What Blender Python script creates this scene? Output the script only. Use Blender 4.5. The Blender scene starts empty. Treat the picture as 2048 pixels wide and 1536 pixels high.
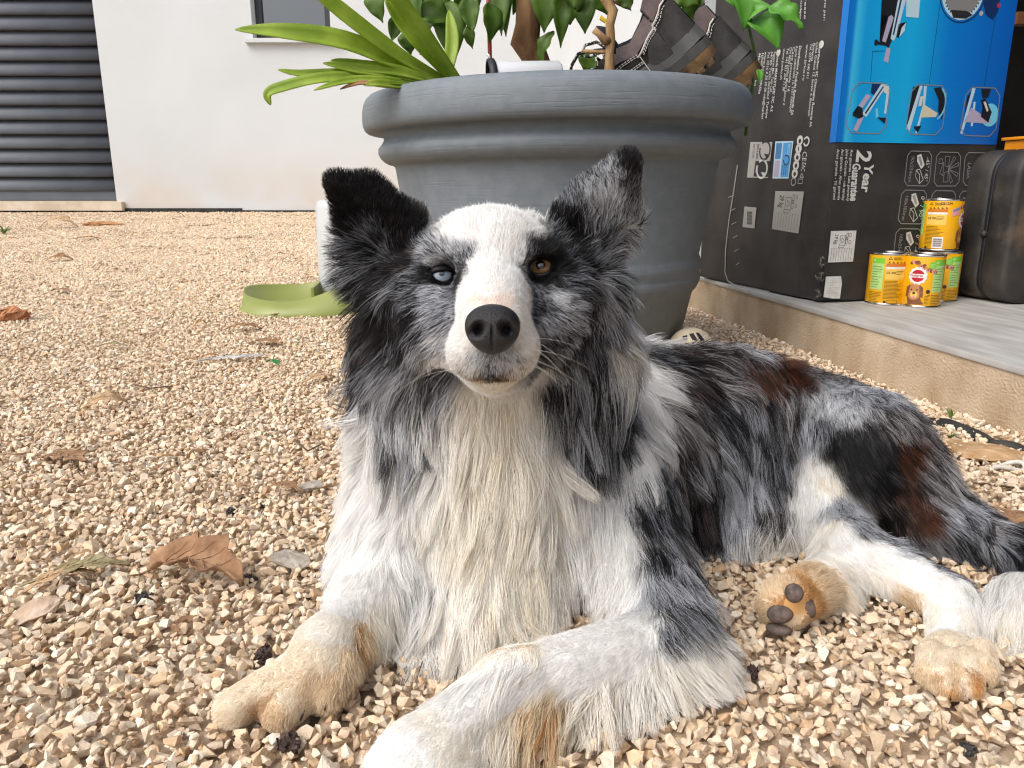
import bpy, bmesh, math, random
import numpy as np
from mathutils import Vector, Matrix, Euler, kdtree
from mathutils.bvhtree import BVHTree

R = math.radians
random.seed(7)
rng = np.random.default_rng(7)
sc = bpy.context.scene
col = sc.collection

# ------------------------------------------------------------------ camera, world, sun, exposure
CAM_H, PITCH, FPX = 0.40, R(14.3), 1539.0
cam_d = bpy.data.cameras.new('camera')
cam_d.sensor_width = 36.0
cam_d.lens = 36.0 * FPX / 2048.0
cam_d.clip_start, cam_d.clip_end = 0.02, 400.0
cam = bpy.data.objects.new('camera', cam_d)
cam.location = (0, 0, CAM_H)
cam.rotation_euler = (math.pi / 2 - PITCH, 0, 0)
col.objects.link(cam)
sc.camera = cam

SUN_EL, SUN_AZ = R(50), R(228)          # sun behind and to the left of the camera, high, veiled by thin cloud
world = bpy.data.worlds.new('World')
sc.world = world
world.use_nodes = True
wn, wl = world.node_tree.nodes, world.node_tree.links
wn.clear()
w_out = wn.new('ShaderNodeOutputWorld')
w_bg = wn.new('ShaderNodeBackground')
w_sky = wn.new('ShaderNodeTexSky')
w_sky.sky_type = 'NISHITA'
w_sky.sun_disc = False
w_sky.sun_elevation, w_sky.sun_rotation = SUN_EL, SUN_AZ
w_sky.air_density, w_sky.dust_density, w_sky.ozone_density = 1.0, 4.0, 1.0
w_hsv = wn.new('ShaderNodeHueSaturation')
w_hsv.inputs['Saturation'].default_value = 0.55      # thin bright cloud: nearly white sky
wl.new(w_sky.outputs[0], w_hsv.inputs['Color'])
wl.new(w_hsv.outputs[0], w_bg.inputs['Color'])
w_bg.inputs['Strength'].default_value = 0.15
wl.new(w_bg.outputs[0], w_out.inputs['Surface'])

sun_d = bpy.data.lights.new('sun', 'SUN')
sun_d.energy = 0.85
sun_d.angle = R(40)
sun_d.color = (1.0, 0.965, 0.92)
sun = bpy.data.objects.new('sun', sun_d)
sdir = Vector((math.sin(SUN_AZ) * math.cos(SUN_EL), math.cos(SUN_AZ) * math.cos(SUN_EL), math.sin(SUN_EL)))
sun.rotation_euler = sdir.to_track_quat('Z', 'Y').to_euler()
sun.location = sdir * 20
col.objects.link(sun)

sc.view_settings.view_transform = 'Standard'
sc.view_settings.look = 'None'
sc.view_settings.exposure = 0.66
sc.view_settings.gamma = 1.0
sc.view_settings.use_curve_mapping = False
sc.render.engine = 'CYCLES'
sc.cycles.max_bounces = 14
sc.cycles.glossy_bounces = 6
sc.cycles.transmission_bounces = 12
sc.cycles.diffuse_bounces = 4
sc.cycles.transparent_max_bounces = 8
sc.cycles.use_denoising = True
sc.cycles.filter_width = 1.2
sc.cycles_curves.shape = 'RIBBONS'

# ------------------------------------------------------------------ helpers
_CT, _ST = math.cos(PITCH), math.sin(PITCH)

def ray(px, py):
    xr, yr = (px - 1024) / FPX, -(py - 768) / FPX
    return np.array([xr, _CT + yr * _ST, -_ST + yr * _CT])

def at(px, py, Y):
    """Point of the vertical plane at depth Y that stands where the photograph shows (px, py)."""
    d = ray(px, py)
    return np.array([0, 0, CAM_H]) + d * (Y / d[1])

def atz(px, py, z):
    d = ray(px, py)
    return np.array([0, 0, CAM_H]) + d * ((z - CAM_H) / d[2])

def ground_z(x, y):
    """Gravel: level near the camera, rising gently to the house wall."""
    t = np.clip((np.asarray(y, float) - 2.1) / 4.6, 0, 1)
    return 0.215 * t * t * (1.6 - 0.6 * t)

def atg(px, py, off=0.0):
    d = ray(px, py)
    t, o = 0.3, np.array([0, 0, CAM_H])
    for _ in range(4000):
        p = o + d * t
        if p[2] <= ground_z(p[0], p[1]) + off:
            break
        t += 0.004
    return p

def linear(c):
    return c / 12.92 if c <= 0.04045 else ((c + 0.055) / 1.055) ** 2.4

def hexc(h):
    return tuple(linear(int(h[i:i + 2], 16) / 255) for i in (0, 2, 4))

def link(o, parent=None):
    col.objects.link(o)
    if parent is not None:
        o.parent = parent
    return o

def tag(o, label=None, cat=None, group=None, kind=None):
    if label: o['label'] = label
    if cat: o['category'] = cat
    if group: o['group'] = group
    if kind: o['kind'] = kind
    return o

def empty(name, loc=(0, 0, 0), rot=(0, 0, 0)):
    o = bpy.data.objects.new(name, None)
    o.location, o.rotation_euler = Vector(loc), rot
    o.empty_display_size = 0.05
    return link(o)

def obj(name, bm, mats, parent=None, smooth=False, loc=None):
    me = bpy.data.meshes.new(name)
    bm.to_mesh(me)
    bm.free()
    if smooth:
        me.polygons.foreach_set('use_smooth', [True] * len(me.polygons))
    for m in (mats if isinstance(mats, (list, tuple)) else [mats]):
        me.materials.append(m)
    o = bpy.data.objects.new(name, me)
    if loc is not None:
        o.location = Vector(loc)
    return link(o, parent)

def mesh_np(name, verts, faces, mats, parent=None, smooth=True):
    me = bpy.data.meshes.new(name)
    me.from_pydata([tuple(v) for v in verts], [], [tuple(f) for f in faces])
    me.update()
    if smooth:
        me.polygons.foreach_set('use_smooth', [True] * len(me.polygons))
    else:
        me.shade_flat()
    for m in (mats if isinstance(mats, (list, tuple)) else [mats]):
        me.materials.append(m)
    o = bpy.data.objects.new(name, me)
    return link(o, parent)

def mat(name, color=(0.5, 0.5, 0.5), rough=0.6, metal=0.0, spec=0.5, **kw):
    m = bpy.data.materials.new(name)
    m.use_nodes = True
    b = m.node_tree.nodes['Principled BSDF']
    b.inputs['Base Color'].default_value = (*color[:3], 1)
    b.inputs['Roughness'].default_value = rough
    b.inputs['Metallic'].default_value = metal
    b.inputs['Specular IOR Level'].default_value = spec
    for k, v in kw.items():
        b.inputs[k.replace('_', ' ')].default_value = v
    return m

def nodes(m):
    return m.node_tree.nodes, m.node_tree.links, m.node_tree.nodes['Principled BSDF']

def vary(m, c0, c1, scale=8.0, detail=6.0, lo=0.35, hi=0.65, bump=0.0, bscale=None, bdist=0.002, stretch=None, coord='Object', rough=None):
    """Noise-mixed colour and optional bump, in object space."""
    n, l, b = nodes(m)
    tc = n.new('ShaderNodeTexCoord')
    src = tc.outputs[coord]
    if stretch:
        mp = n.new('ShaderNodeMapping')
        mp.inputs['Scale'].default_value = stretch
        l.new(src, mp.inputs['Vector'])
        src = mp.outputs[0]
    nz = n.new('ShaderNodeTexNoise')
    nz.inputs['Scale'].default_value = scale
    nz.inputs['Detail'].default_value = detail
    l.new(src, nz.inputs['Vector'])
    cr = n.new('ShaderNodeValToRGB')
    cr.color_ramp.elements[0].position, cr.color_ramp.elements[1].position = lo, hi
    cr.color_ramp.elements[0].color = (*c0[:3], 1)
    cr.color_ramp.elements[1].color = (*c1[:3], 1)
    l.new(nz.outputs['Fac'], cr.inputs['Fac'])
    l.new(cr.outputs['Color'], b.inputs['Base Color'])
    if rough:
        mr = n.new('ShaderNodeMapRange')
        mr.inputs['To Min'].default_value, mr.inputs['To Max'].default_value = rough
        l.new(nz.outputs['Fac'], mr.inputs['Value'])
        l.new(mr.outputs[0], b.inputs['Roughness'])
    if bump:
        nb = n.new('ShaderNodeTexNoise')
        nb.inputs['Scale'].default_value = bscale or scale * 4
        nb.inputs['Detail'].default_value = 5
        l.new(src, nb.inputs['Vector'])
        bp = n.new('ShaderNodeBump')
        bp.inputs['Strength'].default_value = bump
        bp.inputs['Distance'].default_value = bdist
        l.new(nb.outputs['Fac'], bp.inputs['Height'])
        l.new(bp.outputs[0], b.inputs['Normal'])
    return m

def box_bm(bm, lo, hi, mi=0, bev=0.0):
    lo, hi = Vector(lo), Vector(hi)
    r = bmesh.ops.create_cube(bm, size=1.0, matrix=Matrix.Translation((lo + hi) / 2) @ Matrix.Diagonal((*(hi - lo), 1)))
    vs = r['verts']
    if bev:
        es = list({e for v in vs for e in v.link_edges})
        rr = bmesh.ops.bevel(bm, geom=es, offset=bev, segments=2, affect='EDGES', profile=0.7)
        fs = rr['faces']
    for f in {f for v in vs if v.is_valid for f in v.link_faces}:
        f.material_index = mi
    return vs

def tube_bm(bm, pts, rad, seg=8, mi=0, caps=True):
    """Tube along pts (Vectors); rad a number or one per point."""
    pts = [Vector(p) for p in pts]
    if not hasattr(rad, '__len__'):
        rad = [rad] * len(pts)
    rings, up = [], None
    for i, p in enumerate(pts):
        d = (pts[min(i + 1, len(pts) - 1)] - pts[max(i - 1, 0)]).normalized()
        if up is None:
            up = d.orthogonal().normalized()
        up = (up - d * up.dot(d)).normalized()
        sd = d.cross(up)
        rings.append([bm.verts.new(p + (up * math.cos(a) + sd * math.sin(a)) * rad[i]) for a in [2 * math.pi * k / seg for k in range(seg)]])
    for a, b in zip(rings[:-1], rings[1:]):
        for k in range(seg):
            f = bm.faces.new((a[k], a[(k + 1) % seg], b[(k + 1) % seg], b[k]))
            f.material_index = mi
    if caps:
        bm.faces.new(rings[0][::-1]).material_index = mi
        bm.faces.new(rings[-1]).material_index = mi
    return rings

def lathe_bm(bm, prof, seg=64, mi=0, closed_ends=True, center=(0, 0)):
    rings = []
    for r, z in prof:
        if r < 1e-6:
            rings.append([bm.verts.new((center[0], center[1], z))])
        else:
            rings.append([bm.verts.new((center[0] + r * math.cos(2 * math.pi * k / seg), center[1] + r * math.sin(2 * math.pi * k / seg), z)) for k in range(seg)])
    for a, b in zip(rings[:-1], rings[1:]):
        for k in range(seg):
            k2 = (k + 1) % seg
            if len(a) == 1 and len(b) == 1: continue
            if len(a) == 1: f = bm.faces.new((a[0], b[k2], b[k]))
            elif len(b) == 1: f = bm.faces.new((a[k], a[k2], b[0]))
            else: f = bm.faces.new((a[k], a[k2], b[k2], b[k]))
            f.material_index = mi
    return rings

FUR_DENSITY = 1.0
# ------------------------------------------------------------------ ground sheet and gravel
SLAB_Z = 0.118
SA, SDIR = np.array([.829, 1.215]), np.array([-.156, 1.0])      # edge line of the garage floor
SDIR = SDIR / np.linalg.norm(SDIR)
SNRM = np.array([SDIR[1], -SDIR[0]])                              # towards the garage interior
POT = np.array([.108, 1.86])
WALL_Y = 6.5

def slab_side(x, y):
    return (np.asarray(x) - SA[0]) * SNRM[0] + (np.asarray(y) - SA[1]) * SNRM[1]

ground_m = vary(mat('gravel_bed', (.46, .35, .24), rough=.95, spec=.2), (.34, .25, .165), (.52, .40, .29), 60, bump=.6, bscale=220, bdist=.004)
xs = np.concatenate([[-60, -25, -12], np.linspace(-7, 4, 34), [10, 25, 60]])
ys = np.concatenate([[-60, -25, -8, -2], np.linspace(0, 7, 36), [12, 25, 60]])
V = [(x, y, float(ground_z(x, y)) - .006) for y in ys for x in xs]
nx_ = len(xs)
F = [(j * nx_ + i, j * nx_ + i + 1, (j + 1) * nx_ + i + 1, (j + 1) * nx_ + i) for j in range(len(ys) - 1) for i in range(nx_ - 1)]
ground = mesh_np('ground', V, F, ground_m)
tag(ground, kind='structure')

def stone_shape(r, n=11):
    """Convex chip of crushed limestone: hull of a few points on a squashed ball."""
    bm = bmesh.new()
    sx = np.array([r.uniform(.75, 1.2), r.uniform(.62, .95), r.uniform(.45, .8)])
    p = r.normal(size=(n, 3))
    p = p / np.linalg.norm(p, axis=1, keepdims=True) * r.uniform(.8, 1.05, (n, 1)) * sx
    for q in p: bm.verts.new(q)
    bmesh.ops.convex_hull(bm, input=bm.verts[:])
    for v in [v for v in bm.verts if not v.link_faces]: bm.verts.remove(v)
    bmesh.ops.triangulate(bm, faces=bm.faces[:])
    bm.verts.index_update()
    V = np.array([v.co[:] for v in bm.verts])
    F = np.array([[v.index for v in f.verts] for f in bm.faces])
    bm.free()
    return V, F
srng = np.random.default_rng(11)
SHAPES = [stone_shape(srng, int(srng.integers(10, 17))) for _ in range(40)]

def laymats(n, r):
    """Chips mostly lie on a broad side: free turn, limited tilt."""
    a, tx, ty = r.uniform(0, 6.283, n), r.normal(0, .42, n), r.normal(0, .42, n)
    ca, sa, cx, sx_, cy, sy = np.cos(a), np.sin(a), np.cos(tx), np.sin(tx), np.cos(ty), np.sin(ty)
    o, z = np.ones(n), np.zeros(n)
    Rz = np.stack([np.stack([ca, -sa, z], -1), np.stack([sa, ca, z], -1), np.stack([z, z, o], -1)], 1)
    Rx = np.stack([np.stack([o, z, z], -1), np.stack([z, cx, -sx_], -1), np.stack([z, sx_, cx], -1)], 1)
    Ry = np.stack([np.stack([cy, z, sy], -1), np.stack([z, o, z], -1), np.stack([-sy, z, cy], -1)], 1)
    return Rx @ Ry @ Rz

STONE_TINTS = np.array((1.11, 1.075, .995)) * np.array([(.64, .51, .385), (.69, .585, .47), (.57, .445, .325), (.73, .655, .56), (.62, .53, .435), (.52, .37, .245), (.46, .40, .335), (.65, .49, .335)])
TINT_P = np.array([.27, .22, .17, .12, .10, .04, .035, .045])
TINT_P = TINT_P / TINT_P.sum()

def stones_mesh(name, P, S, r):
    """One mesh of many stones at P with radii S; every stone keeps its own tint."""
    kind = r.integers(0, len(SHAPES), len(P))
    M = laymats(len(P), r)
    tint = STONE_TINTS[r.choice(len(STONE_TINTS), len(P), p=TINT_P)] * r.uniform(.86, 1.12, (len(P), 1))
    VV, FF, CC, off = [], [], [], 0
    for k, (sv, sf) in enumerate(SHAPES):
        ids = np.where(kind == k)[0]
        if not len(ids): continue
        v = np.einsum('nij,vj->nvi', M[ids], sv) * S[ids][:, None, None] + P[ids][:, None, :]
        f = sf[None] + (np.arange(len(ids)) * len(sv))[:, None, None] + off
        VV.append(v.reshape(-1, 3)); FF.append(f.reshape(-1, 3)); CC.append(np.repeat(tint[ids], len(sf), axis=0))
        off += len(ids) * len(sv)
    VV, FF, CC = np.concatenate(VV), np.concatenate(FF), np.concatenate(CC)
    me = bpy.data.meshes.new(name)
    me.vertices.add(len(VV)); me.vertices.foreach_set('co', VV.astype(np.float32).ravel())
    me.loops.add(len(FF) * 3); me.loops.foreach_set('vertex_index', FF.astype(np.int32).ravel())
    me.polygons.add(len(FF)); me.polygons.foreach_set('loop_start', (np.arange(len(FF)) * 3).astype(np.int32))
    me.update(calc_edges=True)
    me.shade_flat()
    a = me.attributes.new('tint', 'FLOAT_COLOR', 'FACE')
    a.data.foreach_set('color', np.concatenate([CC, np.ones((len(CC), 1))], 1).astype(np.float32).ravel())
    return me

stone_m = mat('limestone', (.6, .48, .34), rough=.9, spec=.25)
n, l, b = nodes(stone_m)
_a = n.new('ShaderNodeAttribute'); _a.attribute_name = 'tint'
_tc = n.new('ShaderNodeTexCoord')
_nz = n.new('ShaderNodeTexNoise'); _nz.inputs['Scale'].default_value = 260; _nz.inputs['Detail'].default_value = 4
l.new(_tc.outputs['Object'], _nz.inputs['Vector'])
_mr = n.new('ShaderNodeMapRange'); _mr.inputs['To Min'].default_value = .74; _mr.inputs['To Max'].default_value = 1.2
l.new(_nz.outputs['Fac'], _mr.inputs['Value'])
_mx = n.new('ShaderNodeVectorMath'); _mx.operation = 'SCALE'
l.new(_a.outputs['Color'], _mx.inputs[0]); l.new(_mr.outputs[0], _mx.inputs['Scale'])
l.new(_mx.outputs[0], b.inputs['Base Color'])
_bp = n.new('ShaderNodeBump'); _bp.inputs['Strength'].default_value = .55; _bp.inputs['Distance'].default_value = .0015
_n2 = n.new('ShaderNodeTexNoise'); _n2.inputs['Scale'].default_value = 420; _n2.inputs['Detail'].default_value = 5
l.new(_tc.outputs['Object'], _n2.inputs['Vector']); l.new(_n2.outputs['Fac'], _bp.inputs['Height']); l.new(_bp.outputs[0], b.inputs['Normal'])

def scatter(y0, y1, pitch, r, wide=.80, extra=.28):
    """Jittered grid over the wedge in view."""
    out = []
    for y in np.arange(y0, y1, pitch):
        w = wide * y + extra
        x = np.arange(-w, w, pitch)
        out.append(np.stack([x + r.uniform(-.5, .5, len(x)) * pitch, np.full(len(x), y) + r.uniform(-.5, .5, len(x)) * pitch], 1))
    return np.concatenate(out)

NEAR_Y = 2.55
g1 = scatter(.34, NEAR_Y, .0092, srng)
g2 = scatter(.34, NEAR_Y, .0118, srng)
gx = np.concatenate([g1, g2])
lay = np.concatenate([np.zeros(len(g1)), np.ones(len(g2))])
S = np.clip(np.exp(srng.normal(math.log(.0060), .27, len(gx))), .0030, .0110)
ok = (slab_side(gx[:, 0], gx[:, 1]) < -.004) & (np.hypot(gx[:, 0] - POT[0], gx[:, 1] - POT[1]) > .250)
gx, lay, S = gx[ok], lay[ok], S[ok]
hum = .004 * np.sin(gx[:, 0] * 9 + 1) * np.sin(gx[:, 1] * 7) 
P = np.stack([gx[:, 0], gx[:, 1], ground_z(gx[:, 0], gx[:, 1]) + hum + np.where(lay > 0, .0062, -.001) + srng.uniform(-.002, .0025, len(gx)) - .25 * (S - .0066)], 1)
me = stones_mesh('gravel', P, S, srng)
me.materials.append(stone_m)
gravel = link(bpy.data.objects.new('gravel', me))
tag(gravel, kind='stuff')
print('near stones', len(P), 'tris', len(me.polygons))

# farther gravel: the same chips, in patches laid over the bed
patch_meshes = []
for k in range(5):
    q = srng.uniform(-.19, .19, (1300, 2))
    s_ = np.clip(np.exp(srng.normal(math.log(.0070), .26, len(q))), .0035, .0135)
    pm = stones_mesh('gravel_patch', np.stack([q[:, 0], q[:, 1], srng.uniform(-.002, .008, len(q))], 1), s_, srng)
    pm.materials.append(stone_m)
    patch_meshes.append(pm)
pc = scatter(NEAR_Y + .10, WALL_Y + .05, .23, srng, .80, 1.2)
pc = pc[slab_side(pc[:, 0], pc[:, 1]) < -.10]
pts = bpy.data.meshes.new('gravel_far')
pts.from_pydata([(x, y, float(ground_z(x, y))) for x, y in pc], [], [])
pts.attributes.new('turn', 'FLOAT_VECTOR', 'POINT').data.foreach_set('vector', np.stack([np.full(len(pc), math.atan(.045)), np.zeros(len(pc)), np.zeros(len(pc))], 1).astype(np.float32).ravel())
pts.attributes.new('pick', 'INT', 'POINT').data.foreach_set('value', srng.integers(0, 5, len(pc)).astype(np.int32))
pts.attributes.new('spin', 'FLOAT', 'POINT').data.foreach_set('value', (srng.integers(0, 8, len(pc)) * math.pi / 4).astype(np.float32))
far = link(bpy.data.objects.new('gravel', pts))
tag(far, kind='stuff')
ng = bpy.data.node_groups.new('lay_patches', 'GeometryNodeTree')
ng.interface.new_socket('Geometry', in_out='INPUT', socket_type='NodeSocketGeometry')
ng.interface.new_socket('Geometry', in_out='OUTPUT', socket_type='NodeSocketGeometry')
gi, go = ng.nodes.new('NodeGroupInput'), ng.nodes.new('NodeGroupOutput')
gti = ng.nodes.new('GeometryNodeGeometryToInstance')
for pm in patch_meshes:
    po = bpy.data.objects.new('gravel_patch', pm)
    oi = ng.nodes.new('GeometryNodeObjectInfo'); oi.inputs['Object'].default_value = po; oi.inputs['As Instance'].default_value = True
    ng.links.new(oi.outputs['Geometry'], gti.inputs[0])
iop = ng.nodes.new('GeometryNodeInstanceOnPoints')
iop.inputs['Pick Instance'].default_value = True
def _attr(nm, ty):
    a = ng.nodes.new('GeometryNodeInputNamedAttribute'); a.data_type = ty; a.inputs['Name'].default_value = nm
    return a
_p, _t, _s = _attr('pick', 'INT'), _attr('turn', 'FLOAT_VECTOR'), _attr('spin', 'FLOAT')
ng.links.new(gi.outputs[0], iop.inputs['Points']); ng.links.new(gti.outputs[0], iop.inputs['Instance'])
ng.links.new(_p.outputs[0], iop.inputs['Instance Index']); ng.links.new(_t.outputs[0], iop.inputs['Rotation'])
ri = ng.nodes.new('GeometryNodeRotateInstances')
cx = ng.nodes.new('ShaderNodeCombineXYZ')
ng.links.new(_s.outputs[0], cx.inputs['Z'])
ng.links.new(iop.outputs[0], ri.inputs['Instances']); ng.links.new(cx.outputs[0], ri.inputs['Rotation'])
ng.links.new(ri.outputs[0], go.inputs[0])
far.modifiers.new('patches', 'NODES').node_group = ng

# ------------------------------------------------------------------ garage floor, step face, garage
def slab_pt(s, t, z=0.0):
    """s along the edge (0 at SA), t inwards."""
    q = SA + SDIR * s + SNRM * t
    return (q[0], q[1], z)

def slab_box(bm, s0, s1, t0, t1, z0, z1, mi=0, bev=0):
    vs = box_bm(bm, (s0, t0, z0), (s1, t1, z1), mi, bev)
    return vs

def slab_space(o):
    """Object whose x runs along the edge, y inwards."""
    o.matrix_world = Matrix(((SDIR[0], SNRM[0], 0, SA[0]), (SDIR[1], SNRM[1], 0, SA[1]), (0, 0, 1, 0), (0, 0, 0, 1)))
    return o

render_m = vary(mat('rough_render', (.60, .48, .34), rough=.92, spec=.2), (.50, .375, .245), (.67, .555, .415), 5, detail=8, lo=.3, hi=.7, bump=.9, bscale=190, bdist=.004)
tile_m = vary(mat('stone_tile', (.42, .41, .39), rough=.55), (.36, .345, .32), (.50, .49, .47), 7, detail=8, lo=.35, hi=.65, bump=.15, bscale=60, stretch=(1, 6, 1))
bm = bmesh.new()
box_bm(bm, (-4, 0, -.3), (6, 5, SLAB_Z - .0125))
slab_space(tag(obj('step', bm, render_m), kind='structure'))
bm = bmesh.new()
box_bm(bm, (-4, -.004, SLAB_Z - .0125), (6, 5, SLAB_Z), bev=.003)
slab_space(tag(obj('garage_floor', bm, tile_m), kind='structure'))

white_m = vary(mat('white_render', (.60, .62, .625), rough=.9, spec=.2), (.58, .60, .60), (.63, .65, .66), 1.3, bump=.35, bscale=150, bdist=.002)
shade_m = vary(mat('painted_shade', (.02, .018, .016), rough=.95, spec=.1), (.006, .006, .006), (.014, .013, .012), 3)  # gloom of the unlit garage put into the wall colour as near-black
def stain(m, tint, amount, zlo, zhi, scale, stretch=(1, 1, 1)):
    """Splashed dirt between two heights: a real stain, broken up by noise."""
    n, l, b = nodes(m)
    g = n.new('ShaderNodeNewGeometry'); sx = n.new('ShaderNodeSeparateXYZ'); l.new(g.outputs['Position'], sx.inputs[0])
    mr = n.new('ShaderNodeMapRange'); mr.inputs['From Min'].default_value = zhi; mr.inputs['From Max'].default_value = zlo
    l.new(sx.outputs['Z'], mr.inputs['Value'])
    mp = n.new('ShaderNodeMapping'); mp.inputs['Scale'].default_value = stretch; l.new(g.outputs['Position'], mp.inputs['Vector'])
    nz = n.new('ShaderNodeTexNoise'); nz.inputs['Scale'].default_value = scale; nz.inputs['Detail'].default_value = 6; l.new(mp.outputs[0], nz.inputs['Vector'])
    cr = n.new('ShaderNodeValToRGB'); cr.color_ramp.elements[0].position = .38; cr.color_ramp.elements[1].position = .68; l.new(nz.outputs['Fac'], cr.inputs['Fac'])
    mu = n.new('ShaderNodeMath'); mu.operation = 'MULTIPLY'; l.new(mr.outputs[0], mu.inputs[0]); l.new(cr.outputs['Color'], mu.inputs[1])
    m2 = n.new('ShaderNodeMath'); m2.operation = 'MULTIPLY'; m2.inputs[1].default_value = amount; l.new(mu.outputs[0], m2.inputs[0])
    mx = n.new('ShaderNodeMix'); mx.data_type = 'RGBA'
    src = b.inputs['Base Color'].links[0].from_socket
    l.new(m2.outputs[0], mx.inputs['Factor']); l.new(src, mx.inputs['A']); mx.inputs['B'].default_value = (*tint, 1)
    l.new(mx.outputs['Result'], b.inputs['Base Color'])
stain(white_m, (.58, .44, .30), .55, .18, .75, 2.2)
stain(render_m, (.30, .19, .09), .75, SLAB_Z - .10, SLAB_Z + .01, 9, (1, 1, .12))
stain(render_m, (.36, .26, .16), .6, SLAB_Z - .04, -.01, 16)
garage = empty('garage', (*(SA + SDIR * 1 + SNRM * 2), SLAB_Z))
tag(garage, 'dark garage interior behind the boxes at the right edge', 'garage')
def gpart(name, m, lo, hi):
    bm = bmesh.new()
    box_bm(bm, lo, hi)
    o = obj(name, bm, m, garage)
    mw = Matrix(((SDIR[0], SNRM[0], 0, SA[0]), (SDIR[1], SNRM[1], 0, SA[1]), (0, 0, 1, 0), (0, 0, 0, 1)))
    o.matrix_parent_inverse = Matrix.Identity(4)
    o.matrix_basis = Matrix.Translation(-Vector(garage.location)) @ mw
    return o
gpart('back_wall', shade_m, (-4, 4.6, SLAB_Z + .002), (5.2, 4.8, 2.75))
gpart('side_wall', shade_m, (2.05, .35, SLAB_Z + .002), (2.2, 4.598, 2.75))
gpart('side_wall', shade_m, (-4.2, .2, SLAB_Z + .002), (-4.002, 4.598, 2.75))
gpart('ceiling', shade_m, (-4.2, .36, 2.752), (5.2, 4.8, 2.9))
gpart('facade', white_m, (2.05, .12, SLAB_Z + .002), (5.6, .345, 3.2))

# ------------------------------------------------------------------ the house across the gravel
house = empty('house', (-2.0, WALL_Y, .2))
tag(house, 'white rendered house with louvred dark grey shutter and small window', 'house')
HB = np.array([-2.0, WALL_Y, .2])
def hpt(px, py):
    return at(px, py, WALL_Y)
def hpart(name, m, lo, hi, parent=None, bev=0):
    bm = bmesh.new()
    box_bm(bm, np.array(lo) - HB, np.array(hi) - HB, bev=bev)
    return obj(name, bm, m, parent or house)
sx1 = hpt(221, 300)[0]                       # right edge of the shutter opening
sx0 = sx1 - 1.9
sz0, sz1 = hpt(100, 402)[2], 2.45            # foot and head of the opening
wx0, wx1 = hpt(503, 40)[0], hpt(660, 40)[0]
wz0, wz1 = hpt(580, 77)[2], hpt(580, 77)[2] + 1.0
wb = float(ground_z(0, WALL_Y)) + .02
top = 3.4
T = .30
hpart('wall', white_m, (-9, WALL_Y, wb), (sx0, WALL_Y + T, top))
hpart('wall', white_m, (sx0, WALL_Y, sz1), (sx1, WALL_Y + T, top))
hpart('wall', white_m, (sx1, WALL_Y, wb), (wx0, WALL_Y + T, top))
hpart('wall', white_m, (wx0, WALL_Y, wb), (wx1, WALL_Y + T, wz0))
hpart('wall', white_m, (wx0, WALL_Y, wz1), (wx1, WALL_Y + T, top))
hpart('wall', white_m, (wx1, WALL_Y, wb), (1.2, WALL_Y + T, top))
memb_m = vary(mat('black_membrane', (.012, .012, .013), rough=.7), (.006, .006, .006), (.03, .028, .025), 20, bump=.5, bscale=60)
# bitumen strip along the foot of the wall, torn where it ends
xb = hpt(485, 425)[0]
hpart('base_strip', memb_m, (-9, WALL_Y - .012, wb - .08), (xb, WALL_Y - .001, wb + .016))
hpart('base_strip', memb_m, (xb + .004, WALL_Y - .006, wb - .08), (1.2, WALL_Y - .001, wb - .002))
sill_m = vary(mat('sill_stone', (.62, .53, .40), rough=.8), (.54, .44, .32), (.66, .58, .46), 9, bump=.2)
hpart('door_sill', sill_m, (sx0 - .05, WALL_Y - .06, hpt(100, 421)[2]), (hpt(250, 410)[0], WALL_Y + .2, sz0 - .004), bev=.004)
# louvred shutter
alu_m = vary(mat('anthracite_metal', (.10, .11, .13), rough=.6, spec=.35), (.09, .10, .12), (.112, .124, .146), 4)
shutter = hpart('shutter', alu_m, (sx0, WALL_Y + .15, sz0), (sx1, WALL_Y + .17, sz1))
pitch = (hpt(60, 20)[2] - hpt(60, 379)[2]) / 12.0
z = sz0 + pitch * .75
slat_me = None
def slat_mesh():
    bm = bmesh.new()
    prof = []
    for k in range(9):
        a = k / 8
        prof.append((WALL_Y + .135 - .055 * math.sin(a * math.pi * .62 + .05) , (1 - a) * (pitch * .98) - .004))
    prof.append((WALL_Y + .125, -.006))
    ring0 = [bm.verts.new((sx0 + .012 - HB[0], y - HB[1], zz)) for y, zz in prof]
    ring1 = [bm.verts.new((sx1 - .012 - HB[0], y - HB[1], zz)) for y, zz in prof]
    for k in range(len(prof) - 1):
        bm.faces.new((ring0[k], ring0[k + 1], ring1[k + 1], ring1[k]))
    bm.faces.new(ring0[::-1]); bm.faces.new(ring1)
    bm.normal_update()
    me = bpy.data.meshes.new('slat')
    bmesh.ops.recalc_face_normals(bm, faces=bm.faces[:])
    bm.to_mesh(me); bm.free()
    me.polygons.foreach_set('use_smooth', [True] * len(me.polygons))
    me.materials.append(alu_m)
    return me
slat_me = slat_mesh()
while z < sz1 - pitch * .5:
    o = bpy.data.objects.new('slat', slat_me)
    o.location = (0, 0, z - HB[2])
    link(o, shutter)
    z += pitch
hpart('bottom_rail', alu_m, (sx0 + .012, WALL_Y + .095, sz0 + .004), (sx1 - .012, WALL_Y + .145, sz0 + pitch * .73), shutter, bev=.004)
rail_m = mat('guide_rail', (.16, .11, .07), rough=.5)
hpart('guide_rail', rail_m, (sx1 - .011, WALL_Y + .03, sz0 + .004), (sx1 - .001, WALL_Y + .148, sz1 - .002), shutter)
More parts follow.
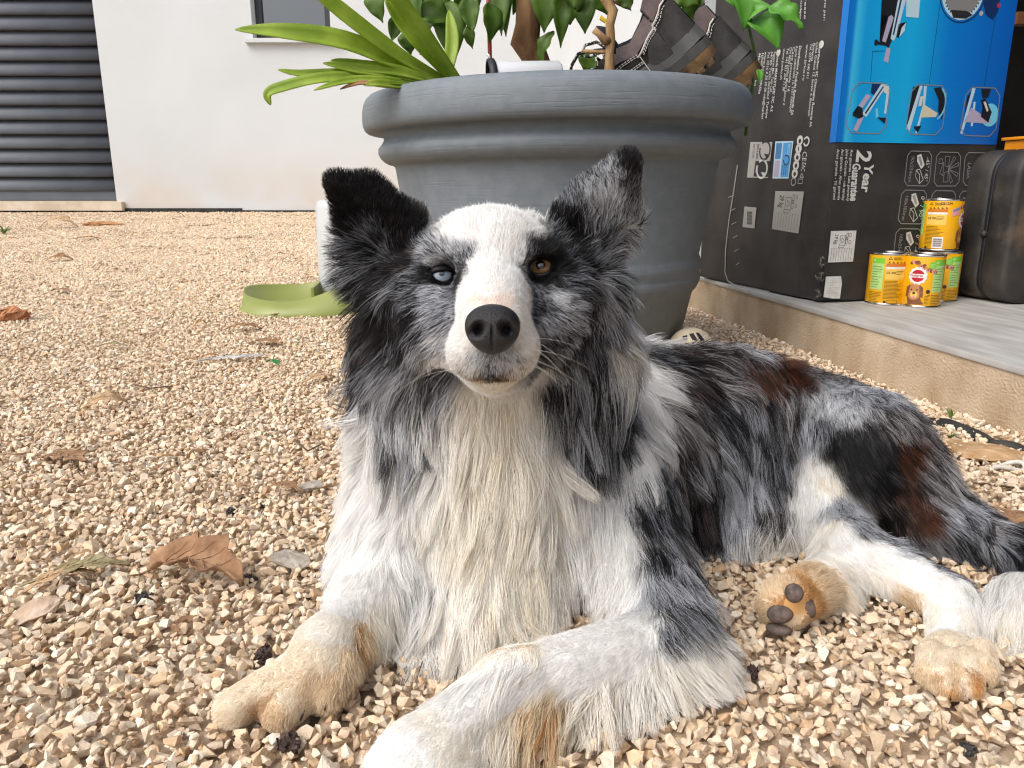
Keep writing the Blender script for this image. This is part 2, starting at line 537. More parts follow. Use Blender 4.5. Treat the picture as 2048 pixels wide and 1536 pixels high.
# window
frame_m = vary(mat('window_metal', (.03, .034, .04), rough=.4), (.026, .03, .036), (.036, .04, .047), 4)
glass_m = mat('window_glass', (.012, .015, .018), rough=.015, spec=1.0)
glass_m.node_tree.nodes['Principled BSDF'].inputs['IOR'].default_value = 1.75
win = hpart('window', frame_m, (wx0 + .002, WALL_Y + .10, wz0), (wx0 + .052, WALL_Y + .16, wz1 - .002))
for lo, hi in (((wx1 - .062, WALL_Y + .10, wz0), (wx1 - .002, WALL_Y + .16, wz1 - .002)), ((wx0 + .054, WALL_Y + .10, wz0), (wx1 - .064, WALL_Y + .16, wz0 + .05)), ((wx0 + .054, WALL_Y + .10, wz1 - .06), (wx1 - .064, WALL_Y + .16, wz1 - .002))):
    hpart('frame', frame_m, lo, hi, win)
hpart('pane', glass_m, (wx0 + .054, WALL_Y + .125, wz0 + .052), (wx1 - .064, WALL_Y + .14, wz1 - .062), win)
hpart('window_sill', white_m, (hpt(492, 84)[0], WALL_Y - .045, wz0 - .035), (wx1 + .06, WALL_Y + .098, wz0 - .003), win, bev=.004)
# far-off wood behind the camera, mirrored in the window
rr = np.random.default_rng(5)
Vt, Ft = [], []
for i in range(90):
    x, y = -70 + 1.6 * i + rr.uniform(-.6, .6), -48 + rr.uniform(-4, 4)
    h_, w_ = rr.uniform(3.5, 6.5), rr.uniform(1.2, 2.2)
    for k in range(60):
        c = np.array([x, y, h_ * .55]) + rr.normal(size=3) * np.array([w_ * .5, w_ * .5, h_ * .2])
        a_, b_2 = rr.normal(size=3) * .5, rr.normal(size=3) * .5
        i0 = len(Vt)
        Vt += [c - a_, c + b_2, c + a_, c - b_2]; Ft.append((i0, i0 + 1, i0 + 2, i0 + 3))
wood_m = vary(mat('far_foliage', (.03, .06, .02), rough=.8), (.02, .045, .015), (.06, .09, .03), 2)
tag(mesh_np('treeline', Vt, Ft, wood_m, smooth=False), kind='stuff')
# ------------------------------------------------------------------ the dog
DOG_BASE = np.array([0.15, 0.72, 0.0])
dog = empty('dog', DOG_BASE)
tag(dog, 'blue merle dog with white chest and odd eyes lying on the gravel', 'dog')

HV = 0.0042
LO, HI = np.array([-0.33, 0.36, -0.02]), np.array([0.66, 1.16, 0.45])
NX, NY, NZ = [int(math.ceil((HI[i] - LO[i]) / HV)) + 1 for i in range(3)]
GX, GY, GZ = [LO[i] + HV * np.arange(n) for i, n in enumerate((NX, NY, NZ))]
SDF = np.full((NX, NY, NZ), 0.2, np.float32)

def _win(lo, hi, pad):
    s = []
    for i, n in enumerate((NX, NY, NZ)):
        a = int(max(0, math.floor((lo[i] - pad - LO[i]) / HV)))
        b = int(min(n, math.ceil((hi[i] + pad - LO[i]) / HV) + 1))
        s.append(slice(a, b))
    return tuple(s), np.meshgrid(GX[s[0]], GY[s[1]], GZ[s[2]], indexing='ij')

def _blend(s, d, k, sub=False):
    a = SDF[s]
    if sub:
        d = -d
        hh = np.maximum(k - np.abs(a - d), 0) / k
        SDF[s] = np.maximum(a, d) + hh * hh * k / 4
    else:
        hh = np.maximum(k - np.abs(a - d), 0) / k
        SDF[s] = np.minimum(a, d) - hh * hh * k / 4

def cap(p, q, ra, rb, k=0.02, sub=False):
    p, q = np.asarray(p, float), np.asarray(q, float)
    m = max(ra, rb)
    s, (X, Y, Z) = _win(np.minimum(p, q) - m, np.maximum(p, q) + m, k + 0.05)
    d = q - p
    L2 = max(float(d @ d), 1e-9)
    t = np.clip(((X - p[0]) * d[0] + (Y - p[1]) * d[1] + (Z - p[2]) * d[2]) / L2, 0, 1)
    dist = np.sqrt((X - p[0] - t * d[0]) ** 2 + (Y - p[1] - t * d[1]) ** 2 + (Z - p[2] - t * d[2]) ** 2)
    _blend(s, (dist - (ra + (rb - ra) * t)).astype(np.float32), k, sub)

def ell(c, r, k=0.02, rot=None, sub=False):
    c, r = np.asarray(c, float), np.asarray(r, float)
    m = r.max()
    s, (X, Y, Z) = _win(c - m, c + m, k + 0.05)
    x, y, z = X - c[0], Y - c[1], Z - c[2]
    if rot is not None:
        M = np.array(Euler(rot).to_matrix()).T
        x, y, z = [M[i, 0] * x + M[i, 1] * y + M[i, 2] * z for i in range(3)]
    k0 = np.sqrt((x / r[0]) ** 2 + (y / r[1]) ** 2 + (z / r[2]) ** 2)
    k1 = np.sqrt((x / r[0] ** 2) ** 2 + (y / r[1] ** 2) ** 2 + (z / r[2] ** 2) ** 2)
    _blend(s, (k0 * (k0 - 1) / np.maximum(k1, 1e-6)).astype(np.float32), k, sub)

def tri(a, b, c, th, k=0.01):
    """Rounded triangular slab: an ear flap."""
    a, b, c = [np.asarray(v, float) for v in (a, b, c)]
    s, G = _win(np.minimum(np.minimum(a, b), c), np.maximum(np.maximum(a, b), c), 0.05)
    P = np.stack(G, -1)
    ba, cb, ac = b - a, c - b, a - c
    n = np.cross(ba, ac)
    pa, pb, pc = P - a, P - b, P - c
    sg = (np.sign(pa @ np.cross(ba, n)) + np.sign(pb @ np.cross(cb, n)) + np.sign(pc @ np.cross(ac, n)))
    def seg(e, pe):
        t = np.clip(pe @ e / (e @ e), 0, 1)[..., None]
        q = e * t - pe
        return (q * q).sum(-1)
    edge = np.minimum(np.minimum(seg(ba, pa), seg(cb, pb)), seg(ac, pc))
    flat = (pa @ n) ** 2 / (n @ n)
    d = np.sqrt(np.where(np.abs(sg) < 1.5, edge, np.where(sg < 0, np.minimum(edge, 1e9), flat)))
    inside = np.abs(sg) > 2.5
    d = np.sqrt(np.where(inside, flat, edge))
    _blend(s, (d - th).astype(np.float32), k)

# torso: chest, ribcage, loin, rump
cap(at(990, 690, .70), at(1005, 930, .745), .062, .092, .03)
cap(at(1005, 930, .745), at(1010, 1110, .725), .095, .092, .03)
ell(at(1010, 1240, .70), (.078, .06, .06), .03)
ell(at(945, 1265, .648), (.055, .036, .040), .03)
ell(at(935, 1285, .626), (.055, .030, .034), .03)
cap(at(1060, 890, .80), at(1430, 880, .935), .110, .110, .03)
cap(at(1430, 880, .935), at(1640, 885, .97), .110, .090, .03)
ell(at(1230, 1010, .735), (.055, .06, .085), .03)                     # near shoulder
ell(at(800, 1040, .735), (.055, .06, .085), .03)                      # far shoulder
ell(at(1450, 1050, .86), (.10, .09, .07), .03)                        # belly
# haunch, shank and paw of the near hind leg
ell(at(1715, 915, .88), (.075, .085, .078), .022, rot=(0, R(20), R(-20)))
cap(at(1740, 880, .90), at(1870, 1050, .80), .060, .040, .02)
cap(at(1650, 1010, .825), at(1705, 1105, .745), .036, .031, .03)
cap(at(1700, 1100, .735), at(1895, 1195, .655), .031, .021, .015)
cap(at(1895, 1195, .655), at(1905, 1290, .605), .020, .0205, .012)
ell(at(1912, 1318, .575), (.0245, .030, .019), .008)
for x, y, Y, r in ((1862, 1346, .545, .0105), (1894, 1366, .535, .0118), (1931, 1366, .535, .0118), (1964, 1344, .545, .0105)):
    cap(at(x, y - 45, Y + .022), at(x, y, Y), r * .9, r * 1.04, .002)
for x in (1879, 1913, 1947):
    cap(at(x, 1312, .538), at(x + (x - 1913) * .06, 1380, .520), .0022, .0046, .003, sub=True)
# hind leg folded below the belly, sole towards the camera
cap(at(1675, 1150, .725), at(1612, 1185, .655), .028, .024, .012)
ell(at(1572, 1207, .632), (.026, .018, .0245), .01)
cap(at(1590, 1180, .632), at(1590, 1186, .622), .011, .011, .006)
cap(at(1620, 1205, .636), at(1618, 1212, .626), .011, .010, .006)
# tail sweeping round to the right and curling back
tl = [at(1790, 930, .93), at(1900, 1020, .83), at(2020, 1100, .745), at(2110, 1150, .69), at(2110, 1190, .665), at(2040, 1205, .645), at(2015, 1250, .625)]
for i, (a, b) in enumerate(zip(tl[:-1], tl[1:])):
    cap(a, b, .022, .022, .015)
# forelegs
cap(at(1255, 1100, .70), at(1345, 1278, .582), .056, .033, .025)
cap(at(1340, 1288, .576), at(1020, 1374, .503), .0325, .0245, .016)
cap(at(1020, 1374, .503), at(905, 1458, .462), .0245, .0225, .012)
ell(at(850, 1500, .443), (.030, .032, .019), .01, rot=(0, 0, R(-40)))
for x, y, Y in ((770, 1530, .436), (815, 1560, .424), (860, 1575, .418), (905, 1560, .425)):
    cap(at(x + 30, y - 40, Y + .015), at(x, y, Y), .011, .012, .004)
cap(at(800, 1120, .70), at(745, 1215, .635), .05, .034, .02)
cap(at(745, 1215, .635), at(655, 1295, .560), .031, .0235, .015)
cap(at(655, 1295, .560), at(620, 1340, .535), .0235, .022, .012)
cap(at(615, 1330, .535), at(470, 1416, .505), .0160, .0142, .003)
cap(at(645, 1335, .533), at(566, 1414, .503), .0172, .0162, .002)
cap(at(680, 1330, .540), at(655, 1385, .516), .0145, .0125, .004)
cap(at(590, 1350, .512), at(508, 1432, .490), .002, .0048, .003, sub=True)
# head: skull, cheeks, stop, muzzle, jaw
ell(at(980, 515, .645), (.050, .06, .040), .015)
ell(at(980, 480, .612), (.040, .035, .021), .012)
cap(at(868, 590, .628), at(900, 650, .588), .036, .029, .015)
cap(at(1102, 590, .628), at(1070, 650, .588), .036, .029, .015)
ell(at(900, 508, .602), (.020, .016, .010), .012)
ell(at(1065, 500, .602), (.020, .016, .010), .012)
cap(at(985, 560, .600), at(986, 655, .503), .0295, .0215, .014)
cap(at(985, 700, .585), at(986, 705, .507), .032, .020, .012)
ell(at(942, 700, .514), (.0148, .021, .0165), .010)
ell(at(1031, 697, .514), (.0148, .021, .0165), .010)
cap(at(985, 725, .60), at(986, 741, .518), .023, .0120, .006)
ell(at(892, 548, .590), (.011, .014, .009), .010, sub=True)
ell(at(1078, 540, .590), (.011, .014, .009), .010, sub=True)
# ears
tri(at(672, 366, .622), at(742, 364, .630), at(838, 445, .645), .0065, .008)
tri(at(672, 366, .622), at(838, 445, .645), at(715, 560, .655), .0065, .008)
tri(at(838, 445, .645), at(715, 560, .655), at(800, 560, .655), .0065, .012)
tri(at(1254, 328, .622), at(1182, 368, .630), at(1112, 440, .640), .0060, .008)
tri(at(1254, 328, .622), at(1112, 440, .640), at(1190, 530, .655), .0065, .008)
tri(at(1254, 328, .622), at(1268, 450, .645), at(1180, 540, .655), .0065, .012)
# mane on both sides of the neck
ell(at(822, 715, .690), (.043, .045, .060), .03)
ell(at(1160, 725, .690), (.043, .045, .062), .03)
ell(at(800, 850, .715), (.036, .045, .055), .03)
cap(at(830, 520, .655), at(790, 590, .66), .022, .02, .015)
cap(at(1130, 510, .655), at(1180, 590, .66), .022, .02, .015)

def surface_nets(F):
    ins = F < 0
    nx, ny, nz = F.shape
    c = np.zeros((nx - 1, ny - 1, nz - 1), np.int8)
    for dx in (0, 1):
        for dy in (0, 1):
            for dz in (0, 1):
                c += ins[dx:nx - 1 + dx, dy:ny - 1 + dy, dz:nz - 1 + dz]
    act = (c > 0) & (c < 8)
    I = np.argwhere(act)
    idx = np.full(act.shape, -1, np.int64)
    idx[act] = np.arange(len(I))
    acc, cnt = np.zeros((len(I), 3)), np.zeros(len(I))
    cor = [(a, b, d) for a in (0, 1) for b in (0, 1) for d in (0, 1)]
    for i, a in enumerate(cor):
        for b in cor[i + 1:]:
            if sum(abs(np.subtract(a, b))) != 1: continue
            fa, fb = F[tuple((I + a).T)], F[tuple((I + b).T)]
            m = (fa < 0) != (fb < 0)
            t = np.where(m, fa / np.where(m, fa - fb, 1), 0)[:, None]
            p = np.array(a) + (np.array(b) - np.array(a)) * t
            acc[m] += p[m]
            cnt += m
    V = LO + HV * (I + acc / cnt[:, None])
    Q = []
    for ax in range(3):
        u, v = [(1, 2), (2, 0), (0, 1)][ax]
        sl0, sl1 = [slice(None)] * 3, [slice(None)] * 3
        sl0[ax], sl1[ax] = slice(0, -1), slice(1, None)
        A, B = ins[tuple(sl0)], ins[tuple(sl1)]
        E_ = np.argwhere(A != B)
        E_ = E_[(E_[:, u] > 0) & (E_[:, v] > 0) & (E_[:, u] < F.shape[u] - 1) & (E_[:, v] < F.shape[v] - 1)]
        du, dv = np.eye(3, dtype=int)[u], np.eye(3, dtype=int)[v]
        q = np.stack([idx[tuple((E_ - du - dv).T)], idx[tuple((E_ - dv).T)], idx[tuple(E_.T)], idx[tuple((E_ - du).T)]], 1)
        flip = ~A[tuple(E_.T)]
        q[flip] = q[flip][:, ::-1]
        Q.append(q)
    return V, np.concatenate(Q)

DV, DF = surface_nets(SDF)
GRD = np.gradient(SDF, HV)

def samp(A, P):
    """Trilinear lookup of grid A at points P."""
    g = (P - LO) / HV
    g = np.clip(g, 0, np.array([NX, NY, NZ]) - 1.001)
    i = g.astype(int)
    f = g - i
    r = 0
    for dx in (0, 1):
        wx = f[:, 0] if dx else 1 - f[:, 0]
        for dy in (0, 1):
            wy = f[:, 1] if dy else 1 - f[:, 1]
            for dz in (0, 1):
                wz = f[:, 2] if dz else 1 - f[:, 2]
                r = r + wx * wy * wz * A[i[:, 0] + dx, i[:, 1] + dy, i[:, 2] + dz]
    return r

def norm(v):
    return v / np.maximum(np.linalg.norm(v, axis=-1, keepdims=True), 1e-9)

def sdf_normal(P):
    return norm(np.stack([samp(g, P) for g in GRD], -1))

_bvh = BVHTree.FromPolygons([tuple(v) for v in DV], [tuple(f) for f in DF])

def hit(px, py):
    """Point of the dog's skin the photograph shows at (px, py), else the skin nearest that line of sight."""
    o, d = Vector((0, 0, CAM_H)), Vector(ray(px, py)).normalized()
    h = _bvh.ray_cast(o, d)
    if h[0] is not None:
        return np.array(h[0])
    best = None
    for t in np.arange(0.45, 1.25, 0.02):
        q = _bvh.find_nearest(o + d * t)
        if best is None or q[3] < best[1]:
            best = (q[0], q[3])
    return np.array(best[0])

PAL = {   # dark strand, light strand, share of light strands
    'W': ((.82, .79, .74), (.965, .96, .945), .74), 'CW': ((.90, .83, .71), (.98, .96, .91), .70),
    'C': ((.91, .82, .66), (.98, .95, .87), .70), 'T': ((.60, .40, .21), (.92, .79, .59), .66),
    'O': ((.52, .23, .06), (.82, .52, .23), .55), 'P': ((.80, .64, .54), (.95, .88, .81), .6),
    'K': ((.006, .006, .007), (.055, .053, .056), .30), 'KG': ((.006, .006, .008), (.42, .44, .48), .36),
    'G': ((.010, .010, .013), (.62, .64, .68), .56), 'LG': ((.03, .03, .035), (.74, .75, .77), .70),
    'B': ((.010, .006, .005), (.125, .042, .017), .50), 'KB': ((.008, .006, .006), (.16, .12, .11), .25),
    'GB': ((.012, .008, .008), (.50, .48, .48), .42), 'GW': ((.20, .19, .18), (.93, .92, .89), .75),
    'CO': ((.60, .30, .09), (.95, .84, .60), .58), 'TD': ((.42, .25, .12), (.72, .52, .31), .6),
    'TW': ((.82, .67, .47), (.97, .91, .79), .68), 'WL': ((.92, .89, .84), (.985, .98, .965), .75),
    'LT': ((.10, .06, .04), (.50, .36, .24), .5),
}
# (px, py, flow dx, dy, length cm, lift, palette)
GUIDES = [
    # blaze and forehead
    (985, 590, 0, -1, .5, .15, 'W'), (980, 545, 0, -1, .6, .15, 'W'), (978, 500, 0, -1, .7, .15, 'W'), (978, 455, 0, -1, .9, .2, 'W'),
    (980, 415, 0, -1, 1.1, .25, 'W'), (915, 430, -.5, -1, 1.1, .2, 'W'), (1050, 425, .4, -1, 1.1, .2, 'W'), (1085, 425, .7, -.8, 1.1, .2, 'W'),
    (955, 520, -.2, -1, .6, .15, 'W'), (1030, 500, .2, -1, .7, .15, 'W'), (1035, 550, .2, -1, .6, .15, 'W'), (940, 560, -.2, -1, .6, .15, 'W'),
    (925, 600, -.4, -.6, .6, .15, 'W'), (1050, 595, .5, -.5, .6, .15, 'W'), (965, 598, 0, -1, .4, .15, 'P'), (1000, 598, 0, -1, .4, .15, 'P'),
    (945, 460, -.2, -1, .9, .2, 'W'), (1020, 455, .2, -1, .9, .2, 'W'),
    # brow and eye, screen left
    (932, 505, -.2, -1, .7, .2, 'G'), (925, 530, -.1, -1, .5, .2, 'KG'), (895, 490, -.6, -1, 1.0, .2, 'LG'), (875, 455, -.8, -.8, 1.3, .25, 'W'),
    (855, 505, -.9, -.7, 1.2, .25, 'G'), (905, 462, -.4, -1, 1.0, .2, 'W'), (870, 520, -.8, -.6, .8, .2, 'LG'), (895, 520, -.4, -.8, .6, .2, 'G'), (885, 535, -.6, -.4, .3, .1, 'K'),
    (885, 562, -.8, .4, .4, .1, 'K'), (850, 545, -1, -.1, .8, .2, 'K'), (920, 555, -.3, .6, .4, .1, 'K'), (905, 578, -.6, .5, .6, .15, 'KG'),
    (860, 590, -.9, .3, 1.1, .2, 'G'), (915, 620, -.5, .5, .6, .15, 'G'), (880, 630, -.7, .5, .9, .2, 'G'), (850, 650, -.8, .6, 1.4, .2, 'G'),
    (878, 680, -.6, .6, .9, .2, 'LG'), (865, 730, -.6, .8, 1.6, .2, 'KG'), (840, 700, -.6, .8, 2.2, .25, 'G'), (825, 590, -.8, .5, 1.8, .25, 'KG'),
    (830, 540, -.9, .2, 1.6, .25, 'KG'),
    # brow and eye, screen right
    (1082, 496, .3, -1, .7, .15, 'K'), (1108, 510, .6, -.8, .8, .15, 'K'), (1062, 505, .1, -1, .6, .15, 'KG'), (1068, 456, .3, -1, .9, .2, 'W'), (1100, 482, .5, -.8, .7, .15, 'K'), (1128, 500, .8, -.5, .9, .15, 'K'), (1112, 428, .3, -1, .9, .25, 'K'), (1055, 530, .1, -1, .4, .15, 'KG'),
    (1125, 468, .8, -.7, 1.2, .25, 'KG'), (1108, 448, .6, -.8, 1.0, .2, 'G'), (1130, 540, .9, -.2, .9, .2, 'K'), (1082, 515, .4, -.6, .3, .1, 'K'),
    (1080, 560, .5, .6, .4, .1, 'K'), (1055, 560, .1, .8, .4, .1, 'KG'), (1110, 565, .8, .5, .5, .1, 'K'), (1090, 590, .6, .6, .7, .15, 'KG'),
    (1120, 595, .8, .5, 1.0, .2, 'LG'), (1075, 610, .5, .6, .6, .15, 'KG'), (1100, 640, .6, .6, .9, .2, 'G'), (1130, 650, .7, .6, 1.4, .2, 'G'),
    (1105, 690, .5, .8, 1.0, .2, 'KG'), (1130, 720, .5, .9, 1.8, .25, 'G'), (1150, 570, .9, .2, 1.6, .25, 'KG'), (1145, 510, .9, -.3, 1.4, .25, 'KG'),
    (1150, 620, .8, .5, 1.8, .25, 'G'),
    # muzzle, lips, chin
    (930, 640, -.7, .5, .5, .15, 'W'), (1045, 640, .7, .5, .5, .15, 'W'), (905, 690, -.6, .7, .6, .15, 'W'), (1072, 690, .6, .7, .6, .15, 'W'),
    (912, 740, -.4, .9, .8, .2, 'W'), (1068, 735, .4, .9, .8, .2, 'W'), (930, 690, -.6, .7, .5, .15, 'W'), (1050, 690, .6, .7, .5, .15, 'W'),
    (955, 722, -.4, .9, .5, .2, 'LG'), (985, 735, 0, 1, .5, .2, 'G'), (1022, 718, .4, .9, .5, .2, 'LG'), (985, 756, 0, 1, .3, .15, 'K'), (965, 758, 0, 1, .3, .15, 'LT'), (1005, 757, 0, 1, .3, .15, 'LT'), (985, 766, 0, 1, .35, .2, 'CW'),
    (940, 745, -.3, 1, .6, .2, 'GW'), (1030, 745, .3, 1, .6, .2, 'GW'), (985, 776, 0, 1, .5, .2, 'CW'), (945, 770, -.2, 1, .6, .2, 'W'), (1035, 768, .2, 1, .6, .2, 'W'),
    # ears
    (668, 375, -.4, -1, .6, .3, 'K'), (720, 385, .1, -1, .6, .3, 'K'), (780, 420, .4, -1, .6, .3, 'K'), (830, 450, .4, -1, .7, .3, 'K'),
    (690, 430, -.5, -.5, .9, .3, 'K'), (740, 450, -.3, -.8, 1.8, .35, 'KG'), (765, 490, -.5, -.7, 2.4, .35, 'KG'), (720, 510, -.7, .0, 2.0, .35, 'KG'),
    (800, 480, .2, -.8, 1.6, .3, 'KB'), (710, 560, -.8, .4, 2.6, .35, 'KG'), (760, 550, -.7, .3, 2.8, .35, 'K'), (810, 530, -.5, .2, 2.2, .3, 'KB'), (840, 480, -.4, -.8, 1.2, .3, 'KG'),
    (1252, 325, .1, -1, .6, .3, 'K'), (1225, 345, -.2, -1, .6, .25, 'G'), (1190, 375, -.2, -1, .7, .25, 'G'), (1145, 400, -.3, -1, .8, .3, 'KG'),
    (1262, 365, .1, -1, .7, .25, 'KG'), (1264, 420, .1, -1, .9, .2, 'G'), (1215, 400, .1, -1, 1.4, .25, 'LG'), (1190, 440, .1, -1, 1.8, .35, 'G'),
    (1240, 460, .2, -.9, 1.6, .3, 'G'), (1150, 450, .0, -1, 1.4, .3, 'K'), (1200, 500, .4, -.4, 2.0, .3, 'KG'), (1262, 485, .5, .5, 2.0, .3, 'G'), (1150, 490, .6, -.6, 1.6, .3, 'K'),
    # side ruff, screen left
    (790, 580, -.6, .7, 3.5, .3, 'KG'), (760, 600, -.8, .8, 4.5, .3, 'K'), (800, 640, -.4, 1, 4.5, .3, 'K'), (830, 660, -.3, 1, 3.0, .25, 'KG'),
    (760, 680, -.7, 1, 5.5, .3, 'KB'), (800, 720, -.4, 1, 5.5, .25, 'KG'), (840, 780, -.3, 1, 5.5, .25, 'G'), (870, 800, -.3, 1, 5, .25, 'G'),
    (780, 780, -.3, 1, 6, .25, 'G'), (770, 850, -.1, 1, 6.5, .2, 'LG'), (800, 870, -.1, 1, 7, .2, 'G'), (840, 850, -.15, 1, 7, .2, 'GW'), (790, 800, -.3, 1, 6, .2, 'LG'),
    (820, 930, -.1, 1, 7, .2, 'G'), (850, 900, -.1, 1, 6.5, .2, 'KG'), (790, 900, -.1, 1, 6.5, .2, 'G'), (735, 880, -.3, 1, 5, .25, 'W'), (720, 800, -.4, 1, 5, .3, 'KG'), (735, 740, -.5, 1, 5, .3, 'KG'), (870, 860, -.1, 1, 6, .2, 'GW'),
    # side ruff, screen right
    (1175, 560, .6, .6, 2.5, .3, 'KG'), (1200, 600, .6, .8, 4, .3, 'G'), (1165, 650, .3, 1, 4, .25, 'K'), (1215, 660, .5, .9, 5, .3, 'G'),
    (1240, 640, .8, .7, 5, .3, 'G'), (1145, 740, .1, 1, 5, .25, 'G'), (1190, 720, .2, 1, 5.5, .25, 'KG'), (1240, 720, .6, .8, 5.5, .3, 'GW'),
    (1120, 800, .1, 1, 6, .2, 'KG'), (1170, 800, 0, 1, 7, .2, 'KG'), (1220, 790, .1, 1, 7, .25, 'G'), (1150, 860, 0, 1, 7, .2, 'G'),
    (1195, 860, -.1, 1, 7, .2, 'K'), (1240, 850, 0, 1, 6, .2, 'KG'), (1275, 760, .6, .8, 5.5, .3, 'W'), (1290, 690, 1, .4, 5, .35, 'W'), (1200, 910, -.1, 1, 5.5, .2, 'KG'),
    # chest and bib
    (985, 810, 0, 1, 5, .2, 'C'), (930, 820, -.2, 1, 6, .2, 'CW'), (1040, 820, .1, 1, 6, .2, 'CW'), (985, 880, 0, 1, 7, .15, 'C'), (900, 880, -.15, 1, 7, .2, 'CW'),
    (1070, 890, .1, 1, 7, .2, 'CW'), (860, 930, -.1, 1, 7, .2, 'W'), (940, 960, 0, 1, 7.5, .15, 'C'), (1020, 960, 0, 1, 7.5, .15, 'C'), (1100, 950, .05, 1, 7, .15, 'CW'),
    (800, 960, -.2, 1, 6, .2, 'W'), (745, 960, -.4, 1, 5, .3, 'W'), (740, 1050, -.5, 1, 5, .3, 'W'), (790, 1080, -.2, 1, 6, .2, 'W'), (870, 1060, 0, 1, 7, .15, 'CW'),
    (960, 1080, 0, 1, 7.5, .15, 'C'), (1050, 1070, .05, 1, 7, .15, 'C'), (1130, 1050, .05, 1, 6.5, .15, 'CW'), (1190, 1000, 0, 1, 6, .15, 'W'), (1260, 940, .2, 1, 5, .2, 'W'),
    (1310, 850, .5, .8, 5, .25, 'W'), (1320, 780, .8, .6, 5, .3, 'W'), (1230, 1060, 0, 1, 4.5, .15, 'W'), (1160, 1140, 0, 1, 5, .15, 'W'), (1060, 1180, 0, 1, 6.5, .15, 'C'),
    (960, 1190, 0, 1, 7, .15, 'CW'), (860, 1190, 0, 1, 7, .15, 'W'), (790, 1170, 0, 1, 5.5, .2, 'W'), (900, 1250, 0, 1, 7, .15, 'CW'), (1000, 1250, 0, 1, 7, .15, 'C'), (1090, 1240, -.1, 1, 5, .15, 'CW'),
    (1170, 1210, -.3, 1, 2.5, .15, 'W'), (1250, 1180, -.1, 1, 2.0, .15, 'W'), (1250, 1120, .1, 1, 3.0, .15, 'W'),
    # back and flank
    (1370, 720, 1, .3, 5, .25, 'KB'), (1340, 720, 1, .2, 5, .3, 'KG'), (1440, 700, 1, .2, 4.5, .25, 'GB'), (1500, 700, 1, .25, 4.5, .25, 'G'), (1550, 710, 1, .4, 4, .25, 'B'), (1600, 730, .4, .6, 3.5, .25, 'B'),
    (1390, 780, .8, .6, 5, .2, 'KB'), (1460, 770, .8, .5, 5, .2, 'GB'), (1530, 780, .3, .7, 4.5, .2, 'B'), (1590, 760, -.4, .8, 4, .25, 'B'), (1380, 850, .5, 1, 5.5, .2, 'GB'),
    (1450, 850, .4, 1, 5.5, .2, 'KG'), (1520, 850, .1, 1, 5.5, .2, 'KG'), (1570, 830, -.3, 1, 4.5, .2, 'GB'), (1350, 930, .2, 1, 6, .2, 'GB'), (1420, 950, .2, 1, 6.5, .15, 'G'), (1500, 950, .1, 1, 6.5, .15, 'G'),
    (1560, 940, 0, 1, 5.5, .2, 'KG'), (1330, 1010, .1, 1, 6, .15, 'KG'), (1400, 1050, .1, 1, 6.5, .15, 'KB'), (1470, 1050, .05, 1, 7, .15, 'G'), (1540, 1040, 0, 1, 6, .15, 'GB'),
    (1420, 1130, .1, 1, 6, .15, 'G'), (1490, 1130, 0, 1, 6, .15, 'GW'), (1550, 1110, 0, 1, 5, .15, 'CW'),
    (1290, 1040, .2, 1, 4.5, .15, 'KG'), (1310, 1120, .3, 1, 4, .15, 'KG'), (1330, 1190, .4, 1, 3.8, .2, 'G'), (1360, 1240, .5, .8, 3.5, .25, 'KG'), (1375, 1170, .3, 1, 4.5, .2, 'G'), (1340, 1280, .5, .8, 2.5, .25, 'KG'),
    # haunch and hind leg
    (1640, 750, .5, .8, 2.5, .25, 'GB'), (1680, 780, .3, .9, 2.2, .2, 'LG'), (1640, 820, .0, 1, 2.5, .25, 'LG'), (1700, 830, .3, 1, 2.0, .2, 'LG'), (1740, 800, .6, .8, 2.5, .2, 'G'), (1790, 850, .6, .9, 2.5, .2, 'GB'),
    (1620, 880, -.2, 1, 2.8, .25, 'G'), (1650, 870, .2, 1, 2.2, .2, 'KG'), (1615, 950, .0, 1, 2.8, .2, 'W'), (1630, 1010, .1, 1, 2.8, .2, 'W'), (1680, 900, .4, .9, 2.4, .2, 'K'), (1730, 910, .5, .9, 2.4, .2, 'K'),
    (1700, 960, .4, .9, 2.4, .2, 'K'), (1770, 960, .6, .8, 2.4, .2, 'K'), (1740, 900, .5, .9, 2.0, .2, 'K'), (1660, 970, .3, 1, 2.2, .2, 'CW'), (1690, 1020, .4, .9, 2.0, .2, 'G'), (1820, 920, .6, .9, 2.8, .2, 'B'), (1830, 990, .6, .8, 2.6, .2, 'B'), (1790, 1030, .6, .8, 2.4, .2, 'KB'),
    (1880, 960, .6, .9, 3.5, .25, 'GB'), (1850, 1040, .7, .7, 2.6, .2, 'B'), (1740, 1060, .7, .8, 1.8, .15, 'G'), (1800, 1090, .8, .6, 1.8, .15, 'G'), (1870, 1110, .8, .6, 2.0, .15, 'G'), (1900, 1140, .6, .7, 2.0, .15, 'KG'),
    (1650, 1070, .1, 1, 2.8, .2, 'CW'), (1700, 1100, .6, .8, 1.2, .15, 'WL'), (1760, 1120, .9, .5, 1.0, .15, 'WL'), (1830, 1160, 1, .5, .8, .15, 'WL'), (1690, 1140, .3, 1, 2.5, .25, 'CW'), (1760, 1170, .5, .9, 1.4, .25, 'CW'), (1820, 1200, .6, .8, .8, .2, 'T'),
    (1890, 1190, .4, 1, .6, .12, 'WL'), (1905, 1240, .1, 1, .6, .12, 'WL'), (1870, 1230, 0, 1, .6, .12, 'CW'), (1930, 1250, .1, 1, .6, .12, 'CW'), (1900, 1290, 0, 1, .6, .12, 'TW'), (1870, 1310, -.1, 1, .7, .12, 'TW'), (1945, 1310, .2, 1, .7, .12, 'TW'),
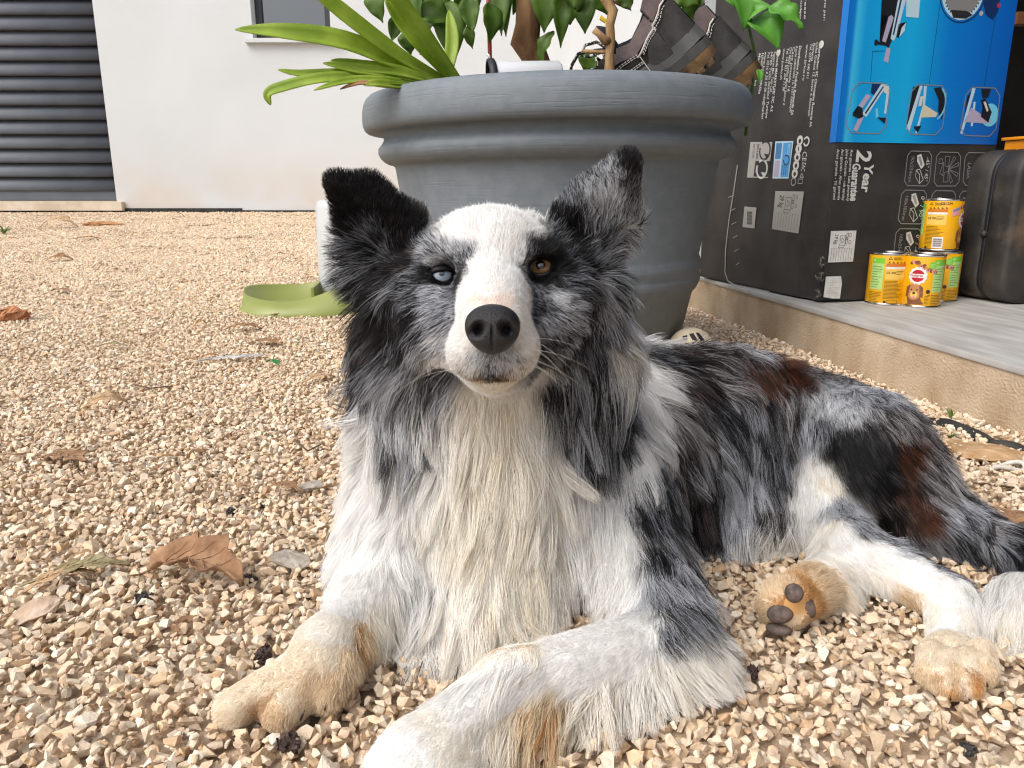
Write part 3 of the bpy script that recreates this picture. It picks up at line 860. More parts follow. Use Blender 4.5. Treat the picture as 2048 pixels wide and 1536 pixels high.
    (1880, 1340, 0, 1, .35, .15, 'TW'), (1912, 1345, 0, 1, .35, .15, 'T'), (1945, 1335, .1, 1, .35, .15, 'TW'), (1896, 1370, 0, 1, .35, .2, 'TW'), (1930, 1370, 0, 1, .35, .2, 'TW'), (1860, 1355, -.1, 1, .5, .2, 'T'), (1885, 1378, 0, 1, .4, .2, 'T'), (1966, 1352, .1, 1, .4, .2, 'T'), (1900, 1385, 0, 1, .3, .2, 'O'), (1955, 1368, 0, 1, .3, .2, 'O'), (1913, 1372, 0, 1, .25, .1, 'TD'), (1880, 1362, 0, 1, .25, .1, 'TD'), (1948, 1360, 0, 1, .25, .1, 'TD'),  # TD strands sit in the toe grooves: gap shade put into the coat colour
    (1555, 1180, -.3, -1, .5, .2, 'T'), (1572, 1208, 0, -1, .3, .15, 'O'), (1625, 1180, .6, -.5, .8, .2, 'O'), (1650, 1170, .8, -.2, 1.2, .2, 'T'), (1528, 1225, -.6, .4, .5, .2, 'T'), (1580, 1262, .2, 1, .4, .2, 'T'), (1530, 1250, -.5, .7, .5, .2, 'T'),
    # tail
    (1860, 970, .7, .8, 4.5, .25, 'GB'), (1920, 1030, .8, .7, 5, .25, 'G'), (1990, 1080, .9, .6, 5, .25, 'GB'), (2040, 1110, 1, .4, 5, .25, 'KG'), (1950, 1090, .7, .7, 4.5, .25, 'KG'),
    (2040, 1160, -.3, 1, 3.5, .3, 'GW'), (2020, 1210, -.1, 1, 3.8, .3, 'W'), (2015, 1245, 0, 1, 4.2, .3, 'CW'), (1995, 1215, -.2, 1, 3.5, .3, 'GW'),
    # forelegs
    (770, 1160, -.3, 1, 1.6, .2, 'WL'), (730, 1190, -.5, .9, 1.0, .15, 'WL'), (700, 1220, -.6, .8, .8, .12, 'WL'), (650, 1270, -.7, .7, .7, .12, 'CW'), (690, 1270, -.5, .8, .8, .15, 'CW'), (610, 1310, -.7, .7, .5, .12, 'TW'), (650, 1320, -.6, .8, .7, .15, 'TW'),
    (560, 1350, -.8, .6, .4, .12, 'TW'), (510, 1385, -.8, .6, .4, .12, 'TW'), (470, 1410, -.8, .6, .45, .15, 'TW'), (570, 1395, -.5, .8, .4, .12, 'TW'), (545, 1425, -.3, .9, .45, .2, 'T'), (620, 1390, -.4, .9, .45, .15, 'T'), (660, 1370, -.3, .9, .9, .2, 'T'),
    (520, 1412, -.5, .8, .25, .1, 'TD'),  # darker strands paint the shade of the crease between the front toes
    (720, 1285, .1, 1, 2.2, .3, 'CO'), (755, 1250, .2, 1, 2.5, .3, 'C'), (700, 1330, 0, 1, 1.2, .25, 'T'),
    (1300, 1260, -.7, .6, .9, .12, 'WL'), (1220, 1270, -.9, .4, .7, .12, 'WL'), (1250, 1320, -.8, .5, .9, .12, 'WL'), (1130, 1310, -1, .4, .7, .12, 'WL'), (1150, 1360, -.9, .5, .8, .12, 'WL'), (1040, 1350, -.9, .6, .7, .12, 'WL'), (1000, 1400, -.7, .7, .7, .12, 'WL'),
    (930, 1430, -.8, .7, .6, .12, 'WL'), (880, 1480, -.8, .7, .6, .12, 'CW'), (830, 1510, -.7, .7, .6, .12, 'WL'), (950, 1480, -.5, .9, .8, .15, 'CW'),
]
# guides for what the camera does not see, as (point, flow, length cm, lift, palette)
GUIDES3 = [
    ((.02, .84, .24), (.6, .7, -.2), 5, .25, 'KG'), ((.22, 1.0, .21), (.9, .3, -.2), 4.5, .25, 'GB'), ((.40, 1.05, .17), (.7, .3, -.5), 3.5, .25, 'B'),
    ((.15, 1.02, .10), (.6, .2, -.8), 6, .2, 'G'), ((.35, 1.08, .08), (.6, .1, -.8), 5, .2, 'KG'), ((-.12, .80, .15), (-.2, .2, -1), 6, .2, 'KG'),
    ((-.15, .74, .10), (-.3, .1, -1), 5, .2, 'WL'), ((-.01, .68, .37), (0, 1, -.3), 2.5, .25, 'K'), ((-.01, .72, .30), (0, .8, -.7), 4.5, .25, 'KG'),
    ((.25, .90, .01), (0, 0, -1), 3, .1, 'CW'), ((.45, 1.0, .05), (.5, .2, -.8), 3, .2, 'G'),
]
# (px, py, flow in the room, length cm, lift, palette): feathering that spreads over the ground
GUIDESF = [
    (1330, 1350, (.25, -.9, -.3), 4.5, .1, 'CW'), (1270, 1385, (.05, -1, -.3), 5.5, .1, 'CW'), (1190, 1402, (-.05, -1, -.3), 6.0, .1, 'CW'), (1130, 1418, (-.1, -1, -.3), 6.5, .1, 'C'),
    (1070, 1438, (-.1, -1, -.35), 6.5, .1, 'CO'), (1020, 1458, (-.15, -1, -.3), 5.5, .1, 'CO'), (970, 1490, (-.2, -1, -.3), 2.5, .1, 'C'), (1380, 1340, (.6, -.7, -.3), 4, .15, 'CW'),
    (860, 1285, (-.1, -.8, -.7), 8.5, .1, 'W'), (920, 1310, (-.05, -.9, -.7), 9.5, .1, 'CW'), (980, 1310, (0, -.9, -.7), 9, .1, 'CW'), (1040, 1300, (0, -.5, -1), 6, .1, 'C'), (800, 1220, (-.1, -.4, -1), 7, .1, 'W'),
]
_gp, _gf, _gl, _gk, _gd, _gh, _gs = [], [], [], [], [], [], []
def _guide(p, f, ln, lift, pal):
    _gp.append(p); _gf.append(f); _gl.append(ln / 100); _gk.append(lift)
    d, l, s = PAL[pal]
    _gd.append(d); _gh.append(l); _gs.append(s)
for (px, py, dx, dy, ln, lift, pal) in GUIDES:
    p = hit(px, py)
    n = sdf_normal(p[None])[0]
    # the screen direction laid into the skin's tangent plane
    f = np.array([dx, (-dy) * _ST, (-dy) * _CT], float)
    v = norm((p - np.array([0, 0, CAM_H]))[None])[0]
    if abs(n @ v) > 0.15:
        f = f - v * ((f @ n) / (v @ n))          # slide along the line of sight onto the plane
        if np.linalg.norm(f) > 4: f = f - n * (f @ n)
    f = f - n * (f @ n)
    _guide(p, norm(f[None])[0], ln, lift, pal)
for (px, py, f, ln, lift, pal) in GUIDESF:
    _guide(hit(px, py), norm(np.array([f], float))[0], ln, lift, pal)
for p, f, ln, lift, pal in GUIDES3:
    _guide(np.array(_bvh.find_nearest(Vector(p))[0]), norm(np.array([f], float))[0], ln, lift, pal)
GP, GF, GL, GK, GD, GH, GS = [np.array(a) for a in (_gp, _gf, _gl, _gk, _gd, _gh, _gs)]

def gweights(P, power, eps):
    d2 = (P * P).sum(1)[:, None] + (GP * GP).sum(1)[None] - 2 * P @ GP.T
    w = 1 / (np.maximum(d2, 0) + eps * eps) ** (power / 2)
    return w / w.sum(1, keepdims=True)

def chunks(fn, P, n=20000):
    return [np.concatenate(x) for x in zip(*[fn(P[i:i + n]) for i in range(0, len(P), n)])]

# flow field baked on a coarse grid close to the skin
FH = 0.008
fn_ = [int((HI[i] - LO[i]) / FH) + 2 for i in range(3)]
FG = np.stack(np.meshgrid(*[LO[i] + FH * np.arange(fn_[i]) for i in range(3)], indexing='ij'), -1).reshape(-1, 3)
near = np.abs(samp(SDF, FG)) < 0.06
FLOW = np.zeros((len(FG), 3))
FLOW[:, 2] = -1
FLOW[near] = chunks(lambda P: (norm(gweights(P, 6, .006) @ GF),), FG[near])[0]
FLOW = FLOW.reshape(*fn_, 3)

def flow_at(P):
    g = np.clip(np.rint((P - LO) / FH).astype(int), 0, np.array(fn_) - 1)
    return FLOW[g[:, 0], g[:, 1], g[:, 2]]

# roots spread over the skin, denser where the coat is short
tr = np.concatenate([DF[:, [0, 1, 2]], DF[:, [0, 2, 3]]])
A, B, C_ = DV[tr[:, 0]], DV[tr[:, 1]], DV[tr[:, 2]]
ar = np.linalg.norm(np.cross(B - A, C_ - A), axis=1) / 2
cen = (A + B + C_) / 3
cn = sdf_normal(cen)
cl = chunks(lambda P: (gweights(P, 8, .003) @ GL,), cen)[0]
view = norm(np.array([[0, 0, CAM_H]]) - cen)
facing = (cn * view).sum(1)
dens = np.interp(cl, [.003, .008, .015, .03, .06], [210e4, 150e4, 95e4, 50e4, 33e4]) * FUR_DENSITY
dens *= np.where(facing < -0.25, .35, 1.0)
dens[cen[:, 2] < 0.004] = 0
cnt = rng.poisson(ar * dens)
ti = np.repeat(np.arange(len(tr)), cnt)
u, v = rng.random(len(ti)), rng.random(len(ti))
fl = u + v > 1
u[fl], v[fl] = 1 - u[fl], 1 - v[fl]
ROOT = A[ti] + (B[ti] - A[ti]) * u[:, None] + (C_[ti] - A[ti]) * v[:, None]

# bare patches: nose leather, eyes, pads
EYES = [(884, 549), (1081, 533)]
eye_p = [hit(*e) for e in EYES]
nose_c = at(985, 653, .481)
BARE = [(eye_p[0], .0076), (eye_p[1], .0086), (nose_c + np.array([0, -.004, 0]), .0175)]
keep = np.ones(len(ROOT), bool)
for c, r in BARE:
    keep &= np.linalg.norm((ROOT - c) * np.array([1, 1, 1.25]), axis=1) > r
sole_c = at(1570, 1215, .614)
keep &= ~((np.linalg.norm(ROOT - sole_c, axis=1) < .019) & (ROOT[:, 1] < sole_c[1] + .002))
ROOT = ROOT[keep]
NS = len(ROOT)
print('fur strands', NS)

def noise3(P, s, seed):
    """Smooth pseudo-noise: a few rotated sine waves."""
    r = np.random.default_rng(seed)
    o = 0
    for k in range(5):
        w = r.normal(size=3) * s * (1 + k * .7)
        o = o + np.sin(P @ w + r.random() * 6.28) / (1 + k * .5)
    return o / 2.2

jit = np.stack([noise3(ROOT, 260, i) for i in (1, 2, 3)], 1) * .0035 + rng.normal(size=(NS, 3)) * .0018
def _attrs(P):
    w = gweights(P, 6.5, .002)
    return (w @ GD, w @ GH, w @ GS)
def _attrs2(P):
    w = gweights(P, 7, .004)
    return (w @ GL, w @ GK)
LEN, LIFT = chunks(_attrs2, ROOT)
NRM = sdf_normal(ROOT)
# a strand takes the marking that lies under its middle
cd, ch, cs = chunks(_attrs, ROOT + flow_at(ROOT) * (LEN * .42)[:, None] + jit)
LEN = LEN * rng.uniform(.6, 1.12, NS) * (1 + .18 * noise3(ROOT, 120, 9))
stray = rng.random(NS) < .035
LIFT = LIFT + np.where(stray, .25, 0) + rng.normal(size=NS) * .04

# clumps: every strand leans towards a leader
nlead = max(50, NS // 24)
lead = rng.choice(NS, nlead, replace=False)
kd = kdtree.KDTree(nlead)
for i, j in enumerate(lead): kd.insert(ROOT[j], i)
kd.balance()
CL = np.array([kd.find(p)[1] for p in ROOT + rng.normal(size=(NS, 3)) * .0012])
nlock = max(20, NS // 330)
lock = rng.choice(nlead, nlock, replace=False)
kd2 = kdtree.KDTree(nlock)
for i, j in enumerate(lock): kd2.insert(ROOT[lead[j]], i)
kd2.balance()
LK = np.array([kd2.find(ROOT[j])[1] for j in lead])[CL]
lk_dir = rng.normal(size=(nlock, 3)) * .13
cl_rand = rng.random(nlead)[CL]
kc = np.interp(LEN, [.006, .03], [.22, .55])          # short coat mixes strand by strand, long coat lock by lock
mixr = np.clip(kc * cl_rand + (1 - kc) * rng.random(NS) + .15 * noise3(ROOT, 110, 21), 0, 1)
light = 1 / (1 + np.exp(-(cs - mixr) * 22))
COL = cd + (ch - cd) * light[:, None]
COL *= rng.uniform(.82, 1.1, NS)[:, None]

def grow(idx, K):
    P = ROOT[idx].copy()
    n = NRM[idx]
    L = LEN[idx] / (K - 1)
    lift = np.clip(LIFT[idx], .03, .8)[:, None]
    ph = rng.normal(size=(len(idx), 3)) * .22
    cph = (rng.normal(size=(nlead, 3)) * .13)[CL[idx]] + lk_dir[LK[idx]] * np.clip((LEN[idx] - .02) / .04, 0, 1)[:, None]
    d = norm(flow_at(P) * (1 - lift) + n * (lift * 1.6) + ph * .5)
    longf = np.clip((LEN[idx] - .012) / .05, 0, 1)[:, None]
    out = np.empty((len(idx), K, 3))
    out[:, 0] = P - n * .001
    for s in range(1, K):
        t = s / (K - 1)
        nn = sdf_normal(P)
        f = flow_at(P)
        g = np.zeros_like(P); g[:, 2] = -1
        tgt = f + nn * lift * (.9 - .6 * t) + g * (.75 * t * longf) + ph * (.35 + .5 * t) + cph * (.5 + t) * (1 + longf)
        d = norm(d * .55 + norm(tgt) * .6)
        P = P + d * L[:, None]
        sd = samp(SDF, P)
        mn = .0012 + .004 * t * longf[:, 0]
        push = np.maximum(mn - sd, 0)
        P = P + sdf_normal(P) * push[:, None]
        P[:, 2] = np.maximum(P[:, 2], .006 + .004 * rng.random(len(P)))
        out[:, s] = P
    return out

def clump(out, idx, amt, ids_all, total, pw=1.2):
    """Pull the strands of a clump (or lock) together towards their tips."""
    K = out.shape[1]
    ids = ids_all[idx]
    n = np.bincount(ids, minlength=total).astype(float)
    for s in range(1, K):
        t = s / (K - 1)
        m = np.stack([np.bincount(ids, out[:, s, k], total) for k in range(3)], 1) / np.maximum(n, 1)[:, None]
        k = (amt * t ** pw)[:, None]
        out[:, s] = out[:, s] * (1 - k) + m[ids] * k
    return out

si = np.where(LEN < .012)[0]
mi_ = np.where((LEN >= .012) & (LEN < .035))[0]
li = np.where(LEN >= .035)[0]
batches = []
for idx, K in ((si, 4), (mi_, 6), (li, 10)):
    o = grow(idx, K)
    lf = np.clip((LEN[idx] - .006) / .05, 0, 1)
    o = clump(o, idx, .22 + .45 * lf, CL, nlead)
    if K > 6: o = clump(o, idx, .05 + .24 * lf, LK, nlock, 1.8)
    batches.append((idx, o))

def hair_object(name, pts_list, rad_list, colr, parent, material, base):
    hc = bpy.data.hair_curves.new(name)
    sizes = np.concatenate([np.full(len(p), p.shape[1]) for p in pts_list])
    hc.add_curves(sizes.tolist())
    P = np.concatenate([p.reshape(-1, 3) for p in pts_list]) - base
    hc.attributes['position'].data.foreach_set('vector', P.astype(np.float32).ravel())
    ra = hc.attributes.get('radius') or hc.attributes.new('radius', 'FLOAT', 'POINT')
    ra.data.foreach_set('value', np.concatenate([r.ravel() for r in rad_list]).astype(np.float32))
    ca = hc.attributes.new('tint', 'FLOAT_COLOR', 'CURVE')
    C4 = np.concatenate([colr, np.ones((len(colr), 1))], 1)
    ca.data.foreach_set('color', C4.astype(np.float32).ravel())
    hc.materials.append(material)
    o = bpy.data.objects.new(name, hc)
    return link(o, parent)

fur_m = bpy.data.materials.new('fur')
fur_m.use_nodes = True
_n, _l = fur_m.node_tree.nodes, fur_m.node_tree.links
_n.clear()
_o = _n.new('ShaderNodeOutputMaterial')
_a = _n.new('ShaderNodeAttribute'); _a.attribute_name = 'tint'
_h = _n.new('ShaderNodeBsdfPrincipled')
_h.inputs['Roughness'].default_value = .42
_h.inputs['Specular IOR Level'].default_value = .35
_t = _n.new('ShaderNodeBsdfTranslucent')
_m = _n.new('ShaderNodeMixShader'); _m.inputs[0].default_value = .30
_l.new(_a.outputs['Color'], _h.inputs['Base Color']); _l.new(_a.outputs['Color'], _t.inputs['Color'])
_l.new(_h.outputs[0], _m.inputs[1]); _l.new(_t.outputs[0], _m.inputs[2])
_l.new(_m.outputs[0], _o.inputs['Surface'])

pl, rl, cl_ = [], [], []
for idx, o in batches:
    K = o.shape[1]
    t = np.linspace(0, 1, K)
    base_r = np.interp(LEN[idx], [.004, .012, .05], [.00013, .00017, .00021]) * rng.uniform(.6, 1.4, len(idx))
    rl.append(base_r[:, None] * (1 - .75 * t ** 1.6)[None])
    pl.append(o)
    cl_.append(COL[idx])
fur = hair_object('fur', pl, rl, np.concatenate(cl_), dog, fur_m, DOG_BASE)
tag(fur, kind='stuff')

# skin under the coat, coloured by the same markings
skin_m = mat('coat_skin', (.5, .45, .4), rough=.85, spec=.1)
n_, l_, b_ = nodes(skin_m)
va = n_.new('ShaderNodeAttribute'); va.attribute_name = 'tint'
l_.new(va.outputs['Color'], b_.inputs['Base Color'])
body = mesh_np('body', DV - DOG_BASE, DF, skin_m, dog)
vcol = chunks(lambda P: ((lambda w: ((w @ GD) * (1 - (w @ GS))[:, None] + (w @ GH) * (w @ GS)[:, None]) * .95)(gweights(P, 9, .002)),), DV)[0]
at_ = body.data.attributes.new('tint', 'FLOAT_COLOR', 'POINT')
at_.data.foreach_set('color', np.concatenate([vcol, np.ones((len(vcol), 1))], 1).astype(np.float32).ravel())

# nose leather
nose_m = vary(mat('nose_leather', (.008, .008, .009), rough=.36), (.005, .005, .006), (.012, .011, .012), 300, bump=.9, bscale=1100, bdist=.0012)
def nose_mesh():
    """Rounded nose pad with two comma nostrils and a groove down the middle."""
    n1, n2 = 64, 48
    V, F = [], []
    for j in range(n2 + 1):
        ph = math.pi * j / n2
        for i in range(n1):
            a = 2 * math.pi * i / n1
            x, y, z = math.sin(ph) * math.cos(a), -math.cos(ph), math.sin(ph) * math.sin(a)
            # wide above, narrow below, front flattened
            wx = .0185 * (1.0 + .06 * z if z > 0 else 1.0 - .10 * z * z)
            X = x * wx
            Z = z * (.0150 if z > 0 else .0185)
            Yc = y * (.0125 if y < 0 else .010) 
            if y < 0:
                Yc += .0022 * max(0, 1 - abs(x) / .07) * min(1, max(0, (.05 - z) / .3))      # philtrum groove
                for s in (-1, 1):
                    dx, dz = (x - s * .50) / .25, (z + .14 + .25 * s * (x - s * .5)) / .29
                    q = dx * dx + dz * dz
                    if q < 1.8: Yc += .0120 * math.exp(-q * 2.0)
                    dx, dz = (x - s * .80) / .20, (z + .28) / .16
                    Yc += .004 * math.exp(-(dx * dx + dz * dz) * 1.6)              # the slit round the wing
            V.append((X, Yc, Z))
    for j in range(n2):
        for i in range(n1):
            a, b = j * n1 + i, j * n1 + (i + 1) % n1
            F.append((a, b, b + n1, a + n1))
    return np.array(V), F
nv, nf = nose_mesh()
ca_, sa_ = math.cos(R(-16)), math.sin(R(-16))
nv = np.stack([nv[:, 0], nv[:, 1] * ca_ - nv[:, 2] * sa_, nv[:, 1] * sa_ + nv[:, 2] * ca_], 1)
nose = mesh_np('nose', nv * .95 + nose_c - DOG_BASE, nf, nose_m, dog)

# eyes: globe with iris and pupil, clear front, lids
def eye_mat(name, inner, outer, pupil):
    m = mat(name, (.8, .8, .8), rough=.06, spec=.6)
    n, l, b = nodes(m)
    tc = n.new('ShaderNodeTexCoord')
    mp = n.new('ShaderNodeVectorMath'); mp.operation = 'MULTIPLY'; mp.inputs[1].default_value = (1, 0, 1)
    ln = n.new('ShaderNodeVectorMath'); ln.operation = 'LENGTH'
    l.new(tc.outputs['Object'], mp.inputs[0]); l.new(mp.outputs[0], ln.inputs[0])
    nz = n.new('ShaderNodeTexNoise'); nz.inputs['Scale'].default_value = 500
    l.new(tc.outputs['Object'], nz.inputs['Vector'])
    ad = n.new('ShaderNodeMath'); ad.operation = 'MULTIPLY_ADD'; ad.inputs[1].default_value = .0012
    l.new(nz.outputs['Fac'], ad.inputs[0]); l.new(ln.outputs['Value'], ad.inputs[2])
    mr = n.new('ShaderNodeMapRange'); mr.inputs['From Max'].default_value = .012
    l.new(ad.outputs[0], mr.inputs['Value'])
    cr = n.new('ShaderNodeValToRGB')
    e = cr.color_ramp.elements
    e[0].position, e[0].color = pupil / .012, (.004, .004, .005, 1)
    e[1].position, e[1].color = pupil / .012 + .05, (*inner, 1)
    x = e.new(.66); x.color = (*outer, 1)
    x = e.new(.73); x.color = (.02, .012, .008, 1)
    x = e.new(.85); x.color = (.10, .07, .06, 1)
    l.new(mr.outputs[0], cr.inputs['Fac']); l.new(cr.outputs['Color'], b.inputs['Base Color'])
    b.inputs['Coat Weight'].default_value = 1.0
    b.inputs['Coat Roughness'].default_value = .02
    return m
lid_m = mat('eyelid', (.010, .009, .010), rough=.5)
for k, (ep, top, bot, roll) in enumerate(((eye_p[0], 15, -30, R(-4)), (eye_p[1], 34, -30, R(-5)))):
    em = eye_mat('pale_blue_eye' if k == 0 else 'amber_eye', *(((.30, .38, .46), (.50, .58, .66), .0025) if k == 0 else ((.22, .115, .045), (.37, .22, .10), .0038)))
    r = .0100
    to_cam = norm((np.array([0, 0, CAM_H]) - ep)[None])[0]
    c = ep - to_cam * .0040
    bm = bmesh.new()
    bmesh.ops.create_uvsphere(bm, u_segments=32, v_segments=20, radius=r)
    eye = obj('eye', bm, em, dog, True)
    eye.location = Vector(c - DOG_BASE)
    q = Vector(-to_cam).to_track_quat('Y', 'Z')
    eye.rotation_euler = (q.to_matrix() @ Matrix.Rotation(roll, 3, 'Y') @ Matrix.Rotation(R(-5 if k == 0 else -8), 3, 'X')).to_euler()
    eye['label'] = 'half closed pale blue eye' if k == 0 else 'open amber brown eye'
    # lids: two shells just proud of the globe, meeting at the corners
    for nm, edge, sgn in (('upper_lid', top, 1), ('lower_lid', bot, -1)):
        V, F = [], []
        nu, nw = 25, 9
        for i in range(nu):
            az = R(-68 + 136 * i / (nu - 1))
            arch = math.cos(az * 1.28) ** .8 if abs(az * 1.28) < math.pi / 2 else 0
            e0 = R(edge) * max(arch, 0) + R(-4) * (1 - max(arch, 0))
            for j in range(nw):
                el = e0 + sgn * R(62) * j / (nw - 1)
                rr = r * 1.05 + .0010 * math.sin(min(1, j / 2) * math.pi / 2) - (.0003 if j == 0 else 0)
                V.append((rr * math.sin(az) * math.cos(el), -rr * math.cos(az) * math.cos(el), rr * math.sin(el)))
        for i in range(nu - 1):
            for j in range(nw - 1):
                a = i * nw + j
                F.append((a, a + nw, a + nw + 1, a + 1) if sgn < 0 else (a, a + 1, a + nw + 1, a + nw))
        V = np.array(V) @ np.array(Matrix.Rotation(R(-5 if k == 0 else -8), 3, 'X'))      # lids stay level while the globe looks up
        ld = mesh_np(nm, V, F, lid_m, eye)
        so = ld.modifiers.new('thickness', 'SOLIDIFY'); so.thickness = .0012; so.offset = -1

# pads of the upturned hind foot
pad_m = vary(mat('paw_pad', (.12, .09, .08), rough=.75), (.06, .045, .04), (.19, .14, .12), 90, bump=.9, bscale=420, bdist=.0012)
for (px, py, Y, rx, rz, rt) in ((1560, 1228, .613, .0118, .0088, 0), (1588, 1186, .613, .0082, .0088, -15), (1617, 1213, .617, .0058, .0115, -20), (1557, 1258, .614, .0118, .0054, 8)):
    bm = bmesh.new()
    bmesh.ops.create_uvsphere(bm, u_segments=24, v_segments=16, radius=1, matrix=Matrix.Rotation(R(rt), 4, 'Y') @ Matrix.Diagonal((rx, .0075, rz, 1)))
    obj('paw_pad', bm, pad_m, dog, True, at(px, py, Y + .003) - DOG_BASE)
# claws and dark pads at the toes
claw_m = mat('claw', (.03, .022, .018), rough=.35)
for (px, py, Y, dx) in ((462, 1428, .500, -.3), (536, 1436, .496, -.1), (604, 1424, .498, 0), (1896, 1384, .527, 0), (1932, 1384, .527, .1), (1966, 1358, .536, .3), (650, 1404, .505, .1)):
    p = at(px, py, Y); p[2] = max(p[2], .008)
    bm = bmesh.new()
    tube_bm(bm, [p + np.array([0, .006, .002]) - DOG_BASE, p - DOG_BASE, p + np.array([dx * .006, -.005, -.004]) - DOG_BASE], [.0024, .0022, .0006], 8)
    obj('claw', bm, claw_m, dog, True)

# whiskers
wp, wr, wc = [], [], []
for sgn, cx in ((-1, 918), (1, 1058)):
    for k in range(11):
        p0 = hit(cx + sgn * rng.uniform(-12, 14), rng.uniform(672, 742))
        L = rng.uniform(.025, .05)
        d0 = norm(np.array([[sgn * rng.uniform(.6, 1), -.25, rng.uniform(-.5, .2)]]))[0]
        pts = [p0 + d0 * L * t + np.array([0, .012, -.018]) * t * t * (L / .05) for t in np.linspace(0, 1, 8)]
        wp.append(pts); wr.append(.00010 * (1 - .8 * np.linspace(0, 1, 8))); wc.append((.8, .76, .7))
hair_object('whiskers', [np.array(wp)], [np.array(wr)], np.array(wc), dog, fur_m, DOG_BASE)
# ------------------------------------------------------------------ planter
pot_m = vary(mat('grey_plastic', (.165, .19, .21), rough=.6, spec=.4), (.150, .176, .195), (.18, .206, .227), 40, detail=8, bump=.35, bscale=420, bdist=.0012, rough=(.5, .75))
n, l, b = nodes(pot_m)          # fine scored lines round the pot
_tc = n.new('ShaderNodeTexCoord'); _mp = n.new('ShaderNodeMapping'); _mp.inputs['Scale'].default_value = (5, 5, 160)
_nz = n.new('ShaderNodeTexNoise'); _nz.inputs['Scale'].default_value = 1.3; _nz.inputs['Detail'].default_value = 5; _nz.inputs['Distortion'].default_value = .4
l.new(_tc.outputs['Object'], _mp.inputs['Vector']); l.new(_mp.outputs[0], _nz.inputs['Vector'])
_cr = n.new('ShaderNodeValToRGB'); _cr.color_ramp.elements[0].position = .34; _cr.color_ramp.elements[1].position = .46
l.new(_nz.outputs['Fac'], _cr.inputs['Fac'])
_b2 = n.new('ShaderNodeBump'); _b2.inputs['Strength'].default_value = .35; _b2.inputs['Distance'].default_value = .0015
l.new(_cr.outputs['Color'], _b2.inputs['Height'])
_old = b.inputs['Normal'].links[0].from_node
l.new(_b2.outputs[0], _old.inputs['Normal'])
D_ = POT[1]
def pot_r(px, py):           # radius whose silhouette passes (px, py) on the right
    d = ray(px, py)
    return math.sin(math.atan2(d[0], d[1]) - math.atan2(POT[0], D_)) * math.hypot(POT[0], D_)
def pot_z(py, r_):
    d = ray(1024, py)
    return CAM_H + d[2] / d[1] * math.sqrt(D_ * D_ - r_ * r_)
prof = []
for px, py in ((1472, 187), (1490, 188), (1501, 191), (1508, 197), (1513, 207), (1515, 220), (1515, 236), (1513, 249), (1509, 257), (1504, 261), (1499, 262.5), (1480, 263), (1473, 265), (1469, 270), (1469, 278), (1474, 286), (1480, 293), (1480, 303), (1475, 312), (1466, 320), (1458, 324), (1450, 326), (1445, 329), (1443, 334),
               (1438, 360), (1402, 508), (1404, 516), (1407, 524), (1406, 534), (1402, 541), (1404, 548), (1402, 560), (1395, 572), (1387, 580), (1352, 700), (1337, 770)):
    r_ = pot_r(px, py)
    prof.append((r_, pot_z(py, r_)))
zb = prof[-1][1]
r_top, z_top = prof[0]
full = [(0, -.004), (prof[-1][0] - .02, -.004), (prof[-1][0] - .006, 0), ] + [(r_, z_) for r_, z_ in prof[::-1] if z_ > .012]
full += [(r_top - .012, z_top + .003), (r_top - .022, z_top - .002), (r_top - .026, z_top - .012), (r_top - .03, z_top - .05), (r_top - .07, z_top - .16), (0, z_top - .16)]
planter = empty('planter', (POT[0], POT[1], 0), (0, R(-1.0), 0))
tag(planter, 'large round grey plastic planter with moulded rim standing behind the dog', 'planter')
bm = bmesh.new(); lathe_bm(bm, full, 144)
obj('pot', bm, pot_m, planter, True)
SOIL_Z = z_top - .085
soil_m = vary(mat('potting_soil', (.03, .02, .014), rough=.98, spec=.1), (.012, .008, .005), (.06, .04, .026), 40, bump=1, bscale=90, bdist=.01)
bm = bmesh.new()
rr_ = r_top - .04
lathe_bm(bm, [(0, SOIL_Z + .01), (rr_ * .4, SOIL_Z + .012), (rr_ * .75, SOIL_Z + .002), (rr_ * .97, SOIL_Z - .006)], 48)
so = obj('soil', bm, soil_m, planter, True)
print('pot top', z_top, 'r', r_top, 'soil', SOIL_Z, 'base r', prof[-1])

# ------------------------------------------------------------------ leaves
def leaf_mat(name, c0, c1, vein, rough=.35, trans=.25):
    m = vary(mat(name, c0, rough=rough, spec=.45), c0, c1, 22, detail=4, bump=.2, bscale=130, bdist=.001)
    n, l, b = nodes(m)
    out = n['Material Output']
    tr = n.new('ShaderNodeBsdfTranslucent')
    tr.inputs['Color'].default_value = (min(1, c1[0] * 2.2), min(1, c1[1] * 2.2), c1[2] * 1.2, 1)
    mx = n.new('ShaderNodeMixShader'); mx.inputs[0].default_value = trans
    l.new(b.outputs[0], mx.inputs[1]); l.new(tr.outputs[0], mx.inputs[2]); l.new(mx.outputs[0], out.inputs['Surface'])
    return m
leaf_dark = leaf_mat('dark_leaf', (.055, .115, .010), (.11, .20, .022), None, .5, .28)
leaf_lite = leaf_mat('young_leaf', (.085, .26, .030), (.15, .38, .06), None, .4, .3)
strap_m = leaf_mat('strap_leaf', (.20, .30, .025), (.34, .45, .06), None, .5, .25)
stalk_m = vary(mat('leaf_stalk', (.07, .15, .03), rough=.5), (.05, .12, .02), (.10, .18, .05), 30)
brown_m = vary(mat('dead_leaf_tip', (.28, .14, .05), rough=.8), (.16, .07, .025), (.40, .24, .10), 60)

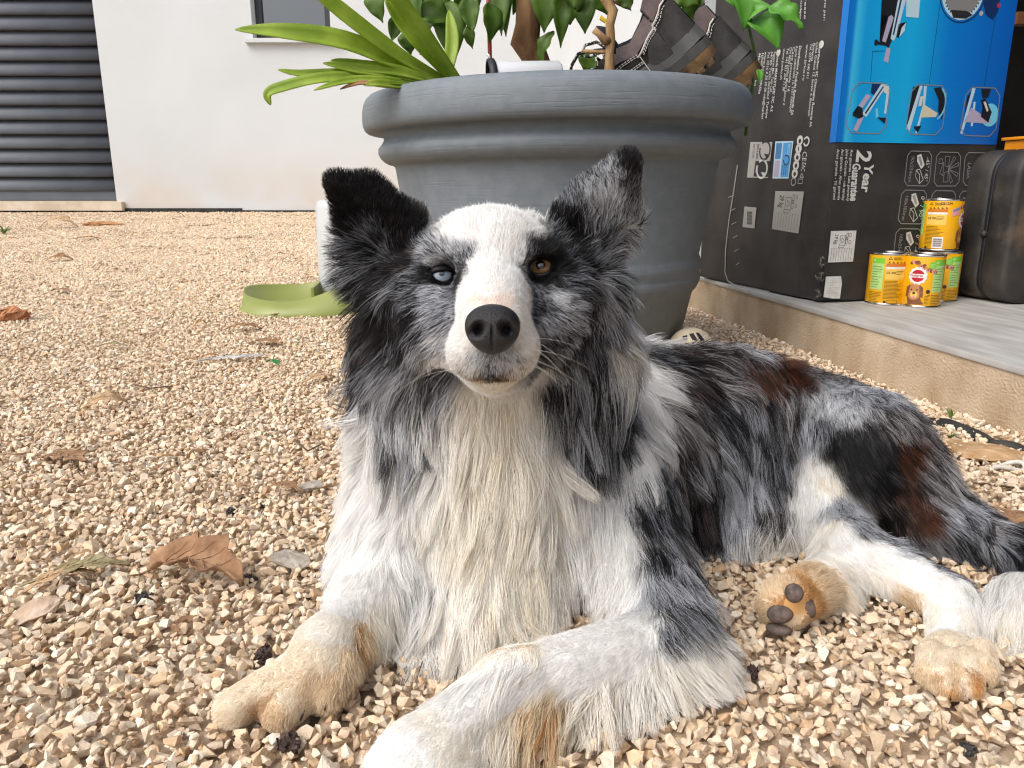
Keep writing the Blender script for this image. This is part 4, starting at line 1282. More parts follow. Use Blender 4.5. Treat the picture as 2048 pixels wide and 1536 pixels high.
def blade(base, tip, width, up, sag=.12, fold=.25, kind='ovate', nu=12, wave=0.0, twist=0.0):
    """Leaf from base to tip: bent, folded along the midrib; returns verts, faces."""
    base, tip, up = Vector(base), Vector(tip), Vector(up)
    ax = tip - base
    L = ax.length
    ax.normalize()
    sd = ax.cross(up).normalized()
    nm = sd.cross(ax).normalized()
    V, F = [], []
    for i in range(nu + 1):
        t = i / nu
        if kind == 'ovate': w = math.sin(math.pi * min(1, t * 1.02) ** .8) ** .9 * (1 - .35 * t) * 1.15
        else: w = min(1, .62 + t * 1.6) * (1 - max(0, (t - .55) / .45) ** 1.7)
        w = max(w, .02) * width / 2
        c = base + ax * (L * t) + nm * (math.sin(math.pi * t) * sag * L)
        s2 = Matrix.Rotation(twist * t, 3, ax) @ sd
        n2 = Matrix.Rotation(twist * t, 3, ax) @ nm
        for k in (-1, -.5, 0, .5, 1):
            wv = wave * width * math.sin(t * 17 + k * 2) * abs(k)
            V.append(tuple(c + s2 * (w * k) + n2 * (abs(k) * w * fold * 2 + wv)))
    for i in range(nu):
        for k in range(4):
            a = i * 5 + k
            F.append((a, a + 1, a + 6, a + 5))
    return np.array(V), F
def leaf_obj(parent, base, tip, width, m, up=(0, -.6, .8), stalk=None, name='leaf', org=(0, 0, 0), **kw):
    V, F = blade(base, tip, width, up, **kw)
    o = mesh_np(name, V - np.asarray(org), F, m, parent)
    s = o.modifiers.new('thickness', 'SOLIDIFY'); s.thickness = .0008 if kw.get('kind') != 'strap' else .0022
    return o

# ------------------------------------------------------------------ small tree in the planter
bark_m = vary(mat('tree_bark', (.20, .115, .055), rough=.9, spec=.15), (.13, .07, .032), (.27, .16, .08), 26, detail=8, bump=1, bscale=75, bdist=.006, stretch=(1, 1, .25))
TY = 1.92
tb = at(1076, 150, TY); tb[2] = SOIL_Z
tree = empty('tree', tb)
tag(tree, 'small leafy tree with slim brown trunk growing in the grey planter', 'tree')
def rel(p): return np.asarray(p) - tb
tp = [(0, 0, -.03), rel(at(1078, 140, TY)), rel(at(1068, 110, TY)), rel(at(1050, 82, TY)), rel(at(1056, 50, TY)), rel(at(1056, 0, TY)), rel(at(1066, -120, TY)), rel(at(1050, -300, TY)), rel(at(1070, -480, TY))]
bm = bmesh.new(); tube_bm(bm, tp, [.036, .033, .031, .035, .029, .027, .024, .019, .012], 16)
trunk = obj('trunk', bm, bark_m, tree, True)
for (pa, pb, pc, r0) in (((1060, -60), (960, -90), (860, -30), .012), ((1062, -90), (1180, -120), (1300, -60), .012), ((1062, -60), (1150, -40), (1240, 10), .008), ((1056, -30), (990, -40), (930, -10), .007), ((1064, -200), (900, -300), (760, -260), .010), ((1060, -250), (1250, -380), (1400, -340), .010)):
    bm = bmesh.new()
    tube_bm(bm, [rel(at(*pa, TY)), rel(at(*pb, TY - .05)), rel(at(*pc, TY - .08))], [r0, r0 * .7, r0 * .35], 8)
    obj('branch', bm, bark_m, tree, True)
# (base px, tip px, depth, width px, bright?)
TL = [((748, -25), (766, 46), 1.82, 34), ((770, -40), (790, 20), 1.9, 40), ((797, 30), (783, 84), 1.86, 24), ((815, 60), (822, 110), 1.9, 30), ((828, -5), (842, 60), 1.84, 44), ((900, 0), (908, 130), 1.85, 48), ((838, 12), (905, 48), 1.83, 40), ((860, -30), (872, 60), 1.92, 50), ((880, -20), (840, 110), 1.95, 46),
      ((936, -10), (946, 70), 1.84, 30), ((938, 48), (945, 98), 1.83, 18), ((925, -30), (920, 60), 1.9, 40), ((976, 4), (979, 86), 1.82, 34), ((1000, -40), (1003, 72), 1.84, 30), ((1016, -30), (1012, 74), 1.86, 24), ((985, -50), (992, 40), 1.93, 40), ((1032, -40), (1026, 30), 1.95, 34),
      ((1092, -40), (1088, 66), 1.86, 46), ((1120, -20), (1121, 96), 1.84, 28), ((1108, 62), (1083, 140), 1.86, 24), ((1135, -30), (1140, 50), 1.9, 46), ((1172, -10), (1170, 68), 1.9, 34), ((1110, -60), (1150, 20), 1.83, 44), ((1245, -20), (1262, 22), 1.94, 30), ((1186, 108), (1172, 150), 1.82, 40), ((1195, -30), (1215, 30), 1.97, 40),
      ((1372, 2), (1404, 40), 1.92, 46), ((1350, -20), (1400, 8), 1.9, 40)]
for (a, c, Y, w) in TL:
    pa, pb = at(*a, Y), at(*c, Y - .02 + .04 * random.random())
    leaf_obj(tree, pa, pb, w / FPX * Y * 1.25, leaf_dark, up=(random.uniform(-.7, .7), -1, .2), org=tb, sag=random.uniform(.02, .16), fold=random.uniform(.1, .4), wave=random.uniform(.02, .09), twist=random.uniform(-.6, .6))
for k in range(46):       # the crown above the frame
    x, y, z_ = random.uniform(-.5, .5), random.uniform(-.42, .42), random.uniform(.42, .95)
    p = np.array([x, y, z_]) + tb
    q = p + np.array([random.uniform(-.06, .06), random.uniform(-.06, .06), -random.uniform(.08, .13)])
    leaf_obj(tree, p, q, random.uniform(.035, .06), leaf_dark, up=(random.uniform(-1, 1), random.uniform(-1, 1), .3), org=tb, nu=6, sag=.1)
# cut stem with a broken stub, and the young shoot beyond it
stem = empty('cut_branch', (at(1218, 138, 1.66)[0], 1.66, SOIL_Z))
sb = np.array(stem.location)
tag(stem, 'pruned woody stem with a broken stub rising in front of the shoes', 'branch')
cut_m = vary(mat('cut_stem', (.33, .20, .09), rough=.85, spec=.2), (.20, .11, .05), (.44, .29, .14), 45, detail=7, bump=.9, bscale=130, bdist=.003, stretch=(1, 1, .35))
SY = 1.66
bm = bmesh.new()
tube_bm(bm, [(0, 0, -.02), at(1219, 138, SY) - sb, at(1219, 110, SY) - sb, at(1221, 80, SY) - sb, at(1220, 50, SY) - sb, at(1226, 22, SY) - sb, at(1213, 2, SY) - sb, at(1206, -12, SY) - sb], [.011, .0105, .0085, .0098, .0088, .0105, .010, .0098], 12)
obj('stem', bm, cut_m, stem, True)
bm = bmesh.new()
tube_bm(bm, [at(1220, 84, SY) - sb, at(1208, 80, SY - .01) - sb, at(1198, 68, SY - .01) - sb, at(1188, 60, SY - .012) - sb], [.009, .0085, .0062, .0066], 10)
tube_bm(bm, [at(1219, 104, SY) - sb, at(1195, 104, SY + .01) - sb, at(1165, 102, SY + .02) - sb], [.0045, .004, .0035], 8)
obj('stub', bm, cut_m, stem, True)
shoot = empty('leafy_shoot', (*at(1500, 150, 1.90)[:2], SOIL_Z))
hb = np.array(shoot.location)
tag(shoot, 'bright green leafy shoot hanging over the shoe heels beside the black box', 'plant')
bm = bmesh.new()
tube_bm(bm, [(0, 0, 0), at(1512, 120, 1.88) - hb, at(1494, 40, 1.80) - hb, at(1470, -40, 1.78) - hb, at(1430, -120, 1.8) - hb], [.004, .004, .0035, .003, .002], 8)
obj('stalk', bm, stalk_m, shoot, True)
for (a, c, Y0, Y1, w, kw) in (((1476, -30), (1487, 62), 1.78, 1.76, 44, {}), ((1494, 38), (1545, 12), 1.78, 1.74, 34, dict(sag=.25)), ((1535, 14), (1606, 58), 1.74, 1.72, 36, dict(sag=.12, wave=.10)), ((1500, 42), (1558, 100), 1.77, 1.73, 62, dict(sag=.12, fold=.3)), ((1516, 138), (1519, 168), 1.70, 1.69, 12, {}), ((1440, -20), (1496, 36), 1.8, 1.78, 46, {}), ((1486, 36), (1492, 58), 1.775, 1.765, 20, {})):
    leaf_obj(shoot, at(*a, Y0), at(*c, Y1), w / FPX * Y0 * 1.2, leaf_lite, up=(.2, -1, .45), org=hb, **kw)

# ------------------------------------------------------------------ strap-leaved plant
sp = empty('strap_plant', (*at(885, 160, 1.70)[:2], SOIL_Z))
spb = np.array(sp.location)
tag(sp, 'strap leaved green plant leaning over the left rim of the planter', 'plant')
def strap(pts, width, name='leaf', m=strap_m):
    """Ribbon through pixel points given with their depths, keeled along the middle."""
    P = [Vector(at(x, y, Y) - spb) for x, y, Y in pts]
    Q = []
    for i in range(len(P) - 1):       # Catmull-Rom
        p0, p1, p2, p3 = P[max(i - 1, 0)], P[i], P[i + 1], P[min(i + 2, len(P) - 1)]
        for k in range(5):
            t = k / 5
            Q.append(.5 * ((2 * p1) + (p2 - p0) * t + (2 * p0 - 5 * p1 + 4 * p2 - p3) * t * t + (3 * p1 - p0 - 3 * p2 + p3) * t ** 3))
    Q.append(P[-1])
    n_ = len(Q)
    V, F = [], []
    for i, q in enumerate(Q):
        t = i / (n_ - 1)
        d = (Q[min(i + 1, n_ - 1)] - Q[max(i - 1, 0)]).normalized()
        sd = d.cross(Vector((0, -1, .55))).normalized()
        nm = sd.cross(d)
        w = width * .44 * min(1, .55 + 1.3 * t) * (1 - max(0, (t - .5) / .5) ** 2.2) + .0006
        for k in (-1, -.55, 0, .55, 1):
            V.append(tuple(q + sd * (w * k) + nm * (abs(k) ** 1.5 * w * .55)))
    for i in range(n_ - 1):
        for k in range(4):
            a = i * 5 + k
            F.append((a, a + 1, a + 6, a + 5))
    o = mesh_np(name, V, F, m, sp)
    s = o.modifiers.new('thickness', 'SOLIDIFY'); s.thickness = .0025; s.offset = 0
    return o
strap([(885, 165, 1.68), (800, 132, 1.62), (690, 88, 1.56), (570, 68, 1.52), (470, 59, 1.50)], .046)
strap([(890, 165, 1.68), (800, 115, 1.62), (715, 52, 1.57), (640, -10, 1.54), (590, -60, 1.52)], .036)
strap([(915, 165, 1.68), (862, 95, 1.62), (812, 30, 1.58), (775, -30, 1.55), (750, -90, 1.53)], .040)
strap([(900, 162, 1.69), (850, 105, 1.64), (800, 45, 1.62), (770, 0, 1.6)], .028)
strap([(875, 168, 1.66), (800, 146, 1.60), (720, 134, 1.57), (662, 120, 1.55)], .028)
strap([(880, 170, 1.66), (800, 152, 1.60), (715, 140, 1.56), (646, 126, 1.54)], .026)
strap([(870, 172, 1.65), (780, 156, 1.58), (680, 148, 1.55), (600, 148, 1.53), (556, 139, 1.52)], .018)
strap([(870, 174, 1.65), (770, 160, 1.58), (650, 158, 1.53), (560, 178, 1.51), (536, 190, 1.505), (541, 210, 1.505)], .024)
strap([(865, 174, 1.65), (780, 164, 1.57), (700, 162, 1.53), (628, 180, 1.50)], .018)
strap([(850, 176, 1.63), (790, 172, 1.57), (755, 168, 1.54), (728, 170, 1.53)], .020)
strap([(820, 178, 1.60), (765, 172, 1.55), (722, 166, 1.53), (680, 178, 1.52)], .010, m=brown_m)['label'] = 'dead brown leaf'
strap([(890, 165, 1.72), (905, 90, 1.74), (898, 20, 1.76)], .03)

# ------------------------------------------------------------------ red stake and white tin
stake_m = mat('red_plastic', (.30, .035, .02), rough=.45)
bm = bmesh.new()
p0, p1 = at(981, 150, 1.86), at(972, -160, 1.86)
tube_bm(bm, [Vector((p0[0], p0[1], SOIL_Z - .04)) - Vector((p0[0], p0[1], SOIL_Z)), Vector(p0) - Vector((p0[0], p0[1], SOIL_Z)), Vector(p1) - Vector((p0[0], p0[1], SOIL_Z))], .0048, 10)
tag(obj('plant_stake', bm, stake_m, None, True, (p0[0], p0[1], SOIL_Z)), 'thin red plastic stake standing between the leaves left of the trunk', 'stake')
wp_m = mat('white_enamel', (.72, .74, .76), rough=.3)
rub_m = mat('black_rubber', (.012, .013, .016), rough=.55)
tc_ = at(1040, 118, 1.66); tc_[2] -= .040
tin = empty('white_tin', tc_, (0, R(84), R(8)))
tag(tin, 'white metal tin with a black rim ring lying on the planter soil', 'tin')
bm = bmesh.new(); lathe_bm(bm, [(0, .085), (.026, .085), (.030, .082), (.040, -.05), (.041, -.055), (.038, -.056), (.034, -.03), (0, -.03)], 40)
obj('can_body', bm, wp_m, tin, True)
bm = bmesh.new(); lathe_bm(bm, [(.0415, -.048), (.0455, -.050), (.0465, -.056), (.0455, -.063), (.0415, -.064)], 40)
obj('rim_ring', bm, rub_m, tin, True)
bm = bmesh.new(); tube_bm(bm, [(-.044, 0, -.056), (-.052, 0, -.058), (-.054, .003, -.060)], [.003, .002, .0025], 8)
obj('clip', bm, wp_m, tin, True)

# ------------------------------------------------------------------ safety shoes
suede_m = vary(mat('black_suede', (.02, .018, .017), rough=.95, spec=.15), (.010, .009, .009), (.035, .031, .028), 30, bump=.6, bscale=260, bdist=.0015)
grey_suede = vary(mat('grey_suede', (.045, .044, .043), rough=.95, spec=.15), (.034, .033, .032), (.060, .057, .054), 30, bump=.6, bscale=260, bdist=.0015)
mauve_m = vary(mat('mauve_mesh', (.12, .09, .09), rough=.9), (.095, .07, .07), (.15, .115, .112), 40, bump=.8, bscale=500, bdist=.001)
navy_m = vary(mat('navy_lining', (.008, .010, .022), rough=.95), (.005, .006, .014), (.014, .017, .032), 60, bump=.6, bscale=300)
sole_m = vary(mat('sole_rubber', (.055, .058, .06), rough=.7), (.040, .040, .040), (.085, .085, .083), 18, detail=8, bump=.3, bscale=90)
mud_m = vary(mat('muddy_outsole', (.17, .10, .05), rough=.95, spec=.1), (.05, .04, .032), (.27, .16, .075), 26, detail=7, bump=.8, bscale=140, bdist=.003)
stitch_m = mat('white_thread', (.62, .58, .54), rough=.8)
lace_m = vary(mat('fleck_lace', (.02, .02, .02), rough=.8), (.012, .012, .012), (.55, .52, .48), 170, detail=1, lo=.52, hi=.58)
yel_m = mat('yellow_tag', (.62, .46, .02), rough=.6)

def foot_w(x):       # half width of the sole along its length, heel 0 .. toe .29
    return float(np.interp(x, [0, .008, .03, .08, .13, .19, .235, .265, .283, .29], [.012, .024, .033, .035, .034, .044, .046, .038, .022, .006]))
def upper_top(x):
    return float(np.interp(x, [0, .02, .06, .10, .13, .16, .20, .25, .28, .29], [.112, .116, .092, .080, .088, .090, .074, .062, .048, .035]))
def make_shoe():
    root = empty('safety_shoe')
    def band(z0, z1, grow0, grow1, name, m, lug=0, zoff=lambda x: 0):
        bm = bmesh.new()
        N = 46
        xs_ = [.29 * (1 - math.cos(math.pi * i / N)) / 2 for i in range(N + 1)]
        loop = [(x, -foot_w(x)) for x in xs_] + [(x, foot_w(x)) for x in xs_[::-1]]
        lo, hi = [], []
        for x, y in loop:
            s = 1 if y > 0 else -1
            cx = (x - .145)
            lo.append(bm.verts.new((x + cx * grow0 * 6, y + s * grow0, z0 + zoff(x))))
            hi.append(bm.verts.new((x + cx * grow1 * 6, y + s * grow1, z1 + zoff(x))))
        k_ = len(loop)
        for i in range(k_):
            bm.faces.new((lo[i], lo[(i + 1) % k_], hi[(i + 1) % k_], hi[i]))
        bm.faces.new(lo[::-1]); bm.faces.new(hi)
        bmesh.ops.recalc_face_normals(bm, faces=bm.faces[:])
        return obj(name, bm, m, root)
    arch = lambda x: .006 * math.exp(-((x - .115) / .03) ** 2) + .010 * max(0, (x - .22) / .07) ** 2
    band(.010, .0225, .0035, .0052, 'midsole', sole_m, zoff=arch)
    band(.0232, .040, .0048, .0012, 'foxing_band', sole_m, zoff=lambda x: arch(x) + .002 * math.exp(-(x / .02) ** 2))
    so_ = band(-.006, .0095, .0005, .0035, 'outsole', mud_m, zoff=arch)
    for i in range(15):
        x = .008 + .0192 * i
        if .095 < x < .13: continue
        for s in (-1, 1):
            w = foot_w(min(x + .006, .28))
            bm = bmesh.new()
            box_bm(bm, (x, s * w * .15 if s > 0 else -w * 1.06, -.012 + arch(x)), (x + .0135, w * 1.06 if s > 0 else -w * .15, -.0055 + arch(x)), bev=.0015)
            obj('lug', bm, mud_m, so_)
    # upper in panels: cross sections from heel to toe
    def panel(name, m, x0, x1, t0, t1, off, N=26, K=10, f0=None, f1=None):
        """Patch of both flanks between height fractions t0..t1."""
        V, F = [], []
        for s in (-1, 1):
            b0 = len(V)
            for i in range(N + 1):
                x = x0 + (x1 - x0) * i / N
                a, c = (f0(x) if f0 else t0), (f1(x) if f1 else t1)
                for k in range(K + 1):
                    t = a + (c - a) * k / K
                    H = upper_top(x)
                    w = foot_w(x) * (1 - .55 * t ** 1.8) * 1.02 + off
                    if x < .05: w *= 1 - .08 * math.sin(t * math.pi)
                    V.append((x + (.012 * t if x < .05 else 0) - off * (1 if x < .02 else 0), s * max(w, .002), .030 + (H - .030) * t))
            for i in range(N):
                for k in range(K):
                    q = b0 + i * (K + 1) + k
                    f = (q, q + K + 1, q + K + 2, q + 1)
                    F.append(f if s < 0 else f[::-1])
        return mesh_np(name, V, F, m, root)
    panel('upper', suede_m, .001, .289, 0, 1, 0, N=40)
    panel('heel_counter', grey_suede, 0, .105, 0, .62, .0022, f1=lambda x: float(np.interp(x, [0, .012, .03, .07, .105], [.72, .70, .62, .66, .50])) if x < .075 else float(np.interp(x, [.075, .105], [.66, .05])))
    panel('collar', mauve_m, .006, .150, .66, 1.02, .0030, f0=lambda x: float(np.interp(x, [.006, .03, .07, .11, .15], [.74, .70, .72, .66, .72])))
    panel('side_overlay', suede_m, .095, .24, .1, .6, .0020, f0=lambda x: .02, f1=lambda x: float(np.interp(x, [.095, .10, .16, .19, .24], [.1, .64, .60, .36, .02])))
    # lining: inside of the opening
    V, F = [], []
    for i in range(24):
        a = 2 * math.pi * i / 24
        x = .068 + .060 * math.cos(a)
        for k, (sc_, dz) in enumerate(((1.02, .001), (.9, .003), (.75, -.02), (.7, -.05))):
            V.append((.068 + .060 * math.cos(a) * sc_, foot_w(max(x, .02)) * .52 * math.sin(a) * sc_, upper_top(max(x, .004)) + dz))
    for i in range(24):
        for k in range(3):
            q, q2 = i * 4 + k, ((i + 1) % 24) * 4 + k
            F.append((q, q2, q2 + 1, q + 1))
    mesh_np('lining', V, F, navy_m, root)
    bm = bmesh.new()
    tube_bm(bm, [(.135, 0, .070), (.130, 0, .098), (.120, 0, .122)], [.022, .022, .015], 14)
    for v in bm.verts: v.co.x = .128 + (v.co.x - .128) * .45
    obj('tongue', bm, navy_m, root, True)
    bm = bmesh.new()
    tube_bm(bm, [(.122, -.006, .108), (.114, -.012, .122), (.118, -.014, .132)], [.003, .004, .004], 6)
    obj('pull_tab', bm, yel_m, root)
    # laces
    bm = bmesh.new()
    for i in range(5):
        x = .145 + .016 * i
        z_ = upper_top(x) + .003
        y = foot_w(x) * .42
        tube_bm(bm, [(x, -y * 1.2, z_ - .006), (x + .003, 0, z_ + .003), (x + .006, y * 1.2, z_ - .006)], .0024, 6)
    tube_bm(bm, [(.14, -.010, .094), (.15, -.026, .112), (.172, -.034, .120), (.188, -.036, .112), (.176, -.034, .104), (.15, -.02, .096)], .0026, 6)
    tube_bm(bm, [(.14, -.012, .094), (.16, -.030, .104), (.19, -.042, .118), (.215, -.048, .112), (.235, -.05, .10)], .0026, 6)
    obj('lace', bm, lace_m, root, True)
    # twin rows of stitching along panel edges, near flank
    def flank(x, t, s, off=.0036):
        H = upper_top(x)
        w = foot_w(x) * (1 - .55 * t ** 1.8) * 1.02 + off
        return Vector((x + (.012 * t if x < .05 else 0), s * w, .030 + (H - .030) * t))
    bm = bmesh.new()
    rows = [[(.012 + .009 * i, float(np.interp(.012 + .009 * i, [.012, .03, .07, .10], [.70, .62, .655, .50]))) for i in range(10)],
            [(.10 + .011 * i, float(np.interp(.10 + .011 * i, [.10, .16, .19, .24], [.63, .59, .35, .02]))) for i in range(13)],
            [(.10 + .01 * i, float(np.interp(.10 + .01 * i, [.10, .14, .17, .2], [.40, .38, .2, .02]))) for i in range(10)],
            [(.099, .10 + .055 * i) for i in range(10)]]
    for s in (-1, 1):
        for row in rows:
            for dt in (-.022, .022):
                for (x0, t0), (x1, t1) in zip(row[:-1], row[1:]):
                    for k in range(2):
                        a = (k + .12) / 2; c = (k + .80) / 2
                        tube_bm(bm, [flank(x0 + (x1 - x0) * a, t0 + (t1 - t0) * a + dt, s), flank(x0 + (x1 - x0) * c, t0 + (t1 - t0) * c + dt, s)], .0007, 4)
    tag(obj('stitching', bm, stitch_m, root), kind='stuff')
    bm = bmesh.new()
    for s in (-1, 1):
        tube_bm(bm, [flank(.008 + .0095 * i, float(np.interp(.008 + .0095 * i, [.006, .03, .07, .105], [.755, .66, .70, .56])), s, .0040) for i in range(11)], .0013, 6)
    obj('piping', bm, stitch_m, root, True)
    bm = bmesh.new()
    box_bm(bm, (.150, -.0475, .042), (.166, -.0455, .049))
    obj('side_tag', bm, yel_m, root)
    return root
shoe = make_shoe()
SL = 'muddy black safety shoe propped heel up in the planter, '
tag(shoe, SL + 'behind the cut stem', 'shoe', 'muddy safety shoes in the planter')
def copy_tree(o, parent=None):
    c = o.copy(); col.objects.link(c); c.parent = parent
    for ch in list(o.children): copy_tree(ch, c)
    return c
def place_shoe(o, heel_px, Y, toe_dir, tilt):
    """Heel corner of the sole at heel_px; toe_dir in the picture plane; flank towards the camera."""
    a, c = at(*heel_px, Y), at(heel_px[0] + toe_dir[0] * 100, heel_px[1] + toe_dir[1] * 100, Y + tilt)
    x = Vector(c - a).normalized()                 # heel to toe
    y = Vector((0, -1, -.05)); y = (y - x * y.dot(x)).normalized()   # near flank
    z_ = x.cross(y)
    o.matrix_world = Matrix(((x.x, y.x, z_.x, a[0]), (x.y, y.y, z_.y, a[1]), (x.z, y.z, z_.z, a[2]), (0, 0, 0, 1))) @ Matrix.Diagonal((1.16, 1.25, 1.5, 1))
shoe2 = copy_tree(shoe)
shoe2['label'] = SL + 'nearest the black box'
SHOE1 = ((1428, 100), 1.67, (-.76, .64), .03)
SHOE2 = ((1518, 128), 1.80, (-.76, .62), .03)
place_shoe(shoe, *SHOE1)
place_shoe(shoe2, *SHOE2)
# ------------------------------------------------------------------ tall black tool box with printed sides
FD = np.array([.44, .129, 0]); FD = FD / np.linalg.norm(FD)        # along the front face, to the right
SD_ = np.array([-FD[1], FD[0], 0])                                  # along the side face, away
BC = np.array([*atz(1640, 607, SLAB_Z)[:2], SLAB_Z])                # nearest lower corner
def face_pt(px, py, face):
    """Point of the box's front ('f') or side ('s') face seen at (px, py), as (u, z) along that face."""
    nrm = SD_ if face == 'f' else FD
    d = ray(px, py)
    o = np.array([0, 0, CAM_H])
    t = ((BC - o) @ nrm) / (d @ nrm)
    p = o + d * t - BC
    return float(p @ (FD if face == 'f' else SD_)), float(p[2])
BW = face_pt(1988, 330, 'f')[0]
BD, BH = .60, .98
print('box width', BW, 'blue edge z', face_pt(1820, 286, 'f'))
carton_m = vary(mat('black_carton', (.030, .028, .026), rough=.55, spec=.35), (.022, .021, .020), (.045, .041, .038), 9, detail=8, bump=.55, bscale=7, bdist=.006)
n, l, b = nodes(carton_m)       # corrugation telegraphing through the print
_tc = n.new('ShaderNodeTexCoord'); _wv = n.new('ShaderNodeTexWave'); _wv.bands_direction = 'Z'; _wv.inputs['Scale'].default_value = 55; _wv.inputs['Distortion'].default_value = .6
l.new(_tc.outputs['Object'], _wv.inputs['Vector'])
_b2 = n.new('ShaderNodeBump'); _b2.inputs['Strength'].default_value = .12; _b2.inputs['Distance'].default_value = .001
l.new(_wv.outputs['Fac'], _b2.inputs['Height']); _old = b.inputs['Normal'].links[0].from_node; l.new(_b2.outputs[0], _old.inputs['Normal'])
def print_m(name, c, rough=.45, c2=None, scale=6):
    m = mat(name, c, rough=rough, spec=.4)
    if c2: vary(m, c, c2, scale, detail=3)
    n, l, b = nodes(m)
    tc = n.new('ShaderNodeTexCoord'); wv = n.new('ShaderNodeTexWave'); wv.bands_direction = 'Z'; wv.inputs['Scale'].default_value = 55; wv.inputs['Distortion'].default_value = .6
    l.new(tc.outputs['Object'], wv.inputs['Vector'])
    b2 = n.new('ShaderNodeBump'); b2.inputs['Strength'].default_value = .10; b2.inputs['Distance'].default_value = .001
    l.new(wv.outputs['Fac'], b2.inputs['Height']); l.new(b2.outputs[0], b.inputs['Normal'])
    return m
blue_m = print_m('blue_print', (.004, .16, .56), .38)
n, l, b = nodes(blue_m)          # the print runs from light cyan on the left to deep blue on the right
_tc = n.new('ShaderNodeTexCoord'); _sx = n.new('ShaderNodeSeparateXYZ'); l.new(_tc.outputs['Object'], _sx.inputs[0])
_cr = n.new('ShaderNodeValToRGB'); e = _cr.color_ramp.elements
e[0].position, e[0].color = 0.0, (.004, .17, .58, 1)
e[1].position, e[1].color = 1.0, (.003, .10, .46, 1)
for p_, c_ in ((.03, (.005, .19, .62)), (.05, (.05, .50, .80)), (.10, (.008, .33, .72)), (.38, (.010, .40, .75)), (.60, (.004, .19, .60))):
    x_ = e.new(p_); x_.color = (*c_, 1)
_mr = n.new('ShaderNodeMapRange'); _mr.inputs['From Max'].default_value = BW
l.new(_sx.outputs['X'], _mr.inputs['Value']); l.new(_mr.outputs[0], _cr.inputs['Fac']); l.new(_cr.outputs['Color'], b.inputs['Base Color'])
ink_w = mat('white_ink', (.62, .61, .58), rough=.5); ink_s = mat('silver_ink', (.36, .36, .36), rough=.35, metal=.4); ink_k = mat('black_ink', (.012, .013, .018), rough=.45)
ink_c = mat('cyan_ink', (.16, .58, .80), rough=.4); ink_l = mat('pale_ink', (.48, .66, .74), rough=.4); ink_p = mat('lilac_ink', (.42, .38, .52), rough=.4); ink_n = mat('navy_ink', (.008, .03, .12), rough=.4)
ink_g = mat('grey_label', (.40, .385, .36), rough=.7); ink_b = mat('blue_label', (.06, .32, .66), rough=.45); ink_r = mat('red_ink', (.45, .03, .06), rough=.5); ink_y = mat('cream_ink', (.60, .58, .42), rough=.45); ink_d = mat('dark_line', (.02, .02, .02), rough=.6)
paper_m = vary(mat('label_paper', (.66, .65, .62), rough=.8), (.58, .57, .54), (.70, .69, .66), 60, bump=.2, bscale=90)

tbox = empty('tool_box', BC)
tbox.rotation_euler = (0, 0, math.atan2(FD[1], FD[0]))
tag(tbox, 'tall black and blue carton of a mitre saw standing on the garage floor', 'box')
# the carton: slightly bulging walls, crushed lower edge
bm = bmesh.new()
box_bm(bm, (0, 0, .004), (BW, BD, BH), bev=.006)
bmesh.ops.subdivide_edges(bm, edges=[e for e in bm.edges if e.calc_length() > .1], cuts=12, use_grid_fill=True)
for v in bm.verts:
    dx = min(v.co.x, BW - v.co.x); dy = min(v.co.y, BD - v.co.y)
    if v.co.z < .12 and v.co.x < .06 and v.co.y < .06:           # crushed corner
        k = (1 - v.co.z / .12)
        v.co.x += .010 * k * math.sin(v.co.z * 160) ; v.co.y += .008 * k
    v.co.x += .0008 * math.sin(v.co.z * 37); 
obj('carton', bm, carton_m, tbox)
LAY = {'f': 0.0, 's': 0.0}
def dec(name, face, polys, m, layer=1, parent=None, kind=None):
    """Flat print: polygons in (u, z) of a face, lifted a hair above it."""
    off = -.0012 - .00035 * layer
    bm = bmesh.new()
    for poly in polys:
        vs = [bm.verts.new((u, off, z) if face == 'f' else (off, u, z)) for u, z in poly]
        try: bm.faces.new(vs)
        except ValueError: pass
    bmesh.ops.triangulate(bm, faces=bm.faces[:])
    bmesh.ops.recalc_face_normals(bm, faces=bm.faces[:])
    o = obj(name, bm, m, parent or tbox)
    if kind: o['kind'] = kind
    return o
def pxp(face, pts): return [face_pt(x, y, face) for x, y in pts]
def rectp(face, c, w, h, ang=0):
    ca, sa = math.cos(ang), math.sin(ang)
    return [(c[0] + ca * a * w / 2 - sa * b_ * h / 2, c[1] + sa * a * w / 2 + ca * b_ * h / 2) for a, b_ in ((-1, -1), (1, -1), (1, 1), (-1, 1))]
def linep(p, q, w):
    p, q = np.array(p), np.array(q); d = q - p; L = np.linalg.norm(d); d = d / max(L, 1e-9); nn = np.array([-d[1], d[0]]) * w / 2
    return [tuple(p + nn), tuple(p - nn), tuple(q - nn), tuple(q + nn)]
def outl(pts, w):          # outline as bars
    return [linep(pts[i], pts[(i + 1) % len(pts)], w) for i in range(len(pts))]
def circp(c, r_, n=28, a0=0, a1=2 * math.pi): return [(c[0] + r_ * math.cos(a0 + (a1 - a0) * i / n), c[1] + r_ * math.sin(a0 + (a1 - a0) * i / n)) for i in range(n)]
def ringp(c, r0, r1, n=24, a0=0, a1=2 * math.pi):
    o = []
    for i in range(n):
        a, b_ = a0 + (a1 - a0) * i / n, a0 + (a1 - a0) * (i + 1) / n
        o.append([(c[0] + r0 * math.cos(a), c[1] + r0 * math.sin(a)), (c[0] + r1 * math.cos(a), c[1] + r1 * math.sin(a)), (c[0] + r1 * math.cos(b_), c[1] + r1 * math.sin(b_)), (c[0] + r0 * math.cos(b_), c[1] + r0 * math.sin(b_))])
    return o
_tcache = {}
